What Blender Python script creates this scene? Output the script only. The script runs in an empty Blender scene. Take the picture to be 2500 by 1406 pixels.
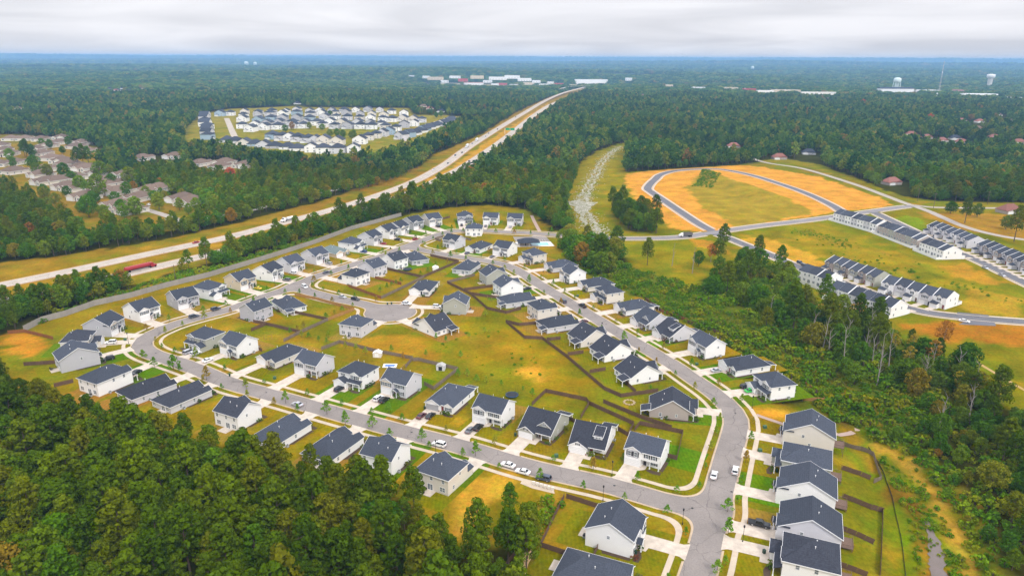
import bpy, math, random
import numpy as np
from mathutils import Matrix, Vector
RNG = random.Random(7)
NPR = np.random.default_rng(11)
sc = bpy.context.scene
COL = sc.collection
# ------------------------------------------------------------------ camera
CAMZ = 120.0
FPX = 1737.0                      # focal length in pixels of a 2500 px wide frame
PITCH = math.radians(17.9)
ROLL = math.radians(0.28)
_f = Vector((0, math.cos(PITCH), -math.sin(PITCH)))
_r0 = Vector((1, 0, 0)); _u0 = _r0.cross(_f)
_r = _r0 * math.cos(ROLL) + _u0 * math.sin(ROLL)
_u = -_r0 * math.sin(ROLL) + _u0 * math.cos(ROLL)
cam_d = bpy.data.cameras.new('camera')
cam = bpy.data.objects.new('camera', cam_d); COL.objects.link(cam)
m = Matrix.Identity(4)
for i in range(3):
    m[i][0] = _r[i]; m[i][1] = _u[i]; m[i][2] = -_f[i]
m[0][3], m[1][3], m[2][3] = 0, 0, CAMZ
cam.matrix_world = m
cam_d.sensor_width = 36; cam_d.lens = 36 * FPX / 2500
cam_d.clip_start = 1; cam_d.clip_end = 200000
sc.camera = cam
# ------------------------------------------------------------------ sky, sun, exposure
SUN_EL, SUN_AZ = math.radians(44), math.radians(150)   # azimuth clockwise from +Y: behind the camera, to its right
w = bpy.data.worlds.new('World'); sc.world = w; w.use_nodes = True
nt = w.node_tree; nt.nodes.clear()
def N(nt, t, **kw):
    n = nt.nodes.new(t)
    for k, v in kw.items(): setattr(n, k, v)
    return n
sky = N(nt, 'ShaderNodeTexSky'); sky.sky_type = 'NISHITA'; sky.sun_disc = False
sky.sun_elevation = SUN_EL; sky.sun_rotation = SUN_AZ; sky.altitude = 120
sky.air_density = 1.0; sky.dust_density = 2.0
bgn = N(nt, 'ShaderNodeBackground'); bgn.inputs[1].default_value = 0.10
geo = N(nt, 'ShaderNodeTexCoord')
sep = N(nt, 'ShaderNodeSeparateXYZ'); nt.links.new(geo.outputs['Generated'], sep.inputs[0])
def MA(nt, op, a, b=None, clamp=False):
    n = N(nt, 'ShaderNodeMath', operation=op, use_clamp=clamp)
    for i, v in enumerate((a, b)):
        if v is None: continue
        if isinstance(v, (int, float)): n.inputs[i].default_value = v
        else: nt.links.new(v, n.inputs[i])
    return n.outputs[0]
zz = MA(nt, 'MAXIMUM', sep.outputs[2], 0.0)
den = MA(nt, 'ADD', zz, 0.085)
cx = MA(nt, 'DIVIDE', sep.outputs[0], den); cy = MA(nt, 'DIVIDE', sep.outputs[1], den)
comb = N(nt, 'ShaderNodeCombineXYZ'); nt.links.new(cx, comb.inputs[0]); nt.links.new(cy, comb.inputs[1])
n1 = N(nt, 'ShaderNodeTexNoise'); n1.inputs['Scale'].default_value = 0.42; n1.inputs['Detail'].default_value = 4; n1.inputs['Roughness'].default_value = .48
n1.inputs['Distortion'].default_value = 0.6
nt.links.new(comb.outputs[0], n1.inputs['Vector'])
cr = N(nt, 'ShaderNodeValToRGB'); nt.links.new(n1.outputs[0], cr.inputs[0])
cr.color_ramp.elements[0].position = .34; cr.color_ramp.elements[0].color = (6.1, 6.1, 6.55, 1)
cr.color_ramp.elements[1].position = .66; cr.color_ramp.elements[1].color = (8.3, 8.2, 8.55, 1)
e = cr.color_ramp.elements.new(.5); e.color = (7.2, 7.15, 7.55, 1)
# overcast luminance rises smoothly from horizon to zenith
lum = MA(nt, 'ADD', MA(nt, 'MULTIPLY', zz, 1.45), 0.80)
vm = N(nt, 'ShaderNodeVectorMath', operation='SCALE'); nt.links.new(cr.outputs[0], vm.inputs[0]); nt.links.new(lum, vm.inputs[3])
mx = N(nt, 'ShaderNodeMix', data_type='RGBA'); mx.inputs[0].default_value = .93
nt.links.new(sky.outputs[0], mx.inputs[6]); nt.links.new(vm.outputs[0], mx.inputs[7])
nt.links.new(mx.outputs[2], bgn.inputs[0])
ow = N(nt, 'ShaderNodeOutputWorld'); nt.links.new(bgn.outputs[0], ow.inputs[0])
sd = bpy.data.lights.new('sun', 'SUN'); sd.energy = 1.5; sd.angle = math.radians(10); sd.color = (1, .96, .9)
sun = bpy.data.objects.new('sun', sd); COL.objects.link(sun)
sun.rotation_euler = (math.pi/2 - SUN_EL, 0, math.pi - SUN_AZ)
sc.view_settings.view_transform = 'Standard'; sc.view_settings.look = 'None'
sc.view_settings.exposure = 0.5; sc.view_settings.gamma = 1; sc.view_settings.use_curve_mapping = False
sc.cycles.use_denoising = True
sc.cycles.max_bounces = 6; sc.cycles.diffuse_bounces = 3; sc.cycles.glossy_bounces = 2; sc.cycles.transmission_bounces = 2
sc.cycles.volume_bounces = 0; sc.cycles.caustics_reflective = False; sc.cycles.caustics_refractive = False
sc.cycles.use_adaptive_sampling = True; sc.cycles.adaptive_threshold = 0.02

# ------------------------------------------------------------------ map from survey pixels to the land
def flat(px, py, z=0.0):
    d = _f + _r * ((px-1250)/FPX) - _u * ((py-703)/FPX)
    t = (z-CAMZ)/d.z
    return Vector((d.x*t, d.y*t, z))
def W(pts): return [flat(*p).xy for p in pts]
def seg_dist(X, Y, pl):
    """distance of arrays X,Y to polyline, plus parameter along it"""
    D = np.full(np.shape(X), 1e9)
    for (a, b) in zip(pl[:-1], pl[1:]):
        dx, dy = b[0]-a[0], b[1]-a[1]; L2 = dx*dx+dy*dy+1e-9
        t = np.clip(((X-a[0])*dx+(Y-a[1])*dy)/L2, 0, 1)
        D = np.minimum(D, np.hypot(X-a[0]-t*dx, Y-a[1]-t*dy))
    return D
def inside(X, Y, poly):
    r = np.zeros(np.shape(X), bool); n = len(poly); j = n-1
    for i in range(n):
        xi, yi = poly[i]; xj, yj = poly[j]
        if yi != yj:
            c = ((yi > Y) != (yj > Y)) & (X < (xj-xi)*(Y-yi)/(yj-yi)+xi)
            r ^= c
        j = i
    return r
def smooth(a, b, x):
    t = np.clip((x-a)/(b-a), 0, 1); return t*t*(3-2*t)
RAVINE = W([(2330, 1500), (2290, 1370), (2262, 1285), (2225, 1205), (2170, 1130), (2110, 1075), (2050, 1010), (1950, 925), (1850, 860)])
MOUND = W([(1712, 425), (1800, 455), (1885, 488)])
SLOPE = W([(2010, 583), (2100, 612), (2200, 650), (2330, 705), (2480, 745)])
def vnoise(X, Y, s, seed):
    """smooth value noise"""
    r = np.random.default_rng(seed).random((64, 64))
    x = X/s+1000; y = Y/s+1000
    xi = np.floor(x).astype(int); yi = np.floor(y).astype(int); fx = x-xi; fy = y-yi
    fx = fx*fx*(3-2*fx); fy = fy*fy*(3-2*fy)
    g = lambda i, j: r[i % 64, j % 64]
    return (g(xi, yi)*(1-fx)+g(xi+1, yi)*fx)*(1-fy)+(g(xi, yi+1)*(1-fx)+g(xi+1, yi+1)*fx)*fy
def T(X, Y):
    X = np.asarray(X, float); Y = np.asarray(Y, float)
    z = np.zeros(X.shape)
    near = (Y < 700)
    z = z - (3.6+(vnoise(X, Y, 6, 12)-.5)*1.3)*(1-smooth(4, 24, seg_dist(X, Y, RAVINE)))
    z = z + 3.4*(1-smooth(4, 24, seg_dist(X, Y, MOUND)))
    z = z + 1.6*(1-smooth(3, 14, seg_dist(X, Y, SLOPE)))
    R = np.hypot(X, Y)
    a = smooth(1500, 4500, R)
    hill = (vnoise(X, Y, 1900, 3)-.5)*46 + (vnoise(X, Y, 700, 4)-.5)*18
    far = smooth(6000, 16000, R)
    hill = hill*(1-.3*far) + (vnoise(X, Y*1.0, 5200, 9)-.5)*70*far - 8*far
    return z + a*hill
def TZ(x, y): return float(T(np.array([x]), np.array([y]))[0])
def G(px, py):
    p = flat(px, py)
    for _ in range(4):
        z = TZ(p.x, p.y); p = flat(px, py, z)
    return p
def project(X, Y, Z):
    dz = Z-CAMZ
    cf = Y*_f.y+dz*_f.z; cr_ = X*_r.x+Y*_r.y+dz*_r.z; cu = X*_u.x+Y*_u.y+dz*_u.z
    cf = np.where(cf < 1, 1e-6, cf)
    return 1250+FPX*cr_/cf, 703-FPX*cu/cf, cf

# ------------------------------------------------------------------ mesh and object helpers
class MB:
    def __init__(s): s.v = []; s.f = []; s.mi = []
    def poly(s, pts, mi=0):
        b = len(s.v); s.v.extend([tuple(p) for p in pts]); s.f.append(tuple(range(b, b+len(pts)))); s.mi.append(mi); return s
    def box(s, x0, x1, y0, y1, z0, z1, mi=0):
        if x0 > x1: x0, x1 = x1, x0
        if y0 > y1: y0, y1 = y1, y0
        b = len(s.v)
        s.v += [(x0,y0,z0),(x1,y0,z0),(x1,y1,z0),(x0,y1,z0),(x0,y0,z1),(x1,y0,z1),(x1,y1,z1),(x0,y1,z1)]
        s.f += [(b+3,b+2,b+1,b),(b+4,b+5,b+6,b+7),(b,b+1,b+5,b+4),(b+1,b+2,b+6,b+5),(b+2,b+3,b+7,b+6),(b+3,b,b+4,b+7)]
        s.mi += [mi]*6; return s
    def shell(s, tops, th, mi=0):
        """closed slab: list of top polygons, copied th below, with the free edges closed"""
        edges = {}
        for p in tops:
            s.poly(p, mi); s.poly([(q[0], q[1], q[2]-th) for q in reversed(p)], mi)
            for a, b in zip(p, p[1:]+p[:1]):
                k = tuple(round(c, 3) for c in a); l = tuple(round(c, 3) for c in b)
                if (l, k) in edges: edges.pop((l, k))
                else: edges[(k, l)] = (a, b)
        for a, b in edges.values():
            s.poly([a, (a[0],a[1],a[2]-th), (b[0],b[1],b[2]-th), b], mi)
        return list(edges.values())
    def bar(s, a, b, wd, h, mi=0):
        """upright strip along a-b hanging h below it, wd thick"""
        a = Vector(a); b = Vector(b); d = b-a; n = Vector((d.y, -d.x, 0))
        n = n.normalized()*wd/2 if n.length > 1e-6 else Vector((wd/2, 0, 0))
        D = Vector((0, 0, -h))
        P = [a-n, a+n, b+n, b-n, a-n+D, a+n+D, b+n+D, b-n+D]
        i = len(s.v); s.v += [tuple(p) for p in P]
        s.f += [(i,i+1,i+2,i+3),(i+7,i+6,i+5,i+4),(i,i+4,i+5,i+1),(i+1,i+5,i+6,i+2),(i+2,i+6,i+7,i+3),(i+3,i+7,i+4,i)]
        s.mi += [mi]*6; return s
    def tube(s, p0, p1, r0, r1, n=8, mi=0, cap=True):
        p0 = Vector(p0); p1 = Vector(p1); d = (p1-p0).normalized()
        a = d.orthogonal().normalized(); c = d.cross(a); b = len(s.v)
        for p, r in ((p0, r0), (p1, r1)):
            for k in range(n):
                t = 2*math.pi*k/n; s.v.append(tuple(p+(a*math.cos(t)+c*math.sin(t))*r))
        for k in range(n):
            l = (k+1) % n; s.f.append((b+k, b+l, b+n+l, b+n+k)); s.mi.append(mi)
        if cap:
            s.f.append(tuple(b+n+k for k in range(n))); s.mi.append(mi)
            s.f.append(tuple(b+n-1-k for k in range(n))); s.mi.append(mi)
        return s
    def lathe(s, prof, n=16, mi=0, c=(0,0)):
        b = len(s.v)
        for r, z in prof:
            for k in range(n):
                t = 2*math.pi*k/n; s.v.append((c[0]+r*math.cos(t), c[1]+r*math.sin(t), z))
        for i in range(len(prof)-1):
            for k in range(n):
                l = (k+1) % n; s.f.append((b+i*n+k, b+i*n+l, b+(i+1)*n+l, b+(i+1)*n+k)); s.mi.append(mi)
        return s
    def mesh(s, name, mats, smooth_=False):
        me = bpy.data.meshes.new(name); me.from_pydata(s.v, [], s.f)
        mats = mats if isinstance(mats, (list, tuple)) else [mats]
        for mt in mats: me.materials.append(mt)
        if len(mats) > 1: me.polygons.foreach_set('material_index', s.mi)
        if smooth_: me.polygons.foreach_set('use_smooth', [True]*len(me.polygons))
        me.update(); return me
    def mir(s):
        s.v = [(-x, y, z) for x, y, z in s.v]; s.f = [tuple(reversed(f)) for f in s.f]; return s
def O(name, data=None, parent=None, loc=None, rz=0.0, scale=None):
    o = bpy.data.objects.new(name, data); COL.objects.link(o)
    if parent is not None: o.parent = parent
    if loc is not None: o.location = loc
    if rz: o.rotation_euler = (0, 0, rz)
    if scale is not None: o.scale = scale if isinstance(scale, (tuple, list)) else (scale,)*3
    return o
def tag(o, label=None, cat=None, group=None, kind=None):
    if label: o['label'] = label
    if cat: o['category'] = cat
    if group: o['group'] = group
    if kind: o['kind'] = kind
    return o
_mesh_cache = {}
def CM(key, fn):
    if key not in _mesh_cache: _mesh_cache[key] = fn()
    return _mesh_cache[key]
ORD = ['first', 'second', 'third', 'fourth', 'fifth', 'sixth', 'seventh', 'eighth', 'ninth', 'tenth', 'eleventh', 'twelfth', 'thirteenth', 'fourteenth', 'fifteenth', 'sixteenth', 'seventeenth', 'eighteenth', 'nineteenth', 'twentieth']

# ------------------------------------------------------------------ materials
MATS = {}
def mat(name, col, rough=.8, noise=0.0, nscale=1.0, bump=0.0, bscale=20.0, rnd=0.0, spec=.3, metal=0.0, stripes=None, col2=None, coords='Object'):
    if name in MATS: return MATS[name]
    mt = bpy.data.materials.new(name); mt.use_nodes = True; nt = mt.node_tree; nt.nodes.clear()
    out = N(nt, 'ShaderNodeOutputMaterial'); b = N(nt, 'ShaderNodeBsdfPrincipled'); nt.links.new(b.outputs[0], out.inputs[0])
    b.inputs['Base Color'].default_value = (*col, 1); b.inputs['Roughness'].default_value = rough
    b.inputs['Specular IOR Level'].default_value = spec; b.inputs['Metallic'].default_value = metal
    tc = N(nt, 'ShaderNodeTexCoord'); src = None
    if noise or rnd or col2:
        val = None
        if noise:
            nn = N(nt, 'ShaderNodeTexNoise'); nn.inputs['Scale'].default_value = nscale; nn.inputs['Detail'].default_value = 6; nn.inputs['Roughness'].default_value = .65
            nt.links.new(tc.outputs[coords], nn.inputs['Vector']); val = nn.outputs[0]
        mixn = N(nt, 'ShaderNodeMix', data_type='RGBA'); c2 = col2 or tuple(min(1, c*.55) for c in col)
        mixn.inputs[6].default_value = (*col, 1); mixn.inputs[7].default_value = (*c2, 1)
        if val is not None:
            mr = N(nt, 'ShaderNodeMapRange'); mr.inputs[1].default_value = .35; mr.inputs[2].default_value = .7; mr.inputs[3].default_value = 0; mr.inputs[4].default_value = noise
            nt.links.new(val, mr.inputs[0]); nt.links.new(mr.outputs[0], mixn.inputs[0])
        else: mixn.inputs[0].default_value = 0
        src = mixn.outputs[2]
        if rnd:
            oi = N(nt, 'ShaderNodeObjectInfo')
            k = MA(nt, 'ADD', MA(nt, 'MULTIPLY', oi.outputs['Random'], rnd), 1-rnd/2)
            vm = N(nt, 'ShaderNodeVectorMath', operation='SCALE'); nt.links.new(src, vm.inputs[0]); nt.links.new(k, vm.inputs[3]); src = vm.outputs[0]
    if stripes:      # (axis, period m, darkness): lap lines of siding, pickets, shingle courses
        ax, per, dk = stripes
        sp = N(nt, 'ShaderNodeSeparateXYZ'); nt.links.new(tc.outputs['Object'], sp.inputs[0])
        fr = MA(nt, 'FRACT', MA(nt, 'DIVIDE', sp.outputs[ax], per))
        line = MA(nt, 'GREATER_THAN', fr, .84)
        k = MA(nt, 'SUBTRACT', 1.0, MA(nt, 'MULTIPLY', line, dk))
        vm = N(nt, 'ShaderNodeVectorMath', operation='SCALE'); nt.links.new(k, vm.inputs[3])
        if src is None: vm.inputs[0].default_value = col
        else: nt.links.new(src, vm.inputs[0])
        src = vm.outputs[0]
    if src is not None: nt.links.new(src, b.inputs['Base Color'])
    if bump:
        bn = N(nt, 'ShaderNodeTexNoise'); bn.inputs['Scale'].default_value = bscale; bn.inputs['Detail'].default_value = 4
        nt.links.new(tc.outputs[coords], bn.inputs['Vector'])
        bp = N(nt, 'ShaderNodeBump'); bp.inputs['Strength'].default_value = bump; bp.inputs['Distance'].default_value = .1
        nt.links.new(bn.outputs[0], bp.inputs['Height']); nt.links.new(bp.outputs[0], b.inputs['Normal'])
    MATS[name] = mt; return mt
SID = (2, .18, .10)
WALLS = dict(
    white=mat('siding_white', (.86, .85, .84), .6, .08, .35, stripes=SID, rnd=.05),
    grey=mat('siding_grey', (.47, .465, .50), .6, .12, .35, stripes=SID, rnd=.08),
    lgrey=mat('siding_light_grey', (.62, .61, .64), .6, .12, .35, stripes=SID, rnd=.06),
    sage=mat('siding_sage', (.40, .40, .345), .6, .12, .35, stripes=SID, rnd=.08),
    tan=mat('siding_tan', (.66, .55, .41), .6, .12, .35, stripes=SID, rnd=.05),
    cream=mat('siding_cream', (.72, .67, .60), .6, .12, .35, stripes=SID, rnd=.05),
    taupe=mat('siding_taupe', (.40, .345, .31), .6, .12, .35, stripes=SID),
    blue=mat('siding_pale_blue', (.36, .47, .57), .6, .12, .35, stripes=SID, rnd=.1))
M_ROOF = mat('shingle_charcoal', (.064, .073, .095), .9, .8, 2.2, bump=.6, bscale=7, rnd=.45, spec=.12, col2=(.034, .040, .054), stripes=(2, .26, .22))
M_ROOFB = mat('shingle_black', (.050, .055, .072), .9, .8, 2.0, bump=.6, bscale=7, rnd=.35, spec=.12, col2=(.022, .024, .032), stripes=(2, .26, .22))
M_ROOFG = mat('shingle_green_grey', (.15, .19, .19), .85, .5, 2.6, bump=.4, bscale=9, col2=(.10, .13, .13), stripes=(2, .26, .2))
M_ROOFT = mat('shingle_tan', (.175, .125, .095), .9, .6, 1.4, bump=.4, bscale=9, rnd=.3, spec=.1, col2=(.12, .088, .070))
M_ROOFR = mat('shingle_red_brown', (.26, .11, .085), .85, .5, 1.4, rnd=.3)
M_TRIM = mat('trim_white', (.82, .82, .82), .5, .05, .5)
M_GDOOR = mat('garage_door_white', (.80, .80, .80), .45, .06, .6, stripes=(2, .54, .25))
M_GDOORG = mat('garage_door_grey', (.36, .36, .37), .45, .06, .6, stripes=(2, .54, .25))
M_GLASS = mat('window_glass', (.10, .12, .14), .15, .8, .9, rnd=.6, spec=.5, col2=(.26, .29, .31))
M_SHUT = mat('shutter_dark', (.022, .024, .032), .6)
M_DOORS = [mat('door_dark', (.03, .03, .045), .4), mat('door_red', (.20, .03, .03), .4), mat('door_wood', (.14, .06, .03), .5)]
M_BRICK = mat('brick_base', (.34, .17, .12), .85, .7, 6, col2=(.22, .12, .09))
M_CONC = mat('concrete_drive', (.60, .52, .43), .85, 1.0, .4, col2=(.40, .34, .28), coords='Object', bump=.1)
M_WALK = mat('concrete_walk', (.52, .43, .33), .85, .7, .35, col2=(.38, .31, .23), coords='Object')
M_KERB = mat('concrete_kerb', (.50, .39, .27), .85, .7, .3, col2=(.35, .25, .15))
M_DECK = mat('deck_wood', (.20, .13, .095), .8, .5, 1.5, stripes=(0, .16, .35))
M_VENT = mat('vent_metal', (.75, .75, .75), .4)
M_POLE = mat('lamp_black_metal', (.02, .02, .022), .45)
M_WOODP = mat('pole_wood', (.16, .11, .08), .9, .5, 2)
# ------------------------------------------------------------------ street network (surveyed centre lines)
def spline(pts, step=3.0):
    P = [Vector((p[0], p[1])) for p in pts]; out = []
    Q = [P[0]*2-P[1]]+P+[P[-1]*2-P[-2]]
    for i in range(1, len(Q)-2):
        p0, p1, p2, p3 = Q[i-1], Q[i], Q[i+1], Q[i+2]
        n = max(1, int((p2-p1).length/step))
        for k in range(n):
            t = k/n
            out.append(((p1*2)+(p2-p0)*t+(p0*2-p1*5+p2*4-p3)*t*t+(p1*3-p0-p2*3+p3)*t**3)*.5)
    out.append(P[-1]); return out
def subsample(pts, step):
    out = [pts[0]]
    for p in pts[1:]:
        if (p-out[-1]).length >= step: out.append(p)
    if (out[-1]-pts[-1]).length > .1: out.append(pts[-1])
    return out
ROAD_NEAR = spline(W([(1728, 1243), (1640, 1228), (1560, 1205), (1470, 1180), (1294, 1140), (1120, 1088), (975, 1051), (854, 1018), (740, 986), (644, 959), (560, 935), (490, 905), (432, 884), (382, 869), (352, 853), (347, 838), (362, 821), (392, 806), (430, 791), (486, 775), (560, 755), (637, 727), (688, 710), (726, 696), (768, 677), (820, 660), (880, 641), (934, 625), (998, 600), (1036, 586), (1070, 573), (1100, 566), (1140, 563), (1190, 564), (1241, 567), (1292, 569), (1343, 573), (1378, 575)]), 2.5)
CONNECTOR = spline(W([(1372, 574.7), (1430, 579), (1494, 582), (1596, 582), (1673, 578), (1739, 568), (1852, 552), (1980, 537), (2116, 518), (2193, 507), (2228, 503)]), 4)
ROAD_CURVE = spline(W([(1660, 1560), (1686, 1460), (1704, 1400), (1719, 1350), (1733, 1290), (1744, 1240), (1758, 1190), (1776, 1120), (1790, 1070), (1797, 1040), (1796, 1021), (1785, 1000), (1764, 977), (1735, 954), (1700, 930), (1629, 882), (1524, 820), (1451, 776), (1370, 727), (1319, 696), (1281, 671), (1246, 652), (1210, 641), (1164, 634), (1087, 622), (1036, 612), (1003, 603)]), 2.5)
ROAD_CUL = spline(W([(728, 697), (745, 709), (780, 719), (829, 731), (880, 741), (918, 751), (952, 763)]), 2.5)
BULB = flat(953, 763).xy; BULB_R = 12.6
STREETS = [subsample(r, 5) for r in (ROAD_NEAR, ROAD_CURVE, ROAD_CUL)]
HALF = 4.05
def smin(a, b, k):
    h = np.clip(.5+.5*(b-a)/k, 0, 1); return b*(1-h)+a*h-k*h*(1-h)
def SD(X, Y):
    ds = [seg_dist(X, Y, r)-HALF for r in STREETS]
    ds.append(np.hypot(X-BULB.x, Y-BULB.y)-BULB_R)
    d = smin(ds[0], ds[1], 7); d = smin(d, ds[2], 7); return smin(d, ds[3], 4)
XS = np.arange(-300, 330.1, 1.0); YS = np.arange(120, 640.1, 1.0)
GX, GY = np.meshgrid(XS, YS)
SDG = SD(GX, GY)
def SDs(x, y):
    if not (XS[0] < x < XS[-1] and YS[0] < y < YS[-1]): return float(SD(np.array([x]), np.array([y]))[0])
    i = int(x-XS[0]); j = int(y-YS[0]); fx = x-XS[0]-i; fy = y-YS[0]-j
    i = min(i, len(XS)-2); j = min(j, len(YS)-2)
    return (SDG[j, i]*(1-fx)+SDG[j, i+1]*fx)*(1-fy)+(SDG[j+1, i]*(1-fx)+SDG[j+1, i+1]*fx)*fy
def clip(poly, lim, keep_less):
    out = []
    for a, b in zip(poly, poly[1:]+poly[:1]):
        ia = (a[2] <= lim) if keep_less else (a[2] >= lim); ib = (b[2] <= lim) if keep_less else (b[2] >= lim)
        if ia: out.append(a)
        if ia != ib:
            t = (lim-a[2])/(b[2]-a[2]); out.append((a[0]+t*(b[0]-a[0]), a[1]+t*(b[1]-a[1]), lim))
    return out
def band(a, b, zf, keep=None):
    """area where a <= SD <= b, cut from the 1 m grid; zf(sd) gives the height"""
    c = [SDG[:-1, :-1], SDG[:-1, 1:], SDG[1:, 1:], SDG[1:, :-1]]
    mn = np.minimum.reduce(c); mx_ = np.maximum.reduce(c)
    J, I = np.nonzero((mx_ > a) & (mn < b))
    mb = MB()
    for j, i in zip(J, I):
        x, y = XS[i], YS[j]
        if keep is not None and not keep(x+.5, y+.5): continue
        p = [(x, y, SDG[j, i]), (x+1, y, SDG[j, i+1]), (x+1, y+1, SDG[j+1, i+1]), (x, y+1, SDG[j+1, i])]
        if mn[j, i] < a: p = clip(p, a, False)
        if len(p) > 2 and mx_[j, i] > b: p = clip(p, b, True)
        if len(p) > 2: mb.poly([(q[0], q[1], zf(q[2])) for q in p])
    return mb
def asphalt(name, col, col2):
    mt = mat(name, col, .9, .9, .09, bump=.25, bscale=6, col2=col2, spec=.15)
    nt = mt.node_tree; b = nt.nodes['Principled BSDF']; src = b.inputs['Base Color'].links[0].from_socket
    tc = N(nt, 'ShaderNodeTexCoord'); wn = N(nt, 'ShaderNodeTexNoise'); wn.inputs['Scale'].default_value = .35; wn.inputs['Detail'].default_value = 3
    nt.links.new(tc.outputs['Object'], wn.inputs['Vector'])
    av = N(nt, 'ShaderNodeVectorMath', operation='MULTIPLY_ADD'); nt.links.new(wn.outputs['Color'], av.inputs[0]); av.inputs[1].default_value = (3, 3, 0); nt.links.new(tc.outputs['Object'], av.inputs[2])
    vo = N(nt, 'ShaderNodeTexVoronoi', feature='DISTANCE_TO_EDGE'); vo.inputs['Scale'].default_value = .085; nt.links.new(av.outputs[0], vo.inputs['Vector'])
    ln = MA(nt, 'LESS_THAN', vo.outputs['Distance'], .0075)
    fn = N(nt, 'ShaderNodeTexNoise'); fn.inputs['Scale'].default_value = 2.2; fn.inputs['Detail'].default_value = 6; nt.links.new(tc.outputs['Object'], fn.inputs['Vector'])
    k = MA(nt, 'MULTIPLY', MA(nt, 'SUBTRACT', 1.0, MA(nt, 'MULTIPLY', ln, .28)), MA(nt, 'ADD', MA(nt, 'MULTIPLY', fn.outputs[0], .5), .76))
    vm = N(nt, 'ShaderNodeVectorMath', operation='SCALE'); nt.links.new(src, vm.inputs[0]); nt.links.new(k, vm.inputs[3]); nt.links.new(vm.outputs[0], b.inputs['Base Color'])
    return mt
M_ASPH = asphalt('asphalt_street', (.255, .225, .205), (.19, .168, .154))
M_ASPHN = asphalt('asphalt_new', (.15, .148, .16), (.12, .118, .126))
M_HWY = asphalt('concrete_highway', (.45, .39, .325), (.33, .285, .235))
M_PAINT = mat('road_paint_white', (.75, .73, .68), .7, .4, .5)
M_PAINTY = mat('road_paint_yellow', (.65, .45, .08), .7, .4, .5)
Z_ROAD, Z_WALK, Z_DRIVE, Z_KERB = .05, .075, .095, .16
def struct(name, mb, m_): return tag(O(name, mb.mesh(name, m_)), kind='structure')
struct('road', band(-99, .02, lambda s: Z_ROAD), M_ASPH)
def strip(mb, pts, off, wd, zf, closed=False, mi=0):
    L = len(pts); prev = None
    for i, p in enumerate(pts):
        a = pts[max(0, i-1)]; b = pts[min(L-1, i+1)]
        t = (b-a).normalized(); n = Vector((t.y, -t.x))
        q0 = p+n*(off-wd/2); q1 = p+n*(off+wd/2)
        z = zf(p.x, p.y) if callable(zf) else zf
        cur = ((q0.x, q0.y, z), (q1.x, q1.y, z))
        if prev: mb.poly([prev[0], prev[1], cur[1], cur[0]], mi)
        prev = cur
# ------------------------------------------------------------------ other roads
HWY_UP = spline(W([(-700, 830), (-300, 757), (0, 697), (180, 660), (384, 616), (563, 578), (680, 547), (780, 521), (900, 485), (1010, 444), (1088, 401), (1144, 360), (1220, 312), (1280, 276), (1336, 244), (1380, 226), (1428, 213)]), 12)
HWY_LO = spline(W([(-700, 900), (-300, 808), (0, 738), (280, 676), (400, 648), (560, 610), (700, 571), (800, 541), (900, 510), (1010, 467), (1080, 434), (1140, 402), (1220, 348), (1262, 315), (1308, 279), (1345, 256), (1390, 238), (1440, 222)]), 12)
for nm, pl in (('highway', HWY_UP), ('highway', HWY_LO)):
    mb = MB(); strip(mb, pl, 0, 11.5, .16); struct(nm, mb, M_HWY)
    mb = MB(); strip(mb, pl, -4.4, .25, .168); strip(mb, pl, 4.4, .25, .168)
    for i in range(0, len(pl)-1, 1):
        d = (pl[i+1]-pl[i]); strip(mb, [pl[i], pl[i]+d.normalized()*4], 0, .2, .168)
    struct('lane_markings', mb, M_PAINT)
    mb = MB(); strip(mb, pl, -6.6, 1.7, .10); strip(mb, pl, 6.6, 1.7, .10); struct('highway_shoulder', mb, mat('shoulder_soil', (.42, .23, .10), .9, .9, .12, col2=(.26, .18, .06)))
LOT_LOOP = spline(W([(1742, 566), (1705, 546), (1655, 513), (1618, 488), (1590, 469), (1581, 461), (1588, 449), (1600, 438), (1613, 427), (1645, 418), (1700, 413.5), (1760, 414), (1830, 427), (1900, 448), (1970, 473), (2030, 501), (2058, 519)]), 4)
STREET_T1 = spline(W([(1745, 571), (1775, 580), (1814, 596), (1865, 616), (1920, 640), (1990, 667), (2060, 691), (2130, 717), (2206, 748), (2270, 764), (2372, 776), (2500, 786), (2640, 796)]), 4)
STREET_T2 = spline(W([(2130, 517), (2190, 545), (2260, 578), (2330, 612), (2400, 642), (2500, 690), (2620, 745)]), 4)
OLD_ROAD = spline(W([(1700, 330), (1800, 372), (1865, 396), (1960, 412), (2080, 448), (2167, 480), (2206, 495), (2231, 503), (2270, 517), (2308, 534), (2359, 555), (2423, 572), (2500, 585), (2640, 600)]), 5)
OLD_ROAD2 = spline(W([(2231, 501), (2262, 505), (2298, 507), (2398, 508), (2500, 508), (2700, 505)]), 5)
FRONTAGE = spline(W([(-200, 610), (0, 592), (51, 587), (141, 579), (250, 567), (340, 556), (410, 547), (486, 537), (558, 525), (640, 507), (700, 490), (780, 471), (840, 459), (890, 440)]), 6)
TAN_LANE = spline(W([(450, 542), (397, 524), (345, 508), (300, 492), (277, 476), (265, 455), (235, 430), (180, 405), (120, 380), (60, 362)]), 6)
FAR_LANE = spline(W([(553, 289), (560, 305), (571, 330), (575, 336)]), 6)
FAR_LANE2 = spline(W([(985, 345), (1020, 322), (1060, 300), (1110, 287), (1190, 287)]), 8)
RAMP = spline(W([(1336, 232), (1360, 221), (1390, 212), (1440, 209)]), 10)
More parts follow.
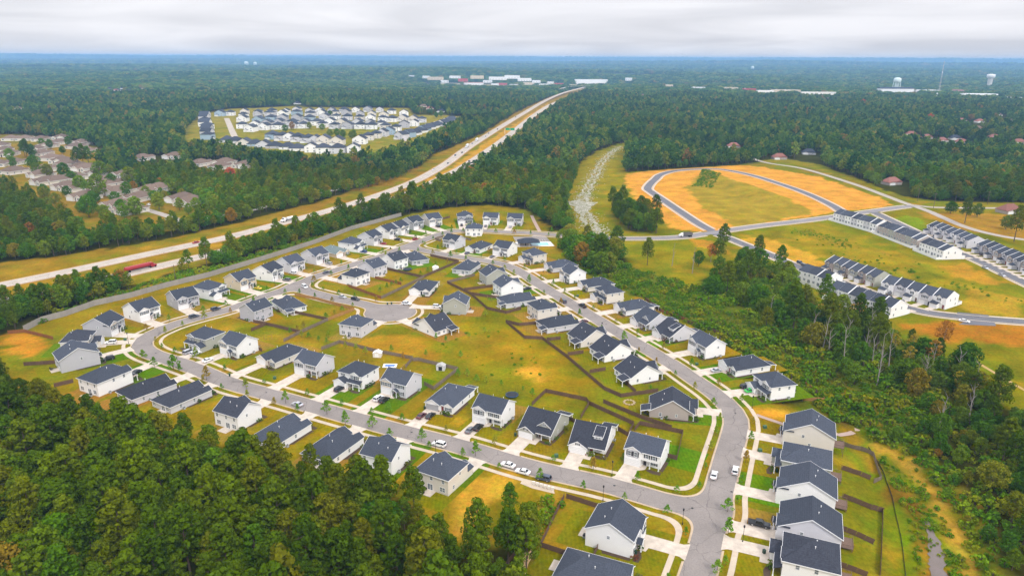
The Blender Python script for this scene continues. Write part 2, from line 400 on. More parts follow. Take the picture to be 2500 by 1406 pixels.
def clear_runs(pl, off, wd):
    """stretches of a kerb line that do not cross another carriageway"""
    others = [o_ for o_ in KERBED if o_ is not pl]; runs = [[]]
    for i, p in enumerate(pl):
        t = (pl[min(i+1, len(pl)-1)]-pl[max(0, i-1)]).normalized(); q = p+Vector((t.y, -t.x))*off
        hit = any(min((q-r_).length for r_ in o_) < 5.2 for o_ in others)
        if hit:
            if runs[-1]: runs.append([])
        else: runs[-1].append(p)
    return [r_ for r_ in runs if len(r_) > 1]
def simple_road(name, pl, wd, m_, z, kerb=True, km=None):
    mb = MB(); strip(mb, pl, 0, wd, z); struct(name, mb, m_)
    if kerb:
        mb = MB()
        for s in (-1, 1):
            for run in clear_runs(pl, s*(wd/2+.3), wd): strip(mb, run, s*(wd/2+.3), .6, z+.11)
            for run in clear_runs(pl, s*(wd/2+1.6), wd): strip(mb, run, s*(wd/2+1.6), 1.5, z-.012)
        struct('kerb', mb, km or mat('kerb_new', (.52, .44, .35), .8, .4, .4))
KERBED = [CONNECTOR, LOT_LOOP, STREET_T1, STREET_T2, OLD_ROAD]
simple_road('road', CONNECTOR, 7.6, asphalt('asphalt_connector', (.24, .222, .225), (.19, .176, .178)), .040)
simple_road('road', LOT_LOOP, 7.4, M_ASPHN, .035)
simple_road('road', STREET_T1, 7.0, M_ASPHN, .030)
simple_road('road', STREET_T2, 7.0, M_ASPHN, .026)
simple_road('road', OLD_ROAD, 6.6, asphalt('asphalt_old', (.38, .335, .30), (.29, .255, .22)), .022, False)
simple_road('road', OLD_ROAD2, 6.0, MATS['asphalt_old'], .018, False)
simple_road('road', FRONTAGE, 7.0, MATS['asphalt_old'], .022, False)
simple_road('road', TAN_LANE, 6.5, MATS['asphalt_old'], .030, False)
for r_ in (FAR_LANE, FAR_LANE2, RAMP): simple_road('road', r_, 10.0 if r_ is not RAMP else 12, M_HWY, .03, False)
OTHER_ROADS = [(subsample(HWY_UP, 40), 12), (subsample(HWY_LO, 40), 12), (subsample(LOT_LOOP, 12), 7), (subsample(STREET_T1, 14), 8), (subsample(STREET_T2, 20), 8),
               (subsample(OLD_ROAD, 20), 8), (subsample(OLD_ROAD2, 30), 6), (subsample(CONNECTOR, 20), 8), (subsample(FRONTAGE, 25), 7), (subsample(TAN_LANE, 20), 8), (FAR_LANE2, 12), (RAMP, 14)]
# townhouse parking bays beside the lower street
for (pp, z) in (([(2338, 762), (2412, 769), (2424, 783), (2330, 775)], .042), ([(2375, 778), (2425, 781), (2432, 796), (2340, 792)], .046)):
    mb = MB(); mb.poly([(p.x, p.y, z) for p in W(pp)][::-1]); struct('parking_bay', mb, M_ASPHN)

# ------------------------------------------------------------------ ground sheet
def axis(lo, hi, step, grow, far):
    a = list(np.arange(lo, hi+.1, step)); s = step
    while a[-1] < far: s *= grow; a.append(a[-1]+s)
    b = []; s = step; x = lo
    while x > -far: s *= grow; x -= s; b.append(x)
    return np.array(b[::-1]+a)
gxs = axis(-420, 620, 3.5, 1.075, 70000)
gys = axis(100, 900, 3.5, 1.045, 80000); gys = gys[gys > -3000]
PX, PY = np.meshgrid(gxs, gys)
PZ = T(PX, PY)
P_SUB = W([(-40, 830), (60, 800), (230, 735), (420, 683), (600, 632), (790, 577), (985, 526), (1085, 508), (1190, 501), (1290, 510), (1330, 545), (1350, 566), (1378, 560), (1390, 590), (1372, 600), (1400, 650), (1560, 712), (1690, 772), (1800, 840), (1905, 895), (1990, 955), (2030, 1000), (2100, 1040), (2170, 1070), (2250, 1140), (2330, 1240), (2385, 1330), (2410, 1420), (2420, 1900), (1260, 1900), (1270, 1420), (1330, 1330), (1330, 1300), (1230, 1335), (1120, 1345), (1060, 1310), (1000, 1230), (900, 1185), (800, 1172), (700, 1152), (560, 1108), (420, 1070), (200, 1045), (90, 1000), (-40, 925)])
P_HWY = W([(-700, 790), (-300, 705), (0, 640), (150, 627), (350, 592), (480, 570), (560, 548), (660, 522), (760, 498), (830, 475), (905, 460), (985, 432), (1030, 405), (1062, 375), (1110, 358), (1180, 325), (1260, 275), (1330, 240), (1400, 210), (1450, 210), (1365, 258), (1322, 294), (1280, 328), (1232, 372), (1165, 425), (1080, 460), (1000, 492), (880, 530), (760, 563), (620, 603), (450, 660), (250, 712), (0, 775), (-300, 850), (-700, 950)])
P_LOT = W([(1378, 505), (1385, 470), (1398, 448), (1410, 404), (1455, 371), (1506, 353), (1545, 347), (1530, 368), (1527, 420), (1620, 414), (1800, 403), (1852, 397), (1900, 385), (2000, 402), (2110, 442), (2200, 478), (2290, 492), (2600, 497), (2620, 560), (2700, 640), (2800, 900), (2700, 1050), (2560, 1060), (2480, 1030), (2420, 975), (2340, 905), (2260, 850), (2190, 815), (2070, 785), (1960, 728), (1900, 678), (1850, 652), (1790, 648), (1745, 668), (1700, 700), (1640, 700), (1560, 660), (1520, 635), (1470, 612), (1400, 596), (1395, 570)])
P_FAR = W([(440, 365), (452, 318), (490, 280), (560, 266), (700, 260), (1000, 264), (1010, 280), (1120, 284), (1200, 284), (1190, 292), (1110, 304), (1060, 350), (1000, 374), (900, 404), (760, 402), (560, 380)])
P_TAN = W([(-80, 335), (30, 328), (100, 333), (250, 365), (262, 392), (200, 412), (290, 440), (480, 505), (560, 522), (540, 535), (400, 565), (250, 575), (140, 540), (60, 470), (-80, 440)])
P_TAN2 = W([(490, 400), (520, 390), (620, 405), (615, 425), (520, 420)])
P_TOWN = W([(1050, 197), (1120, 186), (1260, 184), (1385, 190), (1505, 192), (1510, 205), (1380, 212), (1260, 212), (1120, 209)])
P_TOWN2 = W([(2150, 226), (2350, 222), (2500, 228), (2620, 236), (2600, 252), (2450, 246), (2330, 240), (2240, 234)])
P_TOWN3 = W([(1790, 238), (1850, 224), (2060, 228), (2060, 237), (1860, 238)])
OPEN = [P_SUB, P_HWY, P_LOT, P_FAR, P_TAN, P_TAN2]
ZONES = [  # (polygon, colour): soil and sward colours of the land itself
    (P_SUB, (.235, .19, .030)), (P_HWY, (.27, .19, .055)), (P_LOT, (.20, .19, .022)), (P_FAR, (.25, .23, .12)), (P_TAN, (.24, .17, .075)), (P_TAN2, (.24, .17, .075)),
    (P_TOWN, (.34, .29, .20)), (P_TOWN2, (.34, .29, .19)), (P_TOWN3, (.36, .28, .14)),
    (W([(1524, 424), (1620, 414), (1800, 404), (1860, 408), (1990, 430), (2100, 465), (2185, 500), (2050, 517), (1740, 566), (1700, 568), (1640, 560), (1560, 500), (1530, 450)]), (.60, .315, .20)),   # straw covered lots
    (W([(1676, 458), (1716, 420), (1735, 428), (1860, 468), (1990, 512), (1985, 520), (1830, 553), (1800, 556), (1720, 510)]), (.31, .25, .10)),       # grass bank between them
    (W([(1860, 405), (1990, 425), (2110, 462), (2190, 498), (2230, 498), (2100, 448), (1990, 412)]), (.22, .17, .05)),
    (W([(1378, 510), (1385, 470), (1410, 404), (1455, 371), (1545, 347), (1527, 420), (1525, 440), (1560, 500), (1625, 575), (1500, 580), (1420, 575)]), (.23, .21, .025)),
    (W([(1500, 592), (1680, 588), (1790, 640), (1700, 700), (1560, 660)]), (.23, .215, .018)),
    (W([(1790, 588), (1860, 580), (1960, 612), (2020, 640), (2010, 655), (1930, 655), (1880, 632)]), (.50, .31, .13)),
    (W([(1680, 580), (1740, 590), (1800, 625), (1770, 620), (1700, 600)]), (.46, .26, .10)),
    (W([(1930, 540), (2030, 545), (2240, 640), (2330, 640), (2370, 662), (2500, 720), (2500, 775), (2350, 745), (2200, 690), (2020, 630), (1900, 580)]), (.27, .225, .035)),
    (W([(2290, 650), (2360, 645), (2440, 690), (2420, 700), (2320, 672)]), (.42, .25, .09)),
    (W([(2350, 700), (2500, 730), (2500, 775), (2370, 765), (2355, 750)]), (.36, .26, .085)),
    (W([(2180, 795), (2330, 785), (2600, 800), (2620, 850), (2480, 862), (2300, 830)]), (.36, .17, .055)),
    (W([(2330, 830), (2620, 860), (2640, 980), (2500, 960), (2380, 900)]), (.19, .19, .018)),
    (W([(2172, 530), (2230, 528), (2263, 548), (2260, 566), (2225, 565), (2190, 550)]), (.17, .26, .020)),
    (W([(2240, 520), (2420, 520), (2600, 540), (2600, 600), (2440, 575), (2330, 560)]), (.32, .20, .085)),
    (W([(700, 520), (1030, 405), (1062, 378), (1080, 390), (1000, 450), (800, 515)]), (.25, .16, .06)),
    (W([(1030, 430), (1100, 385), (1230, 300), (1240, 308), (1150, 355), (1095, 395), (1030, 440)]), (.30, .20, .07)),
    (W([(1000, 462), (1100, 410), (1180, 352), (1300, 276), (1345, 248), (1330, 262), (1220, 345), (1100, 425), (1000, 470)]), (.46, .28, .10)),   # median
    (W([(500, 500), (640, 480), (760, 450), (790, 470), (640, 505), (520, 520)]), (.30, .15, .08)),
    (W([(1100, 1200), (1150, 1165), (1215, 1148), (1240, 1180), (1215, 1230), (1150, 1300), (1100, 1290)]), (.50, .32, .13)),
    (W([(1320, 1190), (1376, 1210), (1340, 1290), (1310, 1330), (1285, 1310), (1310, 1250)]), (.36, .25, .09)),
    (W([(840, 830), (960, 815), (1130, 835), (1180, 870), (1060, 880), (900, 860)]), (.34, .215, .055)),
    (W([(1020, 830), (1200, 760), (1240, 800), (1400, 880), (1480, 960), (1420, 980), (1300, 960), (1180, 930), (1120, 900)]), (.27, .205, .022)),
    (W([(1240, 905), (1320, 905), (1330, 925), (1260, 922)]), (.50, .30, .12)),
    (W([(1835, 1005), (1900, 998), (2010, 1000), (2070, 1045), (2000, 1070), (1910, 1035)]), (.36, .22, .055)),
    (W([(1842, 1000), (1930, 1000), (1960, 1020), (1880, 1025)]), (.52, .29, .11)),
    (W([(2020, 1060), (2180, 1070), (2260, 1150), (2340, 1280), (2390, 1400), (2400, 1500), (2250, 1500), (2190, 1200), (2120, 1090)]), (.19, .185, .030)),
    (W([(2150, 1080), (2215, 1170), (2240, 1290), (2190, 1300), (2160, 1180)]), (.16, .19, .018)),
    (W([(2240, 1270), (2300, 1280), (2330, 1400), (2330, 1500), (2240, 1500), (2235, 1330)]), (.20, .12, .05)),
    (W([(1365, 600), (1395, 652), (1545, 720), (1685, 795), (1790, 845), (1895, 890), (1985, 950), (2030, 1000), (2110, 1036), (2180, 1066), (2300, 1010), (2330, 920), (2190, 815), (1960, 728), (1800, 655), (1700, 700), (1560, 660)]), (.105, .15, .05)),
    (W([(15, 815), (75, 815), (110, 850), (60, 875), (15, 855)]), (.48, .24, .09)),
]
COLR = np.empty(PX.shape+(3,)); COLR[:] = (.045, .052, .018)
Rf = np.hypot(PX, PY)
fm = smooth(3500, 9000, Rf)[..., None]
COLR = COLR*(1-fm)+np.array((.050, .068, .030))*fm
wob_x = (vnoise(PX, PY, 9, 21)-.5)*7; wob_y = (vnoise(PX, PY, 9, 22)-.5)*7
for poly, c in ZONES:
    COLR[inside(PX+wob_x, PY+wob_y, poly)] = c
rd = seg_dist(PX, PY, RAVINE)+(vnoise(PX, PY, 7, 61)-.5)*5
nearr = (PY < 330) & (PX > 60)
for lo, hi, c in ((13, 17, (.23, .19, .05)), (7, 13, (.18, .19, .02)), (3.5, 7, (.13, .19, .015)), (-9, 3.5, (.17, .115, .04))): COLR[nearr & (rd >= lo) & (rd < hi)] = c
TRK = W([(2150, 1066), (2215, 1105), (2280, 1175), (2335, 1270), (2372, 1370), (2390, 1480)])
COLR[nearr & (seg_dist(PX, PY, TRK) < 2.2+(vnoise(PX, PY, 8, 62)-.5)*3)] = (.40, .27, .14)
nz = vnoise(PX, PY, 14, 31)*.6+vnoise(PX, PY, 47, 32)*.4
gm = (Rf < 1400) & (COLR[..., 0] > .15) & (COLR[..., 0] < .30)
green = np.array((.12, .185, .018)); f = (smooth(.46, .62, nz)*.55*gm)[..., None]
COLR = COLR*(1-f)+green*f
f = (smooth(.72, .86, vnoise(PX, PY, 11, 33))*.4*gm)[..., None]; COLR = COLR*(1-f)+np.array((.42, .25, .085))*f
# pale clearings far away
far_open = (vnoise(PX, PY, 900, 41) > .83) & (Rf > 6000)
COLR[far_open] = (.16, .17, .10)
ny, nx = PX.shape
V = np.stack([PX.ravel(), PY.ravel(), PZ.ravel()], 1)
idx = np.arange(nx*ny).reshape(ny, nx)
Q = np.stack([idx[:-1, :-1].ravel(), idx[:-1, 1:].ravel(), idx[1:, 1:].ravel(), idx[1:, :-1].ravel()], 1)
gme = bpy.data.meshes.new('ground')
gme.vertices.add(len(V)); gme.vertices.foreach_set('co', V.ravel())
gme.loops.add(Q.size); gme.loops.foreach_set('vertex_index', Q.ravel().astype(np.int32))
gme.polygons.add(len(Q)); gme.polygons.foreach_set('loop_start', np.arange(0, Q.size, 4, dtype=np.int32)); gme.polygons.foreach_set('loop_total', np.full(len(Q), 4, np.int32))
gme.update(calc_edges=True); gme.polygons.foreach_set('use_smooth', np.ones(len(Q), bool))
COLR = np.where((Rf < 3000)[..., None], COLR*np.array((.88, .74, .15)), COLR)
at_ = gme.attributes.new('soil', 'FLOAT_COLOR', 'POINT')
at_.data.foreach_set('color', np.concatenate([COLR.reshape(-1, 3), np.ones((nx*ny, 1))], 1).ravel().astype(np.float32))
def grass_mat(name, attr=None, col=(.2, .2, .02), tint=(.75, 1.05, .8), tuft=1.0):
    mt = bpy.data.materials.new(name); mt.use_nodes = True; nt = mt.node_tree; b = nt.nodes['Principled BSDF']
    b.inputs['Roughness'].default_value = .95; b.inputs['Specular IOR Level'].default_value = 0
    tc = N(nt, 'ShaderNodeTexCoord'); oi = N(nt, 'ShaderNodeObjectInfo')
    if attr: a = N(nt, 'ShaderNodeAttribute', attribute_name=attr).outputs['Color']
    else:
        a = oi.outputs['Color']
    def noise(s, d=5, r=.6):
        n = N(nt, 'ShaderNodeTexNoise'); n.inputs['Scale'].default_value = s; n.inputs['Detail'].default_value = d; n.inputs['Roughness'].default_value = r
        nt.links.new(tc.outputs['Object'], n.inputs['Vector']); return n.outputs[0]
    def rng(v, a0, a1, b0, b1):
        n = N(nt, 'ShaderNodeMapRange'); nt.links.new(v, n.inputs[0])
        for i, q in enumerate((a0, a1, b0, b1)): n.inputs[1+i].default_value = q
        return n.outputs[0]
    k = MA(nt, 'MULTIPLY', rng(noise(.06), .3, .7, *((.72, 1.28) if attr else (.88, 1.12))), rng(noise(.8, 7, .8), .25, .75, .50, 1.46))
    vm = N(nt, 'ShaderNodeVectorMath', operation='SCALE'); nt.links.new(a, vm.inputs[0]); nt.links.new(k, vm.inputs[3])
    tv = N(nt, 'ShaderNodeVectorMath', operation='MULTIPLY'); nt.links.new(vm.outputs[0], tv.inputs[0]); tv.inputs[1].default_value = tint
    mx = N(nt, 'ShaderNodeMix', data_type='RGBA'); nt.links.new(rng(noise(.16, 8, .75), .48, .60, 0, .85), mx.inputs[0])
    nt.links.new(vm.outputs[0], mx.inputs[6]); nt.links.new(tv.outputs[0], mx.inputs[7])
    fin = mx.outputs[2]
    dv = N(nt, 'ShaderNodeVectorMath', operation='MULTIPLY'); nt.links.new(fin, dv.inputs[0]); dv.inputs[1].default_value = (1.32, .93, 1.3)
    mx3 = N(nt, 'ShaderNodeMix', data_type='RGBA'); nt.links.new(rng(noise(.31, 8, .75),   .54, .64, 0, .6), mx3.inputs[0]); nt.links.new(fin, mx3.inputs[6]); nt.links.new(dv.outputs[0], mx3.inputs[7]); fin = mx3.outputs[2]
    if not attr:
        wv = N(nt, 'ShaderNodeTexWave'); wv.inputs['Scale'].default_value = .28; wv.inputs['Distortion'].default_value = 1.2; nt.links.new(tc.outputs['Object'], wv.inputs['Vector'])
        vm2 = N(nt, 'ShaderNodeVectorMath', operation='SCALE'); nt.links.new(fin, vm2.inputs[0]); nt.links.new(rng(wv.outputs['Fac'], 0, 1, .93, 1.07), vm2.inputs[3]); fin = vm2.outputs[0]
    nt.links.new(fin, b.inputs['Base Color'])
    bp = N(nt, 'ShaderNodeBump'); bp.inputs['Strength'].default_value = .5*tuft; bp.inputs['Distance'].default_value = .25
    nt.links.new(noise(1.6, 5, .7), bp.inputs['Height']); nt.links.new(bp.outputs[0], b.inputs['Normal'])
    return mt
M_GROUND = grass_mat('ground_soil_and_grass', 'soil')
gme.materials.append(M_GROUND)
tag(O('ground', gme), kind='structure')
M_LAWN = grass_mat('lawn_grass', None, tuft=.5)
LAWNC = dict(g=(.088, .148, .002), o=(.160, .137, .002), y=(.222, .150, .003), b=(.25, .145, .020))
# ------------------------------------------------------------------ house kit
# local frame of a house: front on y=0 facing -y, x to a visitor's right, depth towards +y
def trim_edges(mb, edges, wd=.07, h=.24):
    for a, b in edges: mb.bar((a[0], a[1], a[2]+.015), (b[0], b[1], b[2]+.015), wd, h)
def gable_x(x0, x1, y0, y1, ze, rise, ov=.38, th=.16):
    """ridge along x"""
    ym = (y0+y1)/2; s = rise/((y1-y0)/2); a, b = x0-ov, x1+ov; f, r = y0-ov, y1+ov; zo = ze-s*ov
    return [[(a, f, zo), (b, f, zo), (b, ym, ze+rise), (a, ym, ze+rise)], [(a, ym, ze+rise), (b, ym, ze+rise), (b, r, zo), (a, r, zo)]]
def gable_y(x0, x1, y0, y1, ze, rise, ov=.38, back=0.0):
    xm = (x0+x1)/2; s = rise/((x1-x0)/2); a, b = x0-ov, x1+ov; f, r = y0-ov, y1+back; zo = ze-s*ov
    return [[(a, f, zo), (xm, f, ze+rise), (xm, r, ze+rise), (a, r, zo)], [(xm, f, ze+rise), (b, f, zo), (b, r, zo), (xm, r, ze+rise)]]
def hip(x0, x1, y0, y1, ze, rise, ov=.4):
    W_, D_ = x1-x0, y1-y0; a, b, f, r = x0-ov, x1+ov, y0-ov, y1+ov; s = rise/(min(W_, D_)/2); zo = ze-s*ov; zr = ze+rise
    if W_ >= D_:
        h = D_/2; ym = (y0+y1)/2; p, q = (x0+h, ym, zr), (x1-h, ym, zr)
        return [[(a,f,zo),(b,f,zo),q,p], [(b,r,zo),(a,r,zo),p,q], [(a,r,zo),(a,f,zo),p], [(b,f,zo),(b,r,zo),q]]
    h = W_/2; xm = (x0+x1)/2; p, q = (xm, y0+h, zr), (xm, y1-h, zr)
    return [[(a,r,zo),(a,f,zo),p,q], [(b,f,zo),(b,r,zo),q,p], [(a,f,zo),(b,f,zo),p], [(b,r,zo),(a,r,zo),q]]
def pent_x(mb, x0, x1, y0, y1, z0, ze, rise):
    """gable end walls under a ridge along x (closed prism on top of z0)"""
    ym = (y0+y1)/2
    L = [(x0,y0,z0),(x0,y1,z0),(x0,y1,ze),(x0,ym,ze+rise-.03),(x0,y0,ze)]
    R = [(x1,y,z) for _, y, z in L]
    mb.poly(L[::-1]); mb.poly(R)
    mb.poly([L[0], R[0], R[4], L[4]]); mb.poly([R[1], L[1], L[2], R[2]])
def pent_y(mb, x0, x1, y0, y1, z0, ze, rise):
    xm = (x0+x1)/2
    Fp = [(x0,y0,z0),(x1,y0,z0),(x1,y0,ze),(xm,y0,ze+rise-.03),(x0,y0,ze)]
    B = [(x,y1,z) for x, _, z in Fp]
    mb.poly(Fp); mb.poly(B[::-1]); mb.poly([Fp[0], Fp[4], B[4], B[0]]); mb.poly([Fp[1], B[1], B[2], Fp[2]])
SPEC = {}
class Plan: pass
def plan(kind, var, m_, ds=1.0):
    """meshes (roof, walls, trim ...) and opening positions for one house plan; m_=-1 mirrors it"""
    k = (kind, var, m_, ds)
    if k in SPEC: return SPEC[k]
    P = Plan(); wl = MB(); rf = MB(); tr = MB(); br = [MB(), MB()]; P.win = []; P.cols = []; P.vents = []; P.extra = []
    rb = -.3
    if kind == 'A':                      # two storeys, ridge along the street, front gable over the garage bay
        w_, d, ze, rise = 11.0, 10.4*ds, 5.5, 3.0*(1+.55*(ds-1)); h = w_/2; P.w, P.d = w_, d
        pent_x(wl, -h, h, 0, d, 2.75, ze, rise)
        wl.box(-h, -.25, 0, d, rb, 2.75)
        ry = 1.5 if var == 1 else 0.0
        wl.box(-.25, h, ry, d, rb, 2.75)
        pent_y(wl, -h+.02, -.3, -.6, 2.6, rb, ze, 1.35)
        e = rf.shell(gable_x(-h, h, 0, d, ze, rise), .16); trim_edges(tr, e)
        e = rf.shell(gable_y(-h+.02, -.3, -.6, 2.6, ze, 1.35, .34), .14); trim_edges(tr, [x for x in e if min(x[0][1], x[1][1]) < -.5 and not (abs(x[0][1]-x[1][1]) > 2)])
        tr.box(-h+.04, -.32, -.64, -.602, 2.68, 2.84)
        if var == 2: tr.box(-4.6, -1.2, -.92, -.602, 2.95, 3.05); rf.poly([(-4.6,-.95,3.05),(-1.2,-.95,3.05),(-1.2,-.6,3.3),(-4.6,-.6,3.3)])
        P.garage = (-2.9, -.62, 4.9); gx = -2.9
        P.door = (.55, ry-.02)
        for x in ((-3.9, -1.9) if var != 0 else (-4.2, -2.9, -1.6)): P.win.append((x, -.63, 4.25, 0, .95, 1.45, 1))
        for x in (1.5, 3.7): P.win.append((x, 0, 4.25, 0, .95, 1.45, 1))
        P.win.append((3.2, ry, 1.45, 0, 1.7, 1.4, 1))
        for x in (-4.1, .2, 3.9): P.win.append((x, d, 4.25, 2, .9, 1.4, 0))
        for x in (-3.6, 3.6): P.win.append((x, d, 1.5, 2, 1.7, 1.4, 0))
        P.win += [(-h, 5.4, 4.3, 3, .7, .9, 0), (-h, 7.6, 1.4, 3, .8, 1.3, 0), (h, 6.4, 4.3, 1, .7, .9, 0)]
        P.patio = (.6, d)
        if var == 1:
            P.cols = [(h-.2, .16, 2.75), (2.5, .16, 2.75)]
            tr.box(-.2, h-.02, .02, .18, 2.5, 2.74)
        else:
            e = rf.shell(gable_y(-.2, 2.2, -1.45, 0, 2.6, .75, .2), .12); trim_edges(tr, [x for x in e if x[0][1] < -1.6 and x[1][1] < -1.6])
            tr.poly([(-.2,-1.45,2.6),(2.2,-1.45,2.6),(1.0,-1.45,3.3)])
            P.cols = [(-.05, -1.35, 2.6), (2.05, -1.35, 2.6)]
        P.vents = [(2.5, d/2+2.2, ze+rise-2.2*rise/(d/2)), (-1.2, d/2+1.6, ze+rise-1.6*rise/(d/2))]
        br[0].box(-h+.01, -5.25, -.66, -.55, rb, .75); br[1].box(-.62, -.28, -.66, -.55, rb, .75)
    elif kind == 'P':                    # two storeys, hipped, one-storey garage wing and porch in front
        w_, d, ze, rise = 11.4, 10.4*ds, 5.5, 3.05; h = w_/2; P.w, P.d = w_, d
        wl.box(-h, h, 0, d, rb, ze-.02)
        e = rf.shell(hip(-h, h, 0, d, ze, rise), .16); trim_edges(tr, e)
        pent_y(wl, -h+.02, -.35, -3.0, .02, rb, 2.7, 1.3)
        e = rf.shell(gable_y(-h+.02, -.35, -3.0, .03, 2.7, 1.3, .3), .14); trim_edges(tr, [x for x in e if x[0][1] < -3.2 and x[1][1] < -3.2])
        e = rf.shell([[(-.4, -2.0, 2.65), (h+.25, -2.0, 2.65), (h+.25, .02, 3.5), (-.4, .02, 3.5)]], .14); trim_edges(tr, [e[0]])
        pent_y(wl, .5, 4.7, -.35, 2.4, 3.5, ze, 1.2)
        e = rf.shell(gable_y(.5, 4.7, -.35, 2.6, ze, 1.2, .3), .14); trim_edges(tr, [x for x in e if x[0][1] < -.5 and x[1][1] < -.5])
        P.garage = (-3.0, -3.02, 4.8); P.door = (.6, -.02)
        P.cols = [(h-.15, -1.85, 2.6), (2.6, -1.85, 2.6), (.0, -1.85, 2.6)]
        P.win = [(1.7, -.35, 4.35, 0, .95, 1.4, 1), (3.5, -.35, 4.35, 0, .95, 1.4, 1), (-3.4, 0, 4.5, 0, .8, 1.0, 1), (3.6, 0, 1.45, 0, 1.7, 1.4, 1)]
        for x in (-4.0, .1, 4.1): P.win.append((x, d, 4.25, 2, .9, 1.4, 0))
        for x in (-3.7, 3.7): P.win.append((x, d, 1.5, 2, 1.7, 1.4, 0))
        P.win += [(-h, 4.2, 4.3, 3, .8, 1.3, 0), (h, 3.4, 4.3, 1, .8, 1.3, 0), (-h, 7.6, 1.5, 3, .8, 1.2, 0), (h, 7.6, 4.3, 1, .8, 1.3, 0)]
        P.patio = (.6, d); P.vents = [(1.6, 6.9, ze+rise-.8), (-1.5, 7.3, ze+rise-1.1)]
        br[0].box(-h+.01, -5.42, -3.06, -2.95, rb, .7); br[1].box(-.62, -.33, -3.06, -2.95, rb, .7)
    elif kind == 'R':                    # one-storey ranch: long hipped roof, two front gables
        w_, d, ze, rise = 11.0, 17.0, 2.85, 2.9; h = w_/2; P.w, P.d = w_, d
        wl.box(-h, h, .9, d, rb, ze-.02)
        e = rf.shell(hip(-h, h, .9, d, ze, rise), .16); trim_edges(tr, e)
        pent_y(wl, -h+.02, .3, 0, 4.0, rb, ze, 1.55)
        e = rf.shell(gable_y(-h+.02, .3, 0, 4.2, ze, 1.55, .34), .14); trim_edges(tr, [x for x in e if x[0][1] < -.2 and x[1][1] < -.2])
        pent_y(wl, 2.0, h-.02, .25, 3.0, rb, ze, 1.1)
        e = rf.shell(gable_y(2.0, h-.02, .25, 3.6, ze, 1.1, .3), .14); trim_edges(tr, [x for x in e if x[0][1] < .1 and x[1][1] < .1])
        P.garage = (-2.6, -.02, 4.8); P.door = (1.15, .88)
        P.win = [(3.75, .25, 1.5, 0, 1.7, 1.4, 1)]
        for x in (-4.0, 3.6): P.win.append((x, d, 1.5, 2, 1.6, 1.3, 0))
        P.win += [(-h, 9, 1.5, 3, .8, 1.2, 0), (h, 7.6, 1.5, 1, .8, 1.2, 0), (h, 13.0, 1.5, 1, .8, 1.2, 0), (-h, 14, 1.5, 3, .8, 1.2, 0)]
        P.patio = (1.2, d); P.cols = []
        if var == 1:                     # covered rear porch at one corner
            e = rf.shell([[(1.6, d-.05, ze+.12), (1.6, d+3.0, ze-.55), (h+.2, d+3.0, ze-.55), (h+.2, d-.05, ze+.12)][::-1]], .14); trim_edges(tr, e)
            P.cols = [(1.9, d+2.8, ze-.7), (h-.1, d+2.8, ze-.7)]
        P.vents = [(1.5, 10.5, ze+rise-.7), (-1.7, 8.0, ze+rise-.8)]
        br[0].box(-h+.01, -5.05, -.07, .05, rb, .7); br[1].box(-.02, .32, -.07, .05, rb, .7)
    else:                                # 'C' one-and-a-half storeys, steep roof with ridge along the street, dormer, porches
        w_, d, ze, rise = 11.4, 15.2, 2.85, 4.5; h = w_/2; P.w, P.d = w_, d
        ry = 1.9
        pent_x(wl, -h, h, 0, d, ze-.35, ze, rise)
        wl.box(-h, .2, 0, d, rb, ze-.35); wl.box(.2, h, ry, d, rb, ze-.35)
        e = rf.shell(gable_x(-h, h, 0, d, ze, rise), .16); trim_edges(tr, e)
        pent_y(wl, -h+.02, .15, -1.2, 3.4, rb, ze, 1.75)
        e = rf.shell(gable_y(-h+.02, .15, -1.2, 3.6, ze, 1.75, .34), .14); trim_edges(tr, [x for x in e if x[0][1] < -1.4 and x[1][1] < -1.4])
        P.garage = (-2.75, -1.22, 4.8); P.door = (1.1, ry-.02)
        P.win = [(3.6, ry, 1.45, 0, 1.7, 1.4, 0), (-2.75, -1.2, 3.45, 0, .5, .6, 1)]
        sl = rise/(d/2)
        if var == 0:                     # gabled dormer
            y0 = 2.0; z0 = ze+sl*y0
            pent_y(wl, .2, 4.8, y0, y0+3.4, z0-.4, z0+.35, 1.75)
            e = rf.shell(gable_y(.2, 4.8, y0, y0+4.4, z0+.35, 1.75, .32), .14); trim_edges(tr, [x for x in e if x[0][1] < y0-.2 and x[1][1] < y0-.2])
            P.win += [(2.15, y0, z0+.75, 0, .6, .7, 0), (2.85, y0, z0+.75, 0, .6, .7, 0)]
        else:                            # shed dormer
            y0 = 2.6; z0 = ze+sl*y0
            wl.box(1.5, 4.3, y0, y0+2.8, z0-.4, z0+1.25)
            e = rf.shell([[(1.2, y0-.35, z0+1.12), (4.6, y0-.35, z0+1.12), (4.6, y0+4.2, z0+2.62), (1.2, y0+4.2, z0+2.62)]], .14); trim_edges(tr, e)
            P.win += [(2.45, y0, z0+.55, 0, .6, .7, 0), (3.35, y0, z0+.55, 0, .6, .7, 0)]
        e = rf.shell([[(1.0, d-.3, ze+.35), (1.0, d+3.2, ze-.5), (h+.2, d+3.2, ze-.5), (h+.2, d-.3, ze+.35)][::-1]], .14); trim_edges(tr, e)
        P.cols = [(h-.18, .16, ze-.35), (2.4, .16, ze-.35), (1.3, d+3.0, ze-.66), (h-.1, d+3.0, ze-.66)]
        tr.box(.2, h-.02, .02, .2, ze-.55, ze-.34)
        P.win += [(-3.6, d, 1.5, 2, 1.6, 1.3, 0), (-.6, d, 1.5, 2, .9, 1.3, 0), (-h, 10, 1.5, 3, .8, 1.2, 0), (h, 11.5, 1.5, 1, .8, 1.2, 0), (h, 6.0, 1.5, 1, .6, .9, 0)]
        P.patio = (3.2, d); P.vents = [(-1.8, 10.4, ze+rise-1.7), (2.2, 11, ze+rise-2.1)]
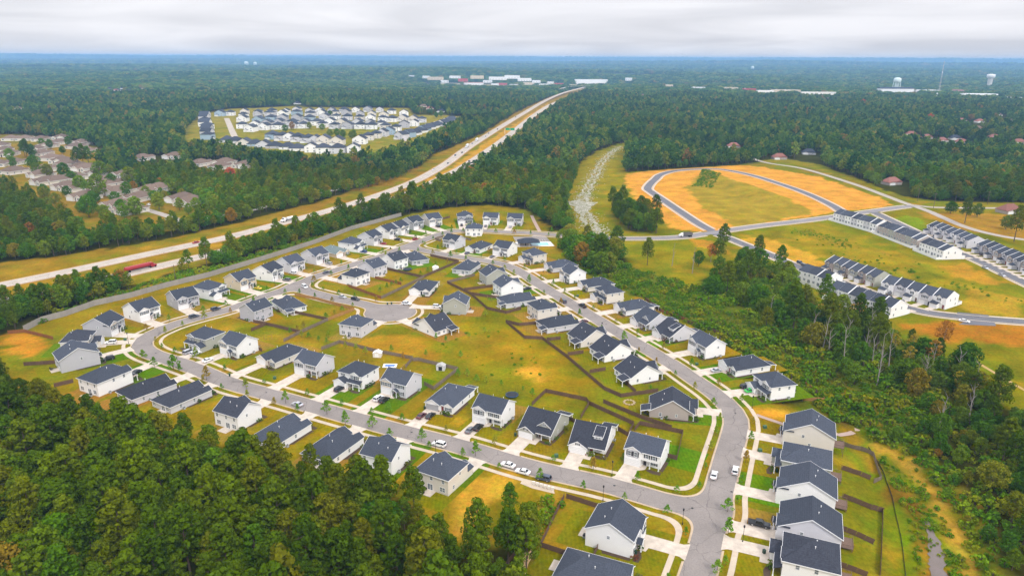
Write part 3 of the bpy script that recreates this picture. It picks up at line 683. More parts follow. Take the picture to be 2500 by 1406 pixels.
        br[0].box(-h+.01, -5.3, -1.26, -1.15, rb, .7); br[1].box(-.12, .17, -1.26, -1.15, rb, .7)
    P.m = m_
    if m_ < 0:
        for b_ in (wl, rf, tr, *br): b_.mir()
        fl = {0: 0, 2: 2, 1: 3, 3: 1}
        P.win = [(-x, y, z, fl[f], a, b, s) for x, y, z, f, a, b, s in P.win]
        P.cols = [(-x, y, z) for x, y, z in P.cols]; P.vents = [(-x, y, z) for x, y, z in P.vents]
        P.garage = (-P.garage[0],)+P.garage[1:]; P.door = (-P.door[0], P.door[1]); P.patio = (-P.patio[0], P.patio[1])
    P.wl, P.rf, P.tr, P.br = wl, rf, tr, br
    SPEC[k] = P; return P
def win_meshes(w_, h_):
    def fr():
        b = MB(); t = .09
        b.box(-w_/2-t, w_/2+t, -.07, 0, h_/2, h_/2+t); b.box(-w_/2-t, w_/2+t, -.09, 0, -h_/2-t, -h_/2)
        b.box(-w_/2-t, -w_/2, -.07, 0, -h_/2, h_/2); b.box(w_/2, w_/2+t, -.07, 0, -h_/2, h_/2)
        b.box(-w_/2, w_/2, -.05, -.02, -.03, .03)
        if w_ > 1.3: b.box(-.05, .05, -.06, -.02, -h_/2, h_/2)
        return b.mesh('window_frame', M_TRIM)
    def pn(): return MB().poly([(-w_/2,-.025,-h_/2),(w_/2,-.025,-h_/2),(w_/2,-.025,h_/2),(-w_/2,-.025,h_/2)]).mesh('pane', M_GLASS)
    def sh(): return MB().box(-.19, .19, -.05, 0, -h_/2-.05, h_/2+.05).mesh('shutter', M_SHUT)
    return CM(('wf', w_, h_), fr), CM(('wp', w_, h_), pn), CM(('ws', h_), sh)
FACE = {0: 0.0, 1: math.pi/2, 2: math.pi, 3: -math.pi/2}
def add_window(root, x, y, z, f, w_, h_, sh, shutters=True):
    fm_, pm, sm = win_meshes(w_, h_)
    n = {0: (0, -.004), 1: (.004, 0), 2: (0, .004), 3: (-.004, 0)}[f]
    wn = O('window', fm_, root, (x+n[0], y+n[1], z), FACE[f])
    O('pane', pm, wn)
    if sh and shutters:
        for s in (-1, 1): O('shutter', sm, wn, (s*(w_/2+.31), 0, 0))
def garage_mesh(wd, key, mt):
    def mk():
        b = MB()
        for i in range(4): b.box(-wd/2, wd/2, -.05, .0, .02+i*.54, .02+i*.54+.51)
        b.box(-wd/2-.12, -wd/2, -.06, 0, 0, 2.3); b.box(wd/2, wd/2+.12, -.06, 0, 0, 2.3); b.box(-wd/2-.12, wd/2+.12, -.06, 0, 2.2, 2.36)
        return b.mesh('garage_door', mt)
    return CM(('gd', wd, key), mk)
def door_mesh(i):
    def mk():
        b = MB(); b.box(-.48, .48, -.04, 0, .1, 2.2, 0); b.box(-.62, -.48, -.06, 0, .1, 2.35, 1); b.box(.48, .62, -.06, 0, .1, 2.35, 1); b.box(-.48, .48, -.06, 0, 2.2, 2.35, 1)
        return b.mesh('front_door', [M_DOORS[i], M_TRIM])
    return CM(('fd', i), mk)
def patio_door():
    def mk():
        b = MB(); b.box(-.95, .95, -.05, 0, .1, .2, 0); b.box(-.95, .95, -.05, 0, 2.1, 2.2, 0)
        for x in (-.9, 0, .9): b.box(x-.06, x+.06, -.05, 0, .2, 2.1, 0)
        b.poly([(-.85,-.02,.2),(.85,-.02,.2),(.85,-.02,2.1),(-.85,-.02,2.1)], 1)
        return b.mesh('patio_door', [M_TRIM, M_GLASS])
    return CM('pd', mk)
def col_mesh(h_):
    def mk():
        b = MB(); b.box(-.11, .11, -.11, .11, 0, h_); b.box(-.17, .17, -.17, .17, 0, .35); b.box(-.15, .15, -.15, .15, h_-.18, h_); return b.mesh('porch_column', M_TRIM)
    return CM(('col', round(h_, 2)), mk)
def vent_mesh():
    def mk():
        b = MB(); b.tube((0,0,-.3), (0,0,.45), .07, .07, 6); b.tube((0,0,.4), (0,0,.6), .15, .12, 8); return b.mesh('vent_pipe', M_VENT)
    return CM('vent', mk)
HOUSES = []; DRIVES = []
ROOFS = {'c': M_ROOF, 'k': M_ROOFB, 'g': M_ROOFG}
def build_house(key, pos, rot, kind, var, mir, wall, roof, label, ds=1.0, deck=0, low=False, gdoor=0, dcol=0, patio=True):
    P = plan(kind, var, mir, ds)
    root = O('house', None, None, (pos.x, pos.y, 0), rot); tag(root, label, 'house', 'houses of the near subdivision')
    O('wall', CM(('wl', kind, var, mir, wall, ds), lambda: P.wl.mesh('wall', WALLS[wall])), root)
    O('roof', CM(('rf', kind, var, mir, roof, ds), lambda: P.rf.mesh('roof', ROOFS[roof])), root)
    O('fascia', CM(('tr', kind, var, mir, ds), lambda: P.tr.mesh('fascia', M_TRIM)), root)
    for q in (0, 1): O('brick_base', CM(('br', kind, var, mir, q), lambda: P.br[q].mesh('brick_base', M_BRICK)), root)
    for wv in P.win: add_window(root, *wv)
    if kind == 'A' and len(HOUSES) % 3 != 1:
        ac = ['grey', 'tan', 'sage', 'lgrey'][len(HOUSES) % 4]
        if ac != wall: O('gable_panel', CM(('acc', mir, ac), lambda: (lambda b_: (b_ if mir > 0 else b_.mir()).mesh('gable_panel', WALLS[ac]))(MB().box(-4.75, -1.05, -.625, -.598, 3.0, 5.45))), root)
    gx, gy, gw = P.garage
    O('garage_door', garage_mesh(gw, gdoor, M_GDOORG if gdoor else M_GDOOR), root, (gx, gy, 0))
    O('front_door', door_mesh(dcol), root, (P.door[0], P.door[1], 0))
    for x, y, z in P.cols: O('porch_column', col_mesh(z), root, (x, y, 0))
    for x, y, z in P.vents: O('vent_pipe', vent_mesh(), root, (x, y, z))
    px_, py_ = P.patio
    O('patio_door', patio_door(), root, (px_, py_+.005, 0), math.pi)
    if deck:
        def mk():
            b = MB(); b.box(-2.4, 2.4, .02, 3.4, .35, .55)
            for x in (-2.35, 2.35): b.box(x-.04, x+.04, .05, 3.4, 1.4, 1.5)
            b.box(-2.4, 2.4, 3.32, 3.4, 1.4, 1.5)
            for i in range(13): b.box(-2.35+i*.39-.02, -2.35+i*.39+.02, 3.34, 3.38, .55, 1.4)
            for i in range(8):
                for x in (-2.35, 2.35): b.box(x-.02, x+.02, .1+i*.42, .14+i*.42, .55, 1.4)
            return b.mesh('deck', M_DECK)
        dk = O('deck', CM('deck', mk), root, (px_, py_, 0))
        for x in (-2.2, 2.2): O('post', CM('dpost', lambda: MB().box(-.09, .09, -.09, .09, -3.6, .35).mesh('post', M_DECK)), dk, (x, 3.2, 0))
        O('foundation_wall', CM(('fw', kind, var, mir, ds, wall), lambda: MB().box(-P.w/2+.03, P.w/2-.03, .5, P.d-.03, -3.2, -.05).mesh('foundation_wall', WALLS[wall])), root)
    elif patio and kind in 'APR':
        O('patio_slab', CM('pslab', lambda: MB().box(-2.0, 2.0, 0, 3.0, -.1, .11).mesh('patio_slab', M_CONC)), root, (px_, py_+.01, 0))
    c, s = math.cos(rot), math.sin(rot)
    HOUSES.append(dict(key=key, root=root, pos=pos, rot=rot, P=P, label=label, c=c, s=s))
    return root
def L2W(h, x, y): return Vector((h['pos'].x+x*h['c']-y*h['s'], h['pos'].y+x*h['s']+y*h['c']))
def near_street(p):
    best = None
    for pl in STREETS:
        for a, b in zip(pl[:-1], pl[1:]):
            d = b-a; t = max(0, min(1, (p-a).dot(d)/max(d.length_squared, 1e-9))); q = a+d*t; L = (p-q).length
            if best is None or L < best[0]: best = (L, q, d.normalized())
    return best
# table: key, front-centre survey pixel, plan, variant, mirror(1: garage on visitor's left), wall, roof, lawn colour, label, options
T2 = 'two-storey house'
def hl(look, where): return look+', '+where
IN = 'from junction on near street inner side'
FS = 'from junction on near street forest side'
GF = 'from bend along the long grey fence'
OC = 'from pool on curving road outer side'
IC = 'from pool on curving road inner side'
RC = 'down the right-hand column above the pond'
TABLE = [
 ('n1', 1566, 1140, 'A', 1, 1, 'white', 'c', 'o', hl('white '+T2+' with grey garage bay', 'first '+IN), {}),
 ('n2', 1432, 1107, 'C', 1, 1, 'white', 'k', 'o', hl('white craftsman house with shed dormer', 'second '+IN), {}),
 ('n3', 1305, 1071, 'C', 0, 1, 'sage', 'k', 'y', hl('grey craftsman house with gabled dormer', 'third '+IN), {}),
 ('n4', 1189, 1036, 'A', 1, 1, 'white', 'c', 'o', hl('white '+T2+' with trampoline behind', 'fourth '+IN), {}),
 ('n5', 1071, 1005, 'R', 1, 1, 'white', 'c', 'y', hl('white ranch house with grey garage door', 'fifth '+IN), dict(gdoor=1)),
 ('n6', 962, 965, 'A', 0, 1, 'lgrey', 'c', 'g', hl('pale grey '+T2+' with clipped side shrubs', 'sixth '+IN), {}),
 ('n7', 856, 943, 'P', 0, 1, 'white', 'c', 'g', hl('white hipped '+T2+' with garage wing', 'seventh '+IN), {}),
 ('n8', 748, 917, 'A', 1, 1, 'lgrey', 'c', 'y', hl('light grey '+T2+' with brick porch', 'eighth '+IN), {}),
 ('n9', 649, 893, 'R', 0, 1, 'cream', 'c', 'o', hl('cream ranch house with long dark roof', 'ninth '+IN), {}),
 ('n10', 561, 868, 'A', 0, 1, 'white', 'c', 'o', hl('white '+T2+' with black shutters', 'tenth '+IN), {}),
 ('n11', 482, 851, 'P', 0, -1, 'sage', 'c', 'o', hl('sage hipped '+T2+' inside the bend', 'eleventh '+IN), {}),
 ('s1', 1103, 1155, 'P', 0, 1, 'cream', 'c', 'g', hl('cream hipped '+T2+' beside bare soil', 'first '+FS), {}),
 ('s2', 966, 1113, 'A', 2, -1, 'white', 'c', 'g', hl('white '+T2+' with rear patio cover', 'second '+FS), {}),
 ('s3', 857, 1073, 'R', 0, -1, 'white', 'c', 'o', hl('white ranch house half hidden by pines', 'third '+FS), {}),
 ('s4', 732, 1040, 'R', 0, -1, 'white', 'c', 'y', hl('white ranch house with broad blue-grey roof', 'fourth '+FS), {}),
 ('s5', 612, 1013, 'A', 0, -1, 'white', 'k', 'y', hl('bright white gabled '+T2, 'fifth '+FS), {}),
 ('s6', 497, 957, 'R', 0, -1, 'lgrey', 'k', 'o', hl('pale grey ranch house with dark roof', 'sixth '+FS), {}),
 ('s7', 415, 941, 'R', 0, -1, 'lgrey', 'k', 'o', hl('ranch house with wide black roof', 'seventh '+FS), {}),
 ('s8', 303, 926, 'P', 0, -1, 'white', 'c', 'g', hl('white hipped '+T2+' facing the bend', 'eighth '+FS), {}),
 ('s9', 238, 878, 'A', 2, -1, 'grey', 'c', 'g', hl('grey gabled '+T2+' facing the bend', 'ninth '+FS), {}),
 ('s10', 228, 847, 'P', 0, -1, 'cream', 'k', 'o', hl('cream '+T2+' with dark hipped roof', 'tenth '+FS), {}),
 ('f1', 289, 812, 'A', 2, 1, 'grey', 'c', 'o', hl('grey '+T2, 'first '+GF), {}),
 ('f2', 368, 779, 'A', 0, 1, 'white', 'c', 'b', hl('white '+T2, 'second '+GF), {}),
 ('f3', 462, 751, 'A', 2, 1, 'grey', 'c', 'b', hl('grey '+T2, 'third '+GF), {}),
 ('f4', 534, 725, 'P', 0, 1, 'white', 'c', 'g', hl('white hipped '+T2, 'fourth '+GF), {}),
 ('f5', 607, 704, 'A', 2, 1, 'tan', 'c', 'g', hl('tan '+T2, 'fifth '+GF), {}),
 ('f6', 679, 681, 'A', 2, 1, 'white', 'c', 'g', hl('white '+T2, 'sixth '+GF), {}),
 ('f7', 728, 662, 'A', 0, 1, 'lgrey', 'c', 'b', hl('pale grey '+T2, 'seventh '+GF), {}),
 ('f8', 788, 642, 'A', 2, 1, 'lgrey', 'c', 'b', hl('pale grey '+T2, 'eighth '+GF), {}),
 ('f9', 838, 626, 'R', 0, 1, 'tan', 'g', 'y', hl('tan ranch house with green-grey roof', 'ninth '+GF), {}),
 ('f10', 878, 611, 'P', 0, 1, 'white', 'c', 'g', hl('white hipped '+T2, 'tenth '+GF), {}),
 ('f11', 923, 596, 'A', 2, 1, 'lgrey', 'c', 'o', hl('pale grey '+T2, 'eleventh '+GF), {}),
 ('f12', 961, 580, 'A', 2, 1, 'white', 'c', 'o', hl('white '+T2, 'twelfth '+GF), {}),
 ('f13', 989, 571, 'A', 0, 1, 'white', 'c', 'g', hl('white '+T2, 'thirteenth '+GF), {}),
 ('f14', 1022, 559, 'A', 2, 1, 'grey', 'c', 'g', hl('grey '+T2, 'fourteenth '+GF), {}),
 ('f15', 1064, 552, 'A', 0, 1, 'cream', 'c', 'g', hl('cream '+T2, 'fifteenth '+GF), {}),
 ('t1', 1136, 545, 'P', 0, 1, 'grey', 'c', 'g', 'grey two-storey house, leftmost of three backed by the woods at the top street', {}),
 ('t2', 1197, 549, 'A', 0, 1, 'white', 'c', 'o', 'white two-storey house, middle of three backed by the woods at the top street', {}),
 ('t3', 1256, 551, 'A', 0, 1, 'lgrey', 'c', 'o', 'pale two-storey house beside the footpath, last of three backed by the woods', {}),
 ('e1', 1160, 568, 'P', 0, -1, 'white', 'c', 'b', 'white two-storey house seen from behind, across from the three wood-edge houses', {}),
 ('e2', 1097, 606, 'A', 1, -1, 'lgrey', 'c', 'o', 'pale two-storey house on the corner of the cross street, small fence beside it', {}),
 ('e3', 1153, 617, 'R', 0, 1, 'white', 'c', 'g', 'white ranch house on the cross street between two taller houses', {}),
 ('e4', 1222, 625, 'A', 0, 1, 'white', 'c', 'y', 'white two-storey house on the cross street just below the pool parking', {}),
 ('c1', 1288, 640, 'P', 0, 1, 'cream', 'c', 'b', hl('cream hipped '+T2, 'first '+OC), {}),
 ('c2', 1338, 660, 'R', 0, 1, 'lgrey', 'c', 'b', hl('pale grey ranch house', 'second '+OC), {}),
 ('c3', 1379, 686, 'A', 0, 1, 'white', 'c', 'o', hl('white '+T2, 'third '+OC), {}),
 ('c4', 1422, 706, 'R', 0, 1, 'cream', 'c', 'o', hl('cream ranch house', 'fourth '+OC), {}),
 ('c5', 1466, 734, 'P', 0, 1, 'cream', 'c', 'b', hl('cream hipped '+T2, 'fifth '+OC), {}),
 ('c6', 1512, 763, 'R', 1, 1, 'white', 'c', 'b', hl('white ranch house', 'sixth '+OC), {}),
 ('c7', 1559, 797, 'C', 0, 1, 'lgrey', 'c', 'o', hl('pale grey house with gabled dormer', 'seventh '+OC), {}),
 ('c8', 1615, 827, 'C', 1, 1, 'lgrey', 'k', 'g', hl('grey house with shed dormer', 'eighth '+OC), {}),
 ('c9', 1701, 865, 'A', 0, 1, 'white', 'c', 'o', hl('white '+T2, 'ninth '+OC), {}),
 ('c10', 1773, 907, 'R', 1, 1, 'white', 'c', 'g', hl('white ranch house', 'tenth '+OC), {}),
 ('c11', 1858, 961, 'P', 0, 1, 'white', 'c', 'g', hl('white '+T2+' with green car', 'eleventh '+OC), {}),
 ('r1', 1915, 1066, 'A', 2, -1, 'cream', 'c', 'y', hl('cream gabled '+T2+' by the footpath', 'first '+RC), dict(deck=1)),
 ('r2', 1908, 1136, 'P', 0, 1, 'sage', 'c', 'y', hl('sage hipped '+T2+' with rear deck', 'second '+RC), dict(deck=1)),
 ('r3', 1900, 1203, 'A', 2, -1, 'white', 'c', 'g', hl('white gabled '+T2, 'third '+RC), dict(deck=1)),
 ('r4', 1900, 1294, 'A', 2, -1, 'lgrey', 'c', 'b', hl('pale grey gabled '+T2+' with black pickup', 'fourth '+RC), dict(deck=1)),
 ('r5', 1908, 1375, 'P', 0, 1, 'white', 'k', 'o', hl('white hipped '+T2+' with near-black roof', 'fifth '+RC), dict(deck=1)),
 ('b1', 1557, 1332, 'A', 2, -1, 'white', 'c', 'o', 'white gabled two-storey house below the junction, fenced yard on its left', {}),
 ('b2', 1535, 1440, 'R', 0, 1, 'white', 'c', 'o', 'ranch house cut off by the bottom edge, only its blue-grey roof showing', {}),
 ('k1', 610, 769, 'A', 2, 1, 'grey', 'c', 'b', 'grey two-storey house on the cul-de-sac corner facing the fence-side street', {}),
 ('k2', 690, 742, 'R', 1, 1, 'white', 'c', 'g', 'white ranch house with orange-fenced yard beside the cul-de-sac entry', dict(face=(660, 722))),
 ('k3', 886, 802, 'P', 0, 1, 'lgrey', 'c', 'y', 'pale grey hipped two-storey house at the foot of the cul-de-sac', dict(face=(940, 768))),
 ('k4', 1035, 795, 'C', 0, -1, 'white', 'k', 'b', 'white house with sweeping dark roof and corner porch at the cul-de-sac', dict(face=(960, 765))),
 ('k5', 1087, 757, 'A', 2, 1, 'sage', 'c', 'b', 'grey-green gabled two-storey house on the right of the cul-de-sac', dict(face=(1040, 755))),
 ('k6', 1023, 722, 'R', 1, 1, 'white', 'c', 'b', 'white ranch house with open garage above the cul-de-sac', dict(face=(985, 760))),
 ('i1', 853, 686, 'P', 0, -1, 'white', 'c', 'b', 'white hipped two-storey house with red-fenced yard above the cul-de-sac entry', {}),
 ('i2', 891, 664, 'A', 2, 1, 'lgrey', 'c', 'o', 'pale grey two-storey house across from the tan ranch with green-grey roof', {}),
 ('i3', 945, 646, 'A', 0, 1, 'white', 'c', 'b', 'white two-storey house with round black trampoline behind it', {}),
 ('i4', 1003, 629, 'R', 0, 1, 'grey', 'c', 'b', 'grey ranch house at the top corner of the inner block', dict(face=(975, 610))),
 ('v1', 1153, 651, 'R', 0, -1, 'lgrey', 'c', 'o', hl('pale grey ranch house', 'first '+IC), dict(face=(1175, 636))),
 ('v2', 1230, 684, 'A', 2, -1, 'sage', 'c', 'o', hl('grey-green '+T2, 'second '+IC), {}),
 ('v3', 1266, 711, 'A', 2, -1, 'white', 'c', 'g', hl('white '+T2, 'third '+IC), {}),
 ('v4', 1297, 735, 'R', 1, -1, 'lgrey', 'c', 'o', hl('pale grey ranch house', 'fourth '+IC), {}),
 ('v5', 1346, 766, 'P', 0, -1, 'cream', 'c', 'b', hl('off-white hipped '+T2, 'fifth '+IC), {}),
 ('v6', 1400, 792, 'R', 1, -1, 'lgrey', 'c', 'o', hl('pale grey ranch house', 'sixth '+IC), {}),
 ('v7', 1473, 825, 'C', 0, -1, 'cream', 'k', 'o', hl('pinkish cream house with steep dark roof', 'seventh '+IC), {}),
 ('v8', 1530, 858, 'C', 0, -1, 'white', 'k', 'g', hl('white house with steep dark roof', 'eighth '+IC), {}),
 ('v9', 1598, 912, 'C', 0, -1, 'white', 'k', 'o', hl('white house with steep roof', 'ninth '+IC), {}),
 ('v10', 1692, 1010, 'C', 0, -1, 'taupe', 'k', 'g', hl('taupe house with dark roof', 'tenth '+IC), dict(face=(1775, 1018))),
]
for i, (key, px, py, kind, var, mir, wall, roof, lawn, label, opt) in enumerate(TABLE):
    p = flat(px, py).xy; opt = dict(opt); face = opt.pop('face', None)
    if face: d = flat(*face).xy-p
    else: d = near_street(p)[1]-p
    d.normalize(); rot = math.atan2(-d.x, d.y)+math.pi      # local -y points along d
    DS = dict(b1=1.2, r5=1.2, r2=1.3, v2=1.22, v3=1.22, s8=1.35, s9=1.35, k5=1.1, i2=1.2, i3=1.2, e4=1.15)
    if kind in 'AP': opt['ds'] = DS.get(key, {'r': 1.42, 'f': 1.22}.get(key[0], 1.0))
    build_house(key, p, rot, kind, var, mir, wall, roof, label, dcol=i % 3, **opt)
    h = HOUSES[-1]; P = h['P']; h['lawn'] = lawn
    # setback to the carriageway, walking out from the garage door
    gx, gy, gw = P.garage; s = 0.0
    while s < 30:
        q = L2W(h, gx, gy-s)
        if SDs(q.x, q.y) < .05: break
        s += .25
    h['set'] = s if s < 30 else 9.0
    y0 = gy-h['set']-.15; wd = 5.2
    mb = MB()
    def pt(x, y, z): q = L2W(h, x, y); return (q.x, q.y, z)
    zd = Z_DRIVE+.0006*(i % 7)
    mb.poly([pt(gx-wd/2, gy-.02, zd), pt(gx-wd/2, y0+1.6, zd), pt(gx-wd/2-.9, y0, zd), pt(gx+wd/2+.9, y0, zd), pt(gx+wd/2, y0+1.6, zd), pt(gx+wd/2, gy-.02, zd)])
    dx = P.door[0]; zk = zd-.006; sgn = 1 if dx > gx else -1      # walk from the drive to the front door
    yd = P.door[1]
    mb.poly([pt(gx+sgn*wd/2-sgn*.3, gy-2.2, zk), pt(dx+.9*sgn, gy-2.2 if gy < -1 else yd-2.4, zk), pt(dx+.9*sgn, yd-.1, zk), pt(dx-.8*sgn, yd-.1, zk), pt(gx+sgn*wd/2-sgn*.3, gy-.6, zk)] if sgn > 0 else
            [pt(gx+sgn*wd/2-sgn*.3, gy-.6, zk), pt(dx-.8*sgn, yd-.1, zk), pt(dx+.9*sgn, yd-.1, zk), pt(dx+.9*sgn, gy-2.2 if gy < -1 else yd-2.4, zk), pt(gx+sgn*wd/2-sgn*.3, gy-2.2, zk)])
    # control joints are real gaps: the slab is laid in bays
    struct('driveway', mb, M_CONC)
    if key[0] in 'nrvckbsi':          # mulched beds along the front wall and one side
        mb = MB(); m2 = P.m; zb = Z_DRIVE-.012; yb = P.door[1]
        fx0, fx1 = (1.9*m2, (P.w/2+.9)*m2); yy = (-.35 if kind != 'C' else .0); yo = yy-1.5-(2.0 if kind == 'P' else 0); yy -= (2.0 if kind == 'P' else 0)
        q_ = [pt(fx0, yy, zb), pt(fx0, yo+.5, zb), pt((fx0+fx1)/2, yo-.3, zb), pt(fx1, yo, zb), pt(fx1, yy, zb)]
        mb.poly(q_ if m2 > 0 else q_[::-1])
        sx = (P.w/2+.05)*m2; q_ = [pt(sx, .5, zb), pt(sx+1.1*m2, .2, zb), pt(sx+1.2*m2, P.d*.6, zb), pt(sx, P.d*.65, zb)]
        mb.poly(q_ if m2 > 0 else q_[::-1])
        struct('garden_bed', mb, mat('mulch_dark', (.06, .038, .026), .95, .6, 2.0, col2=(.11, .07, .045)))
    DRIVES.append((h, gx, wd/2+.9, y0-.6, gy))
    # lot sward
    hw = P.w/2+2.1; back = P.d+(7.5 if key[0] not in 'rt' else 5.5)
    if key == 'n1': hw = 0
    mb = MB(); zl = .006+.00045*i
    x0, x1 = -P.w/2-2.1, P.w/2+2.1
    if key == 'n1': x1 = P.w/2+11
    if key == 'b1': x1 = P.w/2+3
    if key[0] == 'r': back = P.d-1
    fr_y = gy-h['set']-1
    mb.poly([pt(x0, fr_y, zl), pt(x1, fr_y, zl), pt(x1, P.d*.45, zl), pt(x0, P.d*.45, zl)])
    o = struct('lawn', mb, M_LAWN); c = LAWNC[lawn]; j = RNG.uniform(.86, 1.14); o.color = (c[0]*j*RNG.uniform(.9, 1.1), c[1]*j, c[2]*j, 1)
    if key[0] != 'r':
        mb = MB(); zl += .0002
        mb.poly([pt(x0, P.d*.45, zl), pt(x1, P.d*.45, zl), pt(x1, back, zl), pt(x0, back, zl)])
        o = struct('lawn', mb, M_LAWN); c = LAWNC[RNG.choice(lawn+'yobog')]; o.color = (*[v*RNG.uniform(.9, 1.1) for v in c], 1)
HK = {h['key']: h for h in HOUSES}
REFC = dict(t1='left wood-edge house', t2='middle wood-edge house', t3='right wood-edge house', e1='house backing the top street', e2='cross-street corner house', e3='cross-street ranch', e4='white house below the pool', b1='white house below the junction', b2='bottom-edge ranch',
            k1='cul-de-sac corner house', k2='orange-fenced ranch', k3='house at the cul-de-sac foot', k4='corner-porch cul-de-sac house', k5='grey-green cul-de-sac house', k6='open-garage ranch', i1='red-fenced white house', i2='pale grey inner-block house', i3='trampoline house', i4='top-corner grey ranch')
def ref(key):
    if key in REFC: return REFC[key]
    return ORD[int(key[1:])-1]+' '+{'n': 'inner near-street house', 's': 'forest-side house', 'f': 'fence-side house', 'c': 'outer curve house', 'v': 'inner curve house', 'r': 'right-column house'}[key[0]]
def near_house(x, y):
    b = min(HOUSES, key=lambda h: (L2W(h, 0, h['P'].d/2)-Vector((x, y))).length)
    return b, (L2W(b, 0, b['P'].d/2)-Vector((x, y))).length
def on_drive(x, y, margin=0.0):
    for h, gx, hw, ya, yb in DRIVES:
        dx, dy = x-h['pos'].x, y-h['pos'].y
        if dx*dx+dy*dy > 900: continue
        lx = dx*h['c']+dy*h['s']; ly = -dx*h['s']+dy*h['c']
        if abs(lx-gx) < hw+margin and ya-margin < ly < yb+margin: return True
    return False
def in_sub(x, y): return not (y > 560 and x > 95)
keepk = lambda x, y: not on_drive(x, y, -.1)
def kz(s): return float(np.interp(s, [0, .16, .46, .6], [Z_ROAD, Z_KERB, Z_KERB, .03]))
kb = MB()
for a, b in ((0, .16), (.16, .46), (.46, .6)):
    q = band(a, b, kz, keepk); o_ = len(kb.v); kb.v += q.v; kb.f += [tuple(i+o_ for i in f_) for f_ in q.f]; kb.mi += q.mi
struct('kerb', kb, M_KERB)
def keepw(x, y):
    if y > 440 and x > 60: return False
    return True
struct('sidewalk', band(2.5, 4.0, lambda s: Z_WALK, keepw), M_WALK)
# ------------------------------------------------------------------ townhouses
def town_row(label, a, b, rear, walls, name_cols, split=None):
    A, B = flat(*a).xy, flat(*b).xy
    d = (B-A); L = d.length; n = max(2, round(L/6.4)); uw = L/n; D = 12.0
    t = d.normalized(); away = Vector((-t.y, t.x)); 
    if away.y < 0: away = -away
    mid = (A+B)/2
    if rear: pos = mid+away*D; xdir = -t
    else: pos = mid; xdir = t
    rot = math.atan2(xdir.y, xdir.x)
    root = O('townhouse_row', None, None, (pos.x, pos.y, TZ(pos.x, pos.y)), rot); tag(root, label, 'townhouses', 'townhouse rows')
    ze, rise = 5.6, 3.0; x = -L/2
    for k in range(n):
        wm = WALLS[walls[k % len(walls)]]; step = (.0, .35, .12)[k % 3]; x0, x1 = x+.02, x+uw-.02; x += uw; dy = (-.8, 0, -.4)[k % 3]
        w1 = MB(); pent_x(w1, x0, x1, dy, D, -.3, ze+step, rise); O('wall', w1.mesh('wall', wm), root)
        r1 = MB(); r1.shell(gable_x(x0, x1, dy, D, ze+step, rise, .0, .16), .16)
        gm = MB(); xm = (x0+x1)/2
        gw = uw*.42 if k % 2 == 0 else uw*.62
        ga, gb = (xm-gw/2, xm+gw/2)
        pent_y(gm, ga, gb, dy-.45, dy+2.4, 2.7, ze+step, 1.2); O('front_gable', gm.mesh('front_gable', wm), root)
        r1.shell(gable_y(ga, gb, dy-.45, dy+2.6, ze+step, 1.2, .25), .14)
        O('roof', r1.mesh('roof', M_ROOF), root)
        pw = MB(); zo = ze+step
        for (p, q) in (((x0, dy-.3, zo-.1), (x0, (dy+D)/2, zo+rise+.12)), ((x0, (dy+D)/2, zo+rise+.12), (x0, D+.3, zo-.1))): pw.bar(p, q, .3, .5)
        O('party_wall_coping', pw.mesh('party_wall_coping', M_TRIM), root)
        if k % 2 == 0:         # one-storey garage projection with a hipped roof
            g = MB(); g.box(x0+.15, x0+3.9, dy-2.6, dy, -.3, 2.6); O('garage_wing', g.mesh('garage_wing', wm), root)
            g = MB(); g.shell([[(x0, dy-2.9, 2.55), (x0+4.1, dy-2.9, 2.55), (x0+4.1, dy, 3.4), (x0, dy, 3.4)]], .14); O('wing_roof', g.mesh('wing_roof', M_ROOF), root)
            gy = dy-2.62
        else: gy = dy-.02
        O('garage_door', garage_mesh(3.0, 0, M_GDOOR), root, (x0+2.0, gy, 0))
        O('front_door', door_mesh(k % 3), root, (x1-1.0, dy-.02, 0))
        add_window(root, xm-.65 if gw > 3 else xm, dy-.45, 4.3+step, 0, .9, 1.3, 1)
        if gw > 3: add_window(root, xm+1.0, dy-.45, 4.3+step, 0, .9, 1.3, 1)
        for (wx, wz, ww) in ((x0+1.5, 4.2+step, .9), (x1-1.5, 4.2+step, .9), (x0+1.6, 1.5, 1.5)): add_window(root, wx, D, wz, 2, ww, 1.3, 0)
        O('patio_door', patio_door(), root, (x1-1.6, D+.005, 0), math.pi)
        c, s = math.cos(rot), math.sin(rot)
        mb = MB()
        def pt(px, py): return (pos.x+px*c-py*s, pos.y+px*s+py*c, .055)
        mb.poly([pt(x0+.5, gy-.02), pt(x0+.5, gy-6.5+(0 if k % 2 == 0 else -2.6)), pt(x0+3.6, gy-6.5+(0 if k % 2 == 0 else -2.6)), pt(x0+3.6, gy-.02)]); struct('driveway', mb, M_CONC)
    for sx, f in ((-L/2+.02, 3), (L/2-.02, 1)):
        for (wy, wz) in ((4.0, 4.3), (8.5, 4.3), (9.5, 1.5)): add_window(root, sx, wy, wz, f, .8, 1.2, 0)
    # white vinyl privacy fence behind the row
    FENCES_V.append((pos, rot, L, D, label))
    TOWN.append((pos, rot, L, D)); return root
FENCES_V = []; TOWN = []
town_row('white townhouse row at the top left of the terrace, backs with long white fence', (2033, 537), (2137, 567), True, ['white', 'lgrey'], None)
town_row('taupe townhouse row seen from behind, between two white rows on the terrace', (2141, 569), (2237, 606), True, ['taupe', 'sage', 'taupe'], None)
town_row('white townhouse row end block beside the parked street cars, seen from behind', (2242, 611), (2300, 634), True, ['white'], None)
town_row('pale grey townhouse row facing the upper townhouse street, beside bright green lawn', (2263, 568), (2362, 607), False, ['lgrey', 'white', 'lgrey'], None)
town_row('dark grey townhouse row running off the right edge on the upper street', (2383, 615), (2560, 692), False, ['grey', 'taupe'], None)
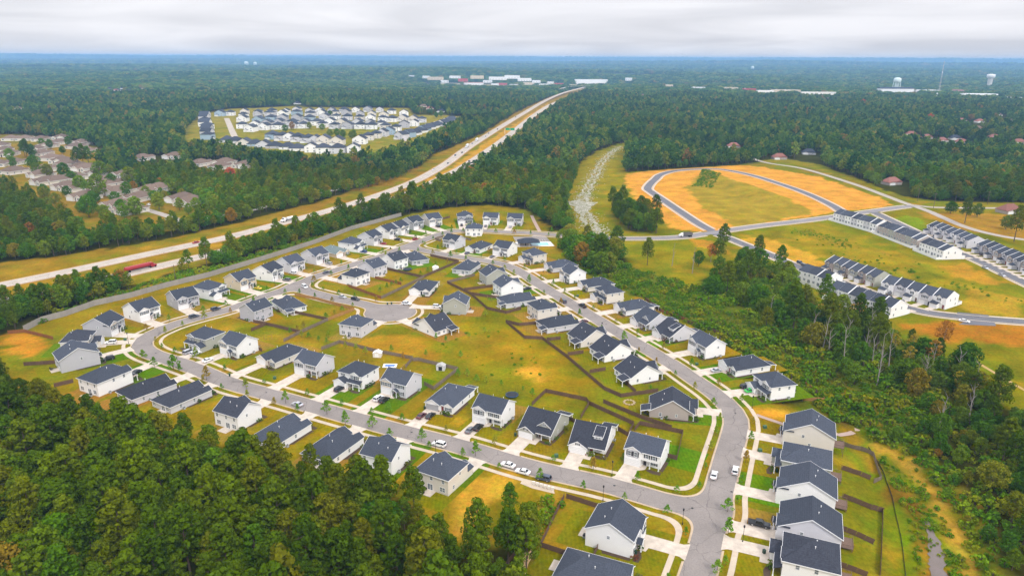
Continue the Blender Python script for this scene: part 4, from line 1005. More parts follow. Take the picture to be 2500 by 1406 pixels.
town_row('taupe townhouse row with pitched gables below the long weedy bank', (2014, 659), (2134, 701), False, ['taupe', 'sage'], None)
town_row('white townhouse row with brick-edged garage at the lower street end', (2150, 712), (2306, 756), False, ['white', 'lgrey'], None)
town_row('white townhouse row half hidden by pines at the lower street start', (1946, 682), (2014, 706), True, ['white'], None)
town_row('white townhouse row behind the yellowing trees at the lower street', (2018, 726), (2172, 778), True, ['white', 'lgrey'], None)
def vinyl():
    def mk():
        b = MB(); b.box(-.98, .98, -.03, .03, .08, 1.75); b.box(-1.06, -.94, -.06, .06, 0, 1.85); return b.mesh('panel', M_TRIM)
    return CM('vinyl', mk)
for (pos, rot, L, D, label) in FENCES_V:
    c, s = math.cos(rot), math.sin(rot); q = Vector((pos.x-(D+4)*-s*-1*-1, pos.y)) if False else Vector((pos.x-s*(D+4.2), pos.y+c*(D+4.2)))
    r = O('vinyl_fence', None, None, (q.x, q.y, TZ(q.x, q.y)), rot); tag(r, 'white vinyl fence behind the '+' '.join(label.split()[:9]).rstrip(','), 'fence', 'townhouse yard fences')
    n = int(L/2)
    for k in range(n): O('panel', vinyl(), r, (-L/2+1+k*L/n, 0, 0))
    for sx in (-L/2, L/2):
        for k in range(2): O('panel', vinyl(), r, (sx, -1.0-2*k, 0), math.pi/2)

# ------------------------------------------------------------------ distant subdivision and other small houses
M_DWALL = dict(WALLS)
def far_house(px, py, w_, d, storeys, rotz, wall, roofm, label, group, hipd=False, roofkey='c'):
    p = G(px, py); ze = 3.2*storeys; rise = w_*.27 if not hipd else w_*.25
    key = (round(w_, 1), round(d, 1), storeys, hipd)
    root = O('house', None, None, p, rotz, 1.28 if group else 1.0); tag(root, label, 'house', group)
    def wl():
        b = MB()
        if hipd: b.box(-w_/2, w_/2, 0, d, -.6, ze)
        else: pent_y(b, -w_/2, w_/2, 0, d, -.6, ze, rise)
        pent_y(b, -w_/2+.1, -.4, -1.6, 1.0, -.6, 2.7, 1.2)
        return b.mesh('wall', WALLS[wall])
    def rf():
        b = MB(); b.shell(hip(-w_/2, w_/2, 0, d, ze, rise, .4) if hipd else gable_y(-w_/2, w_/2, 0, d, ze, rise, .4, .4), .2)
        b.shell(gable_y(-w_/2+.1, -.4, -1.6, 1.2, 2.7, 1.2, .3), .15)
        if hipd: b.shell(gable_y(.6, w_/2-.6, -.2, d*.4, ze, 1.1, .3), .15)
        return b.mesh('roof', roofm)
    O('wall', CM(('dw',)+key+(wall,), wl), root); O('roof', CM(('dr',)+key+(roofkey,), rf), root)
    O('garage_door', garage_mesh(round(w_*.36, 1), 0, M_GDOOR), root, (-w_/4-.2, -1.62, 0))
    zw = [1.5] if storeys == 1 else [1.5, 4.3]
    for z in zw:
        add_window(root, w_*.26, -.0 if not (hipd and z > 3) else 0, z, 0, 1.5, 1.4, 0)
        add_window(root, -w_*.25, d, z, 2, 1.5, 1.4, 0); add_window(root, w_*.25, d, z, 2, 1.5, 1.4, 0)
    if storeys == 2: add_window(root, -w_*.26, 0, 4.5, 0, 1.0, 1.2, 0)
    FARPTS.append((p.x, p.y)); return root
FARPTS = []
def Z6(x, y): return (420+x*.288, 240+y*.288)
ROWS = {
 'back': ([(400,155),(490,150),(610,138),(725,142),(840,134),(960,136),(1050,120),(1160,132),(1250,130),(1350,126),(1450,125),(1555,122),(1655,118),(1760,122),(1860,136),(1965,150)], 0),
 'second': ([(620,163),(740,152),(850,148),(955,148),(1075,140),(1190,152),(1285,146),(1390,140),(1490,140),(1600,152),(1700,153),(1800,162)], math.pi),
 'third': ([(590,202),(720,212),(830,194),(930,194),(1050,192),(1160,196),(1285,184),(1385,184),(1485,188),(1580,192),(1680,193),(1780,198),(1860,204),(1950,198),(2040,203),(2120,208)], 0),
 'fourth': ([(610,252),(720,243),(830,238),(930,224),(1040,228),(1150,226),(1250,226),(1355,220),(1460,224),(1590,227),(1690,232),(1780,238),(1970,246),(2060,232)], math.pi),
 'fifth': ([(650,287),(770,272),(890,267),(1010,258),(1110,257),(1265,252),(1370,262),(1480,262),(1590,262),(1690,265),(1800,268),(1890,283)], 0),
 'left column': ([(320,162),(312,187),(318,212),(330,237),(338,263),(342,292),(345,322),(352,348)], math.pi/2),
 'lowest': ([(480,364),(560,373),(640,388),(720,398),(800,404),(890,414),(1000,424),(1080,434),(1190,448),(1290,458),(1420,458),(1550,452)], math.pi),
 'inner lower': ([(840,352),(920,362),(990,364),(1060,372),(1140,382),(1210,388),(1280,390),(1390,402),(1585,392)], 0),
 'right column': ([(1660,360),(1720,343),(1775,327),(1835,312)], 0),
 'diagonal': ([(1920,352),(1980,334),(2030,313),(2070,294),(2110,278),(2150,265),(2190,252),(2230,240),(2270,227),(2310,212),(2340,198)], -.5),
}
for rn, (pts, rz) in ROWS.items():
    for k, z in enumerate(pts):
        px, py = Z6(*z); lowr = rn in ('lowest', 'diagonal', 'left column')
        wall = RNG.choice(['white', 'lgrey', 'blue', 'white', 'grey', 'lgrey', 'cream', 'white'])
        hp = RNG.random() < .45; st = 1 if (rn == 'lowest' and k < 8) or (rn == 'diagonal' and k > 1) else 2
        cn = {'white': 'white', 'lgrey': 'pale grey', 'blue': 'pale blue', 'grey': 'grey', 'cream': 'cream'}[wall]
        far_house(px, py, RNG.choice([13.0, 15.0]) if st == 2 else 16.5, RNG.choice([13.0, 15.0]), st, rz+RNG.uniform(-.12, .12)+(0 if rn != 'lowest' else .12), wall, M_ROOF,
                  f'{cn} house, {ORD[k]} from the {"top" if rn == "left column" else "left"} in the {rn} row of the distant subdivision' if rn not in ('left column', 'right column', 'diagonal') else f'{cn} house, {ORD[k]} in the {rn} of the distant subdivision' if 'column' in rn else f'{cn} house, {ORD[k]} in the diagonal row of the distant subdivision',
                  'houses of the distant subdivision', hp)
# tan-roofed villas left of the highway
def Z5(x, y): return (x*.256, 300+y*.256)
TANV = sorted([(150,160,.1),(280,160,.1),(430,165,.1),(550,165,.1),(640,195,-.3),(720,215,-.3),(800,235,-.3),(890,275,-.3),(40,225,.3),(70,270,.3),(30,330,.3),(25,400,.3),(400,245,-.2),(470,300,-.2),(560,345,-.2),(200,385,0),(520,395,-.2),(510,450,-.2),(720,400,-.3),(860,430,-.3),(740,470,-.3),(840,520,-.3),(290,530,-.5),(430,590,-.5),(530,650,-.5),(640,660,-.5),(700,750,-.4),(1110,530,-.4),(1150,590,-.4),(1340,690,-.2),(1430,670,-.2),(1640,770,-.4),(1720,800,-.4),(1010,830,-.5),(1120,880,-.5),(1430,345,-.3),(1980,395,-.35),(2080,410,-.35),(2170,425,-.35),(2270,437,-.35),(1600,350,-.3),(330,600,-.5),(600,560,-.4),(950,620,-.4),(1010,700,-.4),(1230,760,-.3),(860,690,-.5),(900,600,-.3),(240,470,-.4),(130,300,.2),(300,280,.1)], key=lambda t: -t[1])
def num(k):
    if k < 20: return ORD[k]
    return ['twenty-first','twenty-second','twenty-third','twenty-fourth','twenty-fifth','twenty-sixth','twenty-seventh','twenty-eighth','twenty-ninth','thirtieth','thirty-first','thirty-second','thirty-third','thirty-fourth','thirty-fifth','thirty-sixth','thirty-seventh','thirty-eighth','thirty-ninth','fortieth','forty-first','forty-second','forty-third','forty-fourth','forty-fifth','forty-sixth','forty-seventh','forty-eighth','forty-ninth','fiftieth','fifty-first','fifty-second','fifty-third','fifty-fourth'][k-20]
for k, (zx, zy, rz) in enumerate(TANV):
    px, py = Z5(zx, zy); p = G(px, py); P = plan('R', 0, 1 if k % 2 else -1); mi = P.m; sc_ = (1.6, 1.3, 1.4)
    root = O('villa', None, None, p, rz+(math.pi if zy < 480 and k % 3 else 0), sc_)
    tag(root, f'tan-roofed cream villa, {num(k)} from the highway in the left neighbourhood', 'house', 'tan-roofed villas left of the highway')
    O('wall', CM(('wl', 'R', 0, mi, 'cream', 1.0), lambda: P.wl.mesh('wall', WALLS['cream'])), root)
    O('roof', CM(('rfT', mi), lambda: P.rf.mesh('roof', M_ROOFT)), root)
    O('fascia', CM(('tr', 'R', 0, mi, 1.0), lambda: P.tr.mesh('fascia', M_TRIM)), root)
    for wv in P.win: add_window(root, *wv, shutters=False)
    O('garage_door', garage_mesh(4.8, 0, M_GDOOR), root, (P.garage[0], P.garage[1], 0)); O('front_door', door_mesh(0), root, (P.door[0], P.door[1], 0))
    FARPTS.append((p.x, p.y))
# scattered houses in the woods
WOODH = [(1792, 362, 'taupe', 'r', 'house with pinkish red roof alone in the woods above the orange lots'), (1905, 390, 'taupe', 'r', 'brick-red house by the lane above the orange lots'), (1975, 378, 'grey', 'c', 'dark-roofed house in the pines right of the brick-red house'),
 (2225, 332, 'tan', 'r', 'long red-roofed house in the woods below the round water tower'), (2268, 340, 'taupe', 'r', 'brown-roofed house right of the long red-roofed house'), (2335, 342, 'white', 'c', 'white house in the woods far right, left of the yellow tree'), (2430, 340, 'cream', 'r', 'cream house in the woods right of the yellow tree'),
 (2395, 300, 'white', 'r', 'white house in the far right woods, upper of two'), (2440, 284, 'white', 't', 'bright white long house in the far right woods'), (2185, 452, 'taupe', 'r', 'brown-roofed long house beside the old road'), (2475, 522, 'taupe', 'r', 'red-brown house near the right edge by the old road'),
 (1033, 262, 'tan', 't', 'orange-roofed house in the woods behind the distant subdivision'), (1035, 246, 'white', 'r', 'tall white and red house in the woods behind the distant subdivision'), (1075, 275, 'white', 'k', 'white gabled house right of the distant subdivision'), (1120, 252, 'grey', 'c', 'blue-grey large house in the woods near the highway'), (1240, 245, 'grey', 'c', 'dark-roofed house beside the highway woods'),
 (725, 255, 'white', 'k', 'white house behind the middle of the distant subdivision'), (150, 268, 'grey', 'c', 'blue-grey big house in the far left woods'), (40, 268, 'tan', 't', 'tan house near the left edge in the woods'), (285, 222, 'white', 'c', 'white house cluster member in the far left woods'), (855, 232, 'white', 't', 'small pale house in the woods left of the highway'), (2020, 245, 'tan', 't', 'tan house in the woods left of the round water tower'), (1640, 255, 'white', 'c', 'pale house in the middle-right woods')]
WOODH += [(px, py, wl, rk, f'small {cn} house glimpsed in the far woods, {num(k)} from the left') for k, (px, py, wl, rk, cn) in enumerate([(95, 238, 'white', 'c', 'white'), (268, 219, 'white', 'c', 'white'), (282, 223, 'cream', 'r', 'cream'), (298, 218, 'white', 'c', 'white'), (312, 224, 'lgrey', 'c', 'pale grey'), (346, 218, 'tan', 't', 'tan'), (520, 224, 'white', 't', 'white'), (648, 176, 'white', 't', 'white'), (664, 174, 'white', 'c', 'white'), (678, 177, 'cream', 't', 'cream'), (694, 175, 'white', 't', 'white'), (915, 226, 'white', 'c', 'white'), (1010, 244, 'cream', 'c', 'cream'), (1050, 268, 'tan', 'r', 'tan'), (1098, 246, 'lgrey', 'c', 'pale grey'), (1135, 250, 'white', 't', 'white'), (1570, 236, 'white', 't', 'white'), (1760, 268, 'white', 'c', 'white'), (1940, 258, 'tan', 't', 'tan'), (2105, 248, 'cream', 't', 'cream'), (2350, 298, 'cream', 'r', 'cream'), (2388, 318, 'tan', 't', 'tan'), (2465, 298, 'white', 't', 'white'), (2305, 348, 'cream', 'r', 'brick-roofed'), (2350, 352, 'white', 'r', 'white'), (2490, 352, 'tan', 'r', 'tan')])]
for px, py, wl, rk, lb in WOODH:
    far_house(px, py, 17, 10, 1, RNG.uniform(-.4, .4), wl, {'r': M_ROOFR, 'c': M_ROOF, 'k': M_ROOFB, 't': M_ROOFT}[rk], lb, None, True, rk)
# ------------------------------------------------------------------ commercial strip, water towers, masts
M_WHITEM = mat('metal_white', (.80, .80, .80), .5, .1, .02); M_REDM = mat('metal_red', (.45, .06, .05), .5); M_FLAT = mat('flat_roof', (.42, .41, .40), .8, .4, .02)
M_TANK = mat('tank_pale_green', (.66, .74, .70), .45, .1, .05); M_CONCT = mat('tank_concrete', (.60, .57, .52), .7, .2, .05)
def shop(px, py, wd, d, ht, wm, rm, label, band_=None, rz=0.0, roof='flat'):
    p = G(px, py); root = O('commercial_building', None, None, p, rz); tag(root, label, 'building')
    O('wall', MB().box(-wd/2, wd/2, 0, d, -2, ht).mesh('wall', wm), root)
    b = MB()
    if roof == 'flat':
        b.box(-wd/2+.5, wd/2-.5, .5, d-.5, ht-.2, ht+.05)
    else: b.shell(gable_x(-wd/2, wd/2, 0, d, ht+.01, d*.16, .6), .3)
    O('roof', b.mesh('roof', rm), root)
    if roof == 'flat':
        pb = MB()
        for (x0, x1, y0, y1) in ((-wd/2, wd/2, -.25, .25), (-wd/2, wd/2, d-.25, d+.25), (-wd/2-.2, -wd/2+.2, .26, d-.26), (wd/2-.2, wd/2+.2, .26, d-.26)): pb.box(x0, x1, y0, y1, ht-.6, ht+.7)
        O('parapet', pb.mesh('parapet', band_ or wm), root)
    n = max(3, int(wd/14))
    for k in range(n): add_window(root, -wd/2+(k+.5)*wd/n, -.01, 2.4, 0, 5.0, 2.6, 0)
    for k in range(max(1, int(wd/40))): O('roof_unit', CM('rtu', lambda: MB().box(-2, 2, -1.5, 1.5, 0, 1.8).mesh('roof_unit', M_VENT)), root, (-wd/3+k*35, d*.5, ht+.1))
    FARPTS.append((p.x, p.y)); SHOPS.append((p.x, p.y, wd)); return root
SHOPS = []
shop(1444, 206, 190, 60, 24, M_WHITEM, M_WHITEM, 'huge white warehouse at the far end of the highway')
shop(1156, 209, 105, 40, 14, M_WHITEM, M_FLAT, 'white store with red band left of the highway end', M_REDM)
for k, (px, py, wd, d, ht, c) in enumerate(sorted([(900, 186, 60, 25, 6, 't'), (1040, 189, 40, 20, 6, 'w'), (1085, 200, 45, 22, 6, 'w'), (1130, 197, 50, 25, 7, 'r'), (1190, 200, 50, 25, 6, 'w'), (1208, 208, 40, 20, 6, 'w'), (1280, 196, 70, 25, 7, 'w'), (1310, 200, 45, 20, 6, 'w'), (1345, 203, 50, 20, 6, 'w'), (1400, 210, 40, 20, 5, 't'), (930, 184, 90, 30, 8, 'w'), (1005, 188, 50, 30, 7, 'w'), (1062, 193, 80, 30, 7, 't'), (1110, 189, 60, 25, 6, 'w'), (1165, 190, 70, 30, 7, 't'), (1215, 193, 90, 35, 7, 'w'), (1250, 190, 80, 30, 8, 'w'), (1225, 207, 60, 25, 6, 'r'), (1255, 209, 45, 20, 5, 'w'), (1290, 205, 60, 25, 6, 't'), (1330, 209, 60, 25, 6, 'w'), (1365, 207, 50, 20, 6, 'r'), (1535, 195, 40, 20, 8, 'w'), (1635, 214, 30, 25, 8, 't'), (1705, 217, 60, 20, 5, 'w'), (1785, 219, 60, 20, 6, 't'), (1830, 222, 50, 20, 6, 'r'), (1870, 226, 60, 25, 5, 'w'), (1920, 224, 110, 25, 5, 't'), (2000, 230, 120, 20, 5, 'w')])):
    wm = {'w': M_WHITEM, 't': WALLS['tan'], 'r': M_REDM}[c]; cn = {'w': 'white', 't': 'tan', 'r': 'red'}[c]
    shop(px, py+2, wd, d, ht*1.8, wm, M_FLAT if k % 3 else M_WHITEM, f'{cn} low commercial building, {num(k)} from the left along the far skyline strip', rz=RNG.uniform(-.15, .15))
shop(2190, 228, 130, 35, 17, M_WHITEM, M_ROOF, 'white gabled hall in front of the legged water tower', roof='g')
shop(2268, 226, 110, 45, 8, WALLS['cream'], M_WHITEM, 'cream industrial building between the two right water towers')
shop(2340, 228, 45, 30, 9, WALLS['tan'], M_ROOFR, 'pinkish shed left of the tall water tower base', roof='g')
shop(2395, 236, 120, 40, 8, M_WHITEM, M_WHITEM, 'white industrial buildings below the tall water tower')
shop(2480, 244, 60, 30, 6, M_WHITEM, M_FLAT, 'white low shed near the right edge below the tall tower')
def base_at(px, py): return G(px, py)
def tower_legs(px, py, ht, r, label):
    p = base_at(px, py); root = O('water_tower', None, None, p); tag(root, label, 'water tower')
    O('tank', MB().lathe([(0, ht*.60), (r*.55, ht*.61), (r*.95, ht*.66), (r, ht*.72), (r, ht*.86), (r*.85, ht*.94), (r*.5, ht*.985), (0, ht)], 20).mesh('tank', M_TANK, True), root)
    for k in range(8):
        t = 2*math.pi*k/8; O('leg', MB().tube((math.cos(t)*r*1.12, math.sin(t)*r*1.12, -1), (math.cos(t)*r*.92, math.sin(t)*r*.92, ht*.68), r*.085, r*.085, 6).mesh('leg', M_TANK), root)
    O('riser', MB().tube((0, 0, -1), (0, 0, ht*.62), r*.22, r*.22, 10).mesh('riser', M_TANK), root)
    b = MB()
    for z in (ht*.3, ht*.5):
        for k in range(8):
            t, u = 2*math.pi*k/8, 2*math.pi*(k+1)/8; b.tube((math.cos(t)*r*1.02, math.sin(t)*r*1.02, z), (math.cos(u)*r*1.02, math.sin(u)*r*1.02, z), r*.04, r*.04, 4)
    O('brace', b.mesh('brace', M_TANK), root)
tower_legs(2187, 222, 56, 15.5, 'pale green water tower on many legs at the far right')
def tower_ped(px, py, ht, r, label):
    p = base_at(px, py); root = O('water_tower', None, None, p); tag(root, label, 'water tower')
    O('shaft', MB().lathe([(r*.62, -2), (r*.58, ht*.35), (r*.62, ht*.72)], 20).mesh('shaft', M_CONCT, True), root)
    O('tank', MB().lathe([(r*.62, ht*.70), (r*.95, ht*.78), (r, ht*.83), (r, ht*.95), (r*.9, ht*.98), (0, ht)], 24).mesh('tank', M_WHITEM, True), root)
tower_ped(2413, 219, 72, 18, 'white concrete water tower with wide head at the far right')
tower_legs(603, 169, 78, 21, 'pale water tower on the far horizon, left of two')
tower_legs(624, 168, 72, 19, 'pale water tower on the far horizon, right of two')
tower_legs(1836, 178, 66, 16, 'small pale water tower on the hazy ridge at right')
def mast(px, py, ht, r, label):
    p = base_at(px, py); root = O('radio_mast', None, None, p); tag(root, label, 'mast')
    b = MB()
    for k in range(3):
        t = 2*math.pi*k/3; b.tube((math.cos(t)*r, math.sin(t)*r, -1), (math.cos(t)*r*.3, math.sin(t)*r*.3, ht), .28, .2, 5)
    O('mast_frame', b.mesh('mast_frame', M_VENT), root)
    b = MB(); n = int(ht/5)
    for i in range(n):
        z0, z1 = ht*i/n, ht*(i+1)/n; q0, q1 = r*(1-.7*i/n), r*(1-.7*(i+1)/n)
        for k in range(3):
            t, u = 2*math.pi*k/3, 2*math.pi*(k+1)/3; b.tube((math.cos(t)*q0, math.sin(t)*q0, z0), (math.cos(u)*q1, math.sin(u)*q1, z1), .15, .15, 3)
    O('lattice', b.mesh('lattice', mat('mast_red', (.42, .2, .17), .6)), root)
    O('antenna', MB().box(-1.2, 1.2, -1.2, 1.2, ht*.62, ht*.68).mesh('antenna', M_TRIM), root)
mast(2292, 226, 125, 3.2, 'tall red and white radio mast between the water towers')
p = G(2284, 252); root = O('lattice_pole', None, None, p); tag(root, 'slim pale monopole with round top below the radio mast', 'mast')
O('pole', MB().tube((0,0,-1), (0,0,26), .6, .35, 8).mesh('pole', M_TRIM), root); O('antenna', MB().lathe([(0, 25), (2, 26), (2.1, 28), (0, 29.4)], 12).mesh('antenna', M_TRIM, True), root)
# ------------------------------------------------------------------ fences
FCOL = dict(br=mat('fence_weathered', (.15, .088, .055), .9, .6, 1.2, col2=(.085, .052, .035), stripes=(0, .15, .35), rnd=.2), rd=mat('fence_red_cedar', (.26, .105, .035), .9, .5, 1.2, stripes=(0, .15, .3), rnd=.15),
            og=mat('fence_new_pine', (.40, .215, .065), .9, .5, 1.2, stripes=(0, .15, .3), rnd=.15), gy=mat('fence_barrier_grey', (.33, .305, .275), .9, .5, .8, stripes=(0, .3, .25), rnd=.12, col2=(.25, .23, .21)), gb=mat('fence_grey_brown', (.22, .17, .125), .9, .6, 1.2, stripes=(0, .15, .3), rnd=.2))
def panel_mesh(c, ht, L):
    def mk():
        b = MB(); b.box(0, L, -.02, .02, .06, ht); b.box(0, L, .022, .06, ht*.22, ht*.22+.1); b.box(0, L, .022, .06, ht*.8, ht*.8+.1)
        return b.mesh('panel', FCOL[c])
    return CM(('fp', c, ht, round(L, 2)), mk)
def post_mesh(c, ht): return CM(('fpost', c, ht), lambda: MB().box(-.07, .07, -.07, .07, -.4, ht+.12).mesh('post', FCOL[c]))
FN = {}
def fence(pts, c, ht=1.65, label=None, sp=2.4):
    P = [G(*p) for p in pts]; m_ = sum((p for p in P), Vector())/len(P)
    if label is None:
        nh, _ = near_house(m_.x, m_.y)
        label = {'br': 'weathered brown', 'rd': 'reddish cedar', 'og': 'fresh orange', 'gy': 'grey', 'gb': 'grey-brown'}[c]+' board fence by the '+ref(nh['key'])
        k = FN.get(label, 0); FN[label] = k+1
        if k: label = ['another ', 'a third ', 'a fourth '][min(k-1, 2)]+label
    root = O('fence', None, None, P[0]); tag(root, label, 'fence', 'yard fences')
    for a, b in zip(P[:-1], P[1:]):
        d = (b-a).xy; L = d.length; n = max(1, round(L/sp)); ang = math.atan2(d.y, d.x); st = L/n
        me = panel_mesh(c, ht, sp)
        for k in range(n):
            q = a.lerp(b, k/n); z = TZ(q.x, q.y)+RNG.uniform(-.04, .03)
            o = O('panel', me, root, (q.x-P[0].x, q.y-P[0].y, z-P[0].z), ang+RNG.uniform(-.012, .012)); o.scale = (st/sp, 1, 1); q2 = a.lerp(b, (k+1)/n); dz = TZ(q2.x, q2.y)-TZ(q.x, q.y)
            if abs(dz) > .02: o.rotation_euler = (0, -math.atan2(dz, st), ang)
            O('post', post_mesh(c, ht), root, (q.x-P[0].x, q.y-P[0].y, z-P[0].z), ang)
    O('post', post_mesh(c, ht), root, P[-1]-P[0])
fence([(59, 810), (102, 788), (164, 771), (230, 747), (320, 727), (410, 701), (512, 676), (607, 647), (668, 628), (770, 595), (860, 561), (980, 528)], 'gy', 3.0, 'long grey highway barrier fence behind the top row of houses', 3.2)
for pts, c in [([(20, 815), (61, 812), (130, 829)], 'rd'), ([(59, 893), (136, 888)], 'br'), ([(133, 945), (179, 934)], 'br'),
    ([(720, 722), (770, 732), (865, 758), (801, 783)], 'og'), ([(680, 757), (801, 783)], 'br'), ([(619, 788), (650, 794), (734, 814)], 'br'), ([(801, 783), (734, 814), (693, 835)], 'gb'), ([(650, 794), (614, 809)], 'br'), ([(621, 850), (640, 859)], 'br'),
    ([(851, 701), (931, 730)], 'rd'), ([(931, 730), (995, 699), (1036, 678)], 'gb'), ([(916, 681), (980, 696)], 'rd'), ([(946, 659), (1031, 679)], 'br'), ([(1051, 626), (1120, 641), (1031, 679)], 'br'), ([(1092, 692), (1149, 720), (1190, 756), (1236, 766), (1272, 756)], 'br'),
    ([(1092, 692), (1159, 674)], 'gb'), ([(1133, 710), (1202, 701)], 'br'), ([(1149, 720), (1223, 731)], 'br'), ([(1235, 788), (1281, 827), (1324, 829), (1383, 873), (1475, 952), (1516, 970), (1606, 957)], 'br'), ([(1235, 788), (1268, 796), (1314, 791)], 'br'), ([(1335, 832), (1368, 829)], 'br'),
    ([(1386, 868), (1424, 863)], 'br'), ([(1440, 911), (1478, 904)], 'br'), ([(1527, 937), (1552, 960)], 'br'), ([(1299, 990), (1332, 958), (1432, 979), (1438, 988), (1418, 1022)], 'br'), ([(1438, 988), (1547, 1038), (1534, 1062)], 'br'), ([(1473, 984), (1560, 1020), (1639, 1048)], 'br'), ([(1550, 1051), (1562, 1037), (1667, 1059), (1652, 1123), (1621, 1115)], 'br'),
    ([(1509, 1051), (1534, 1066)], 'br'), ([(1381, 1020), (1404, 1033)], 'br'), ([(785, 855), (829, 838), (918, 860), (1008, 878), (990, 899)], 'gb'), ([(1008, 882), (1021, 881), (1118, 904), (1059, 952), (1036, 940)], 'gb'),
    ([(2046, 1082), (2102, 1100), (2131, 1113), (2151, 1171), (2133, 1179)], 'gb'), ([(2054, 1146), (2123, 1171)], 'br'), ([(2056, 1215), (2125, 1243), (2154, 1251), (2151, 1348), (2148, 1404)], 'br'), ([(2044, 1292), (2131, 1328)], 'br'), ([(2040, 1381), (2115, 1408)], 'br'),
    ([(1377, 1216), (1319, 1335), (1442, 1375), (1465, 1328)], 'br'), ([(1383, 1216), (1458, 1240)], 'br'), ([(1218, 1406), (1283, 1321), (1304, 1339)], 'br'), ([(1946, 960), (1960, 978), (2014, 981), (1966, 940)], 'og'), ([(1614, 762), (1678, 785)], 'rd'), ([(1575, 732), (1614, 762)], 'br'), ([(1678, 788), (1780, 829)], 'br'), ([(1076, 590), (1062, 586), (1082, 580)], 'gb'), ([(1128, 582), (1150, 588)], 'gb'), ([(1045, 545), (1098, 532)], 'br')]:
    fence(pts, c)
# ------------------------------------------------------------------ vehicles
def paint(name, c, metal=.0): return mat('paint_'+name, c, .28, spec=.6, metal=metal)
PAINT = dict(white=paint('white', (.78, .78, .78)), silver=paint('silver', (.48, .49, .52), .3), grey=paint('grey', (.14, .145, .16), .2), black=paint('black', (.014, .015, .019)), blue=paint('blue', (.03, .08, .22)), red=paint('red', (.32, .015, .02)), maroon=paint('maroon', (.10, .02, .025)), yellow=paint('yellow', (.72, .52, .01)), green=paint('green', (.02, .42, .06)), slate=paint('slate', (.07, .085, .12), .2))
M_CGLASS = mat('car_glass', (.012, .015, .02), .08, spec=.7); M_TYRE = mat('tyre_black', (.012, .012, .013), .8); M_RIM = mat('rim_alloy', (.45, .45, .46), .35, metal=.6)
M_HEAD = mat('headlight_clear', (.7, .7, .68), .2); M_TAIL = mat('taillight_red', (.35, .01, .01), .3); M_BUMP = mat('bumper_black', (.02, .02, .02), .6)
CARS = dict(  # lower body profile (y,z), glasshouse (y,z), half width, wheelbase, wheel radius
 sedan=([(-2.38,.42),(-2.40,.78),(-2.2,.92),(-1.6,.98),(-.3,.95),(.95,.93),(1.9,.80),(2.28,.66),(2.38,.45),(2.3,.28),(-2.28,.28)], [(-1.75,.95),(-1.0,1.40),(.15,1.42),(1.05,.92)], .90, 2.75, .33),
 suv=([(-2.38,.48),(-2.42,.95),(-2.3,1.06),(-1.6,1.08),(-.3,1.06),(1.0,1.04),(1.95,.96),(2.3,.82),(2.4,.5),(2.32,.34),(-2.3,.34)], [(-2.32,1.05),(-1.95,1.70),(.25,1.74),(1.05,1.03)], .96, 2.8, .37),
 van=([(-2.5,.45),(-2.52,.95),(-2.4,1.02),(-1.6,1.04),(-.3,1.03),(1.2,1.0),(2.0,.88),(2.4,.74),(2.5,.45),(2.4,.32),(-2.4,.32)], [(-2.46,1.0),(-2.2,1.72),(.55,1.76),(1.6,.98)], .98, 3.0, .35),
 pickup=([(-2.9,.55),(-2.92,1.10),(-1.4,1.10),(-.9,1.12),(.2,1.12),(1.2,1.10),(2.3,1.02),(2.75,.92),(2.9,.6),(2.8,.42),(-2.8,.42)], [(-1.05,1.10),(-.85,1.78),(.55,1.82),(1.25,1.08)], .99, 3.5, .42))
def loft(mb, prof, hw, hw2, z_in, mi=0):
    """profile swept across the car with shoulders pulled in above z_in"""
    n = len(prof); b = len(mb.v)
    secs = [(-1, 1.0), (-.93, 0), (.93, 0), (1, 1.0)]
    for sx, _ in ((-1, 0), (-.90, 1), (.90, 1), (1, 0)):
        for (y, z) in prof:
            k = 1.0 if z < z_in else hw2/hw
            yy = y*(1.0 if _ else .985); zz = z+(.02 if _ and z > z_in else 0)-(0 if _ else (.03 if z > .6 else -.02))
            mb.v.append((sx*hw*k, yy, zz))
    for s in range(3):
        for i in range(n):
            j = (i+1) % n; mb.f.append((b+s*n+i, b+s*n+j, b+(s+1)*n+j, b+(s+1)*n+i)); mb.mi.append(mi)
    mb.f.append(tuple(b+i for i in range(n))[::-1]); mb.mi.append(mi); mb.f.append(tuple(b+3*n+i for i in range(n))); mb.mi.append(mi)
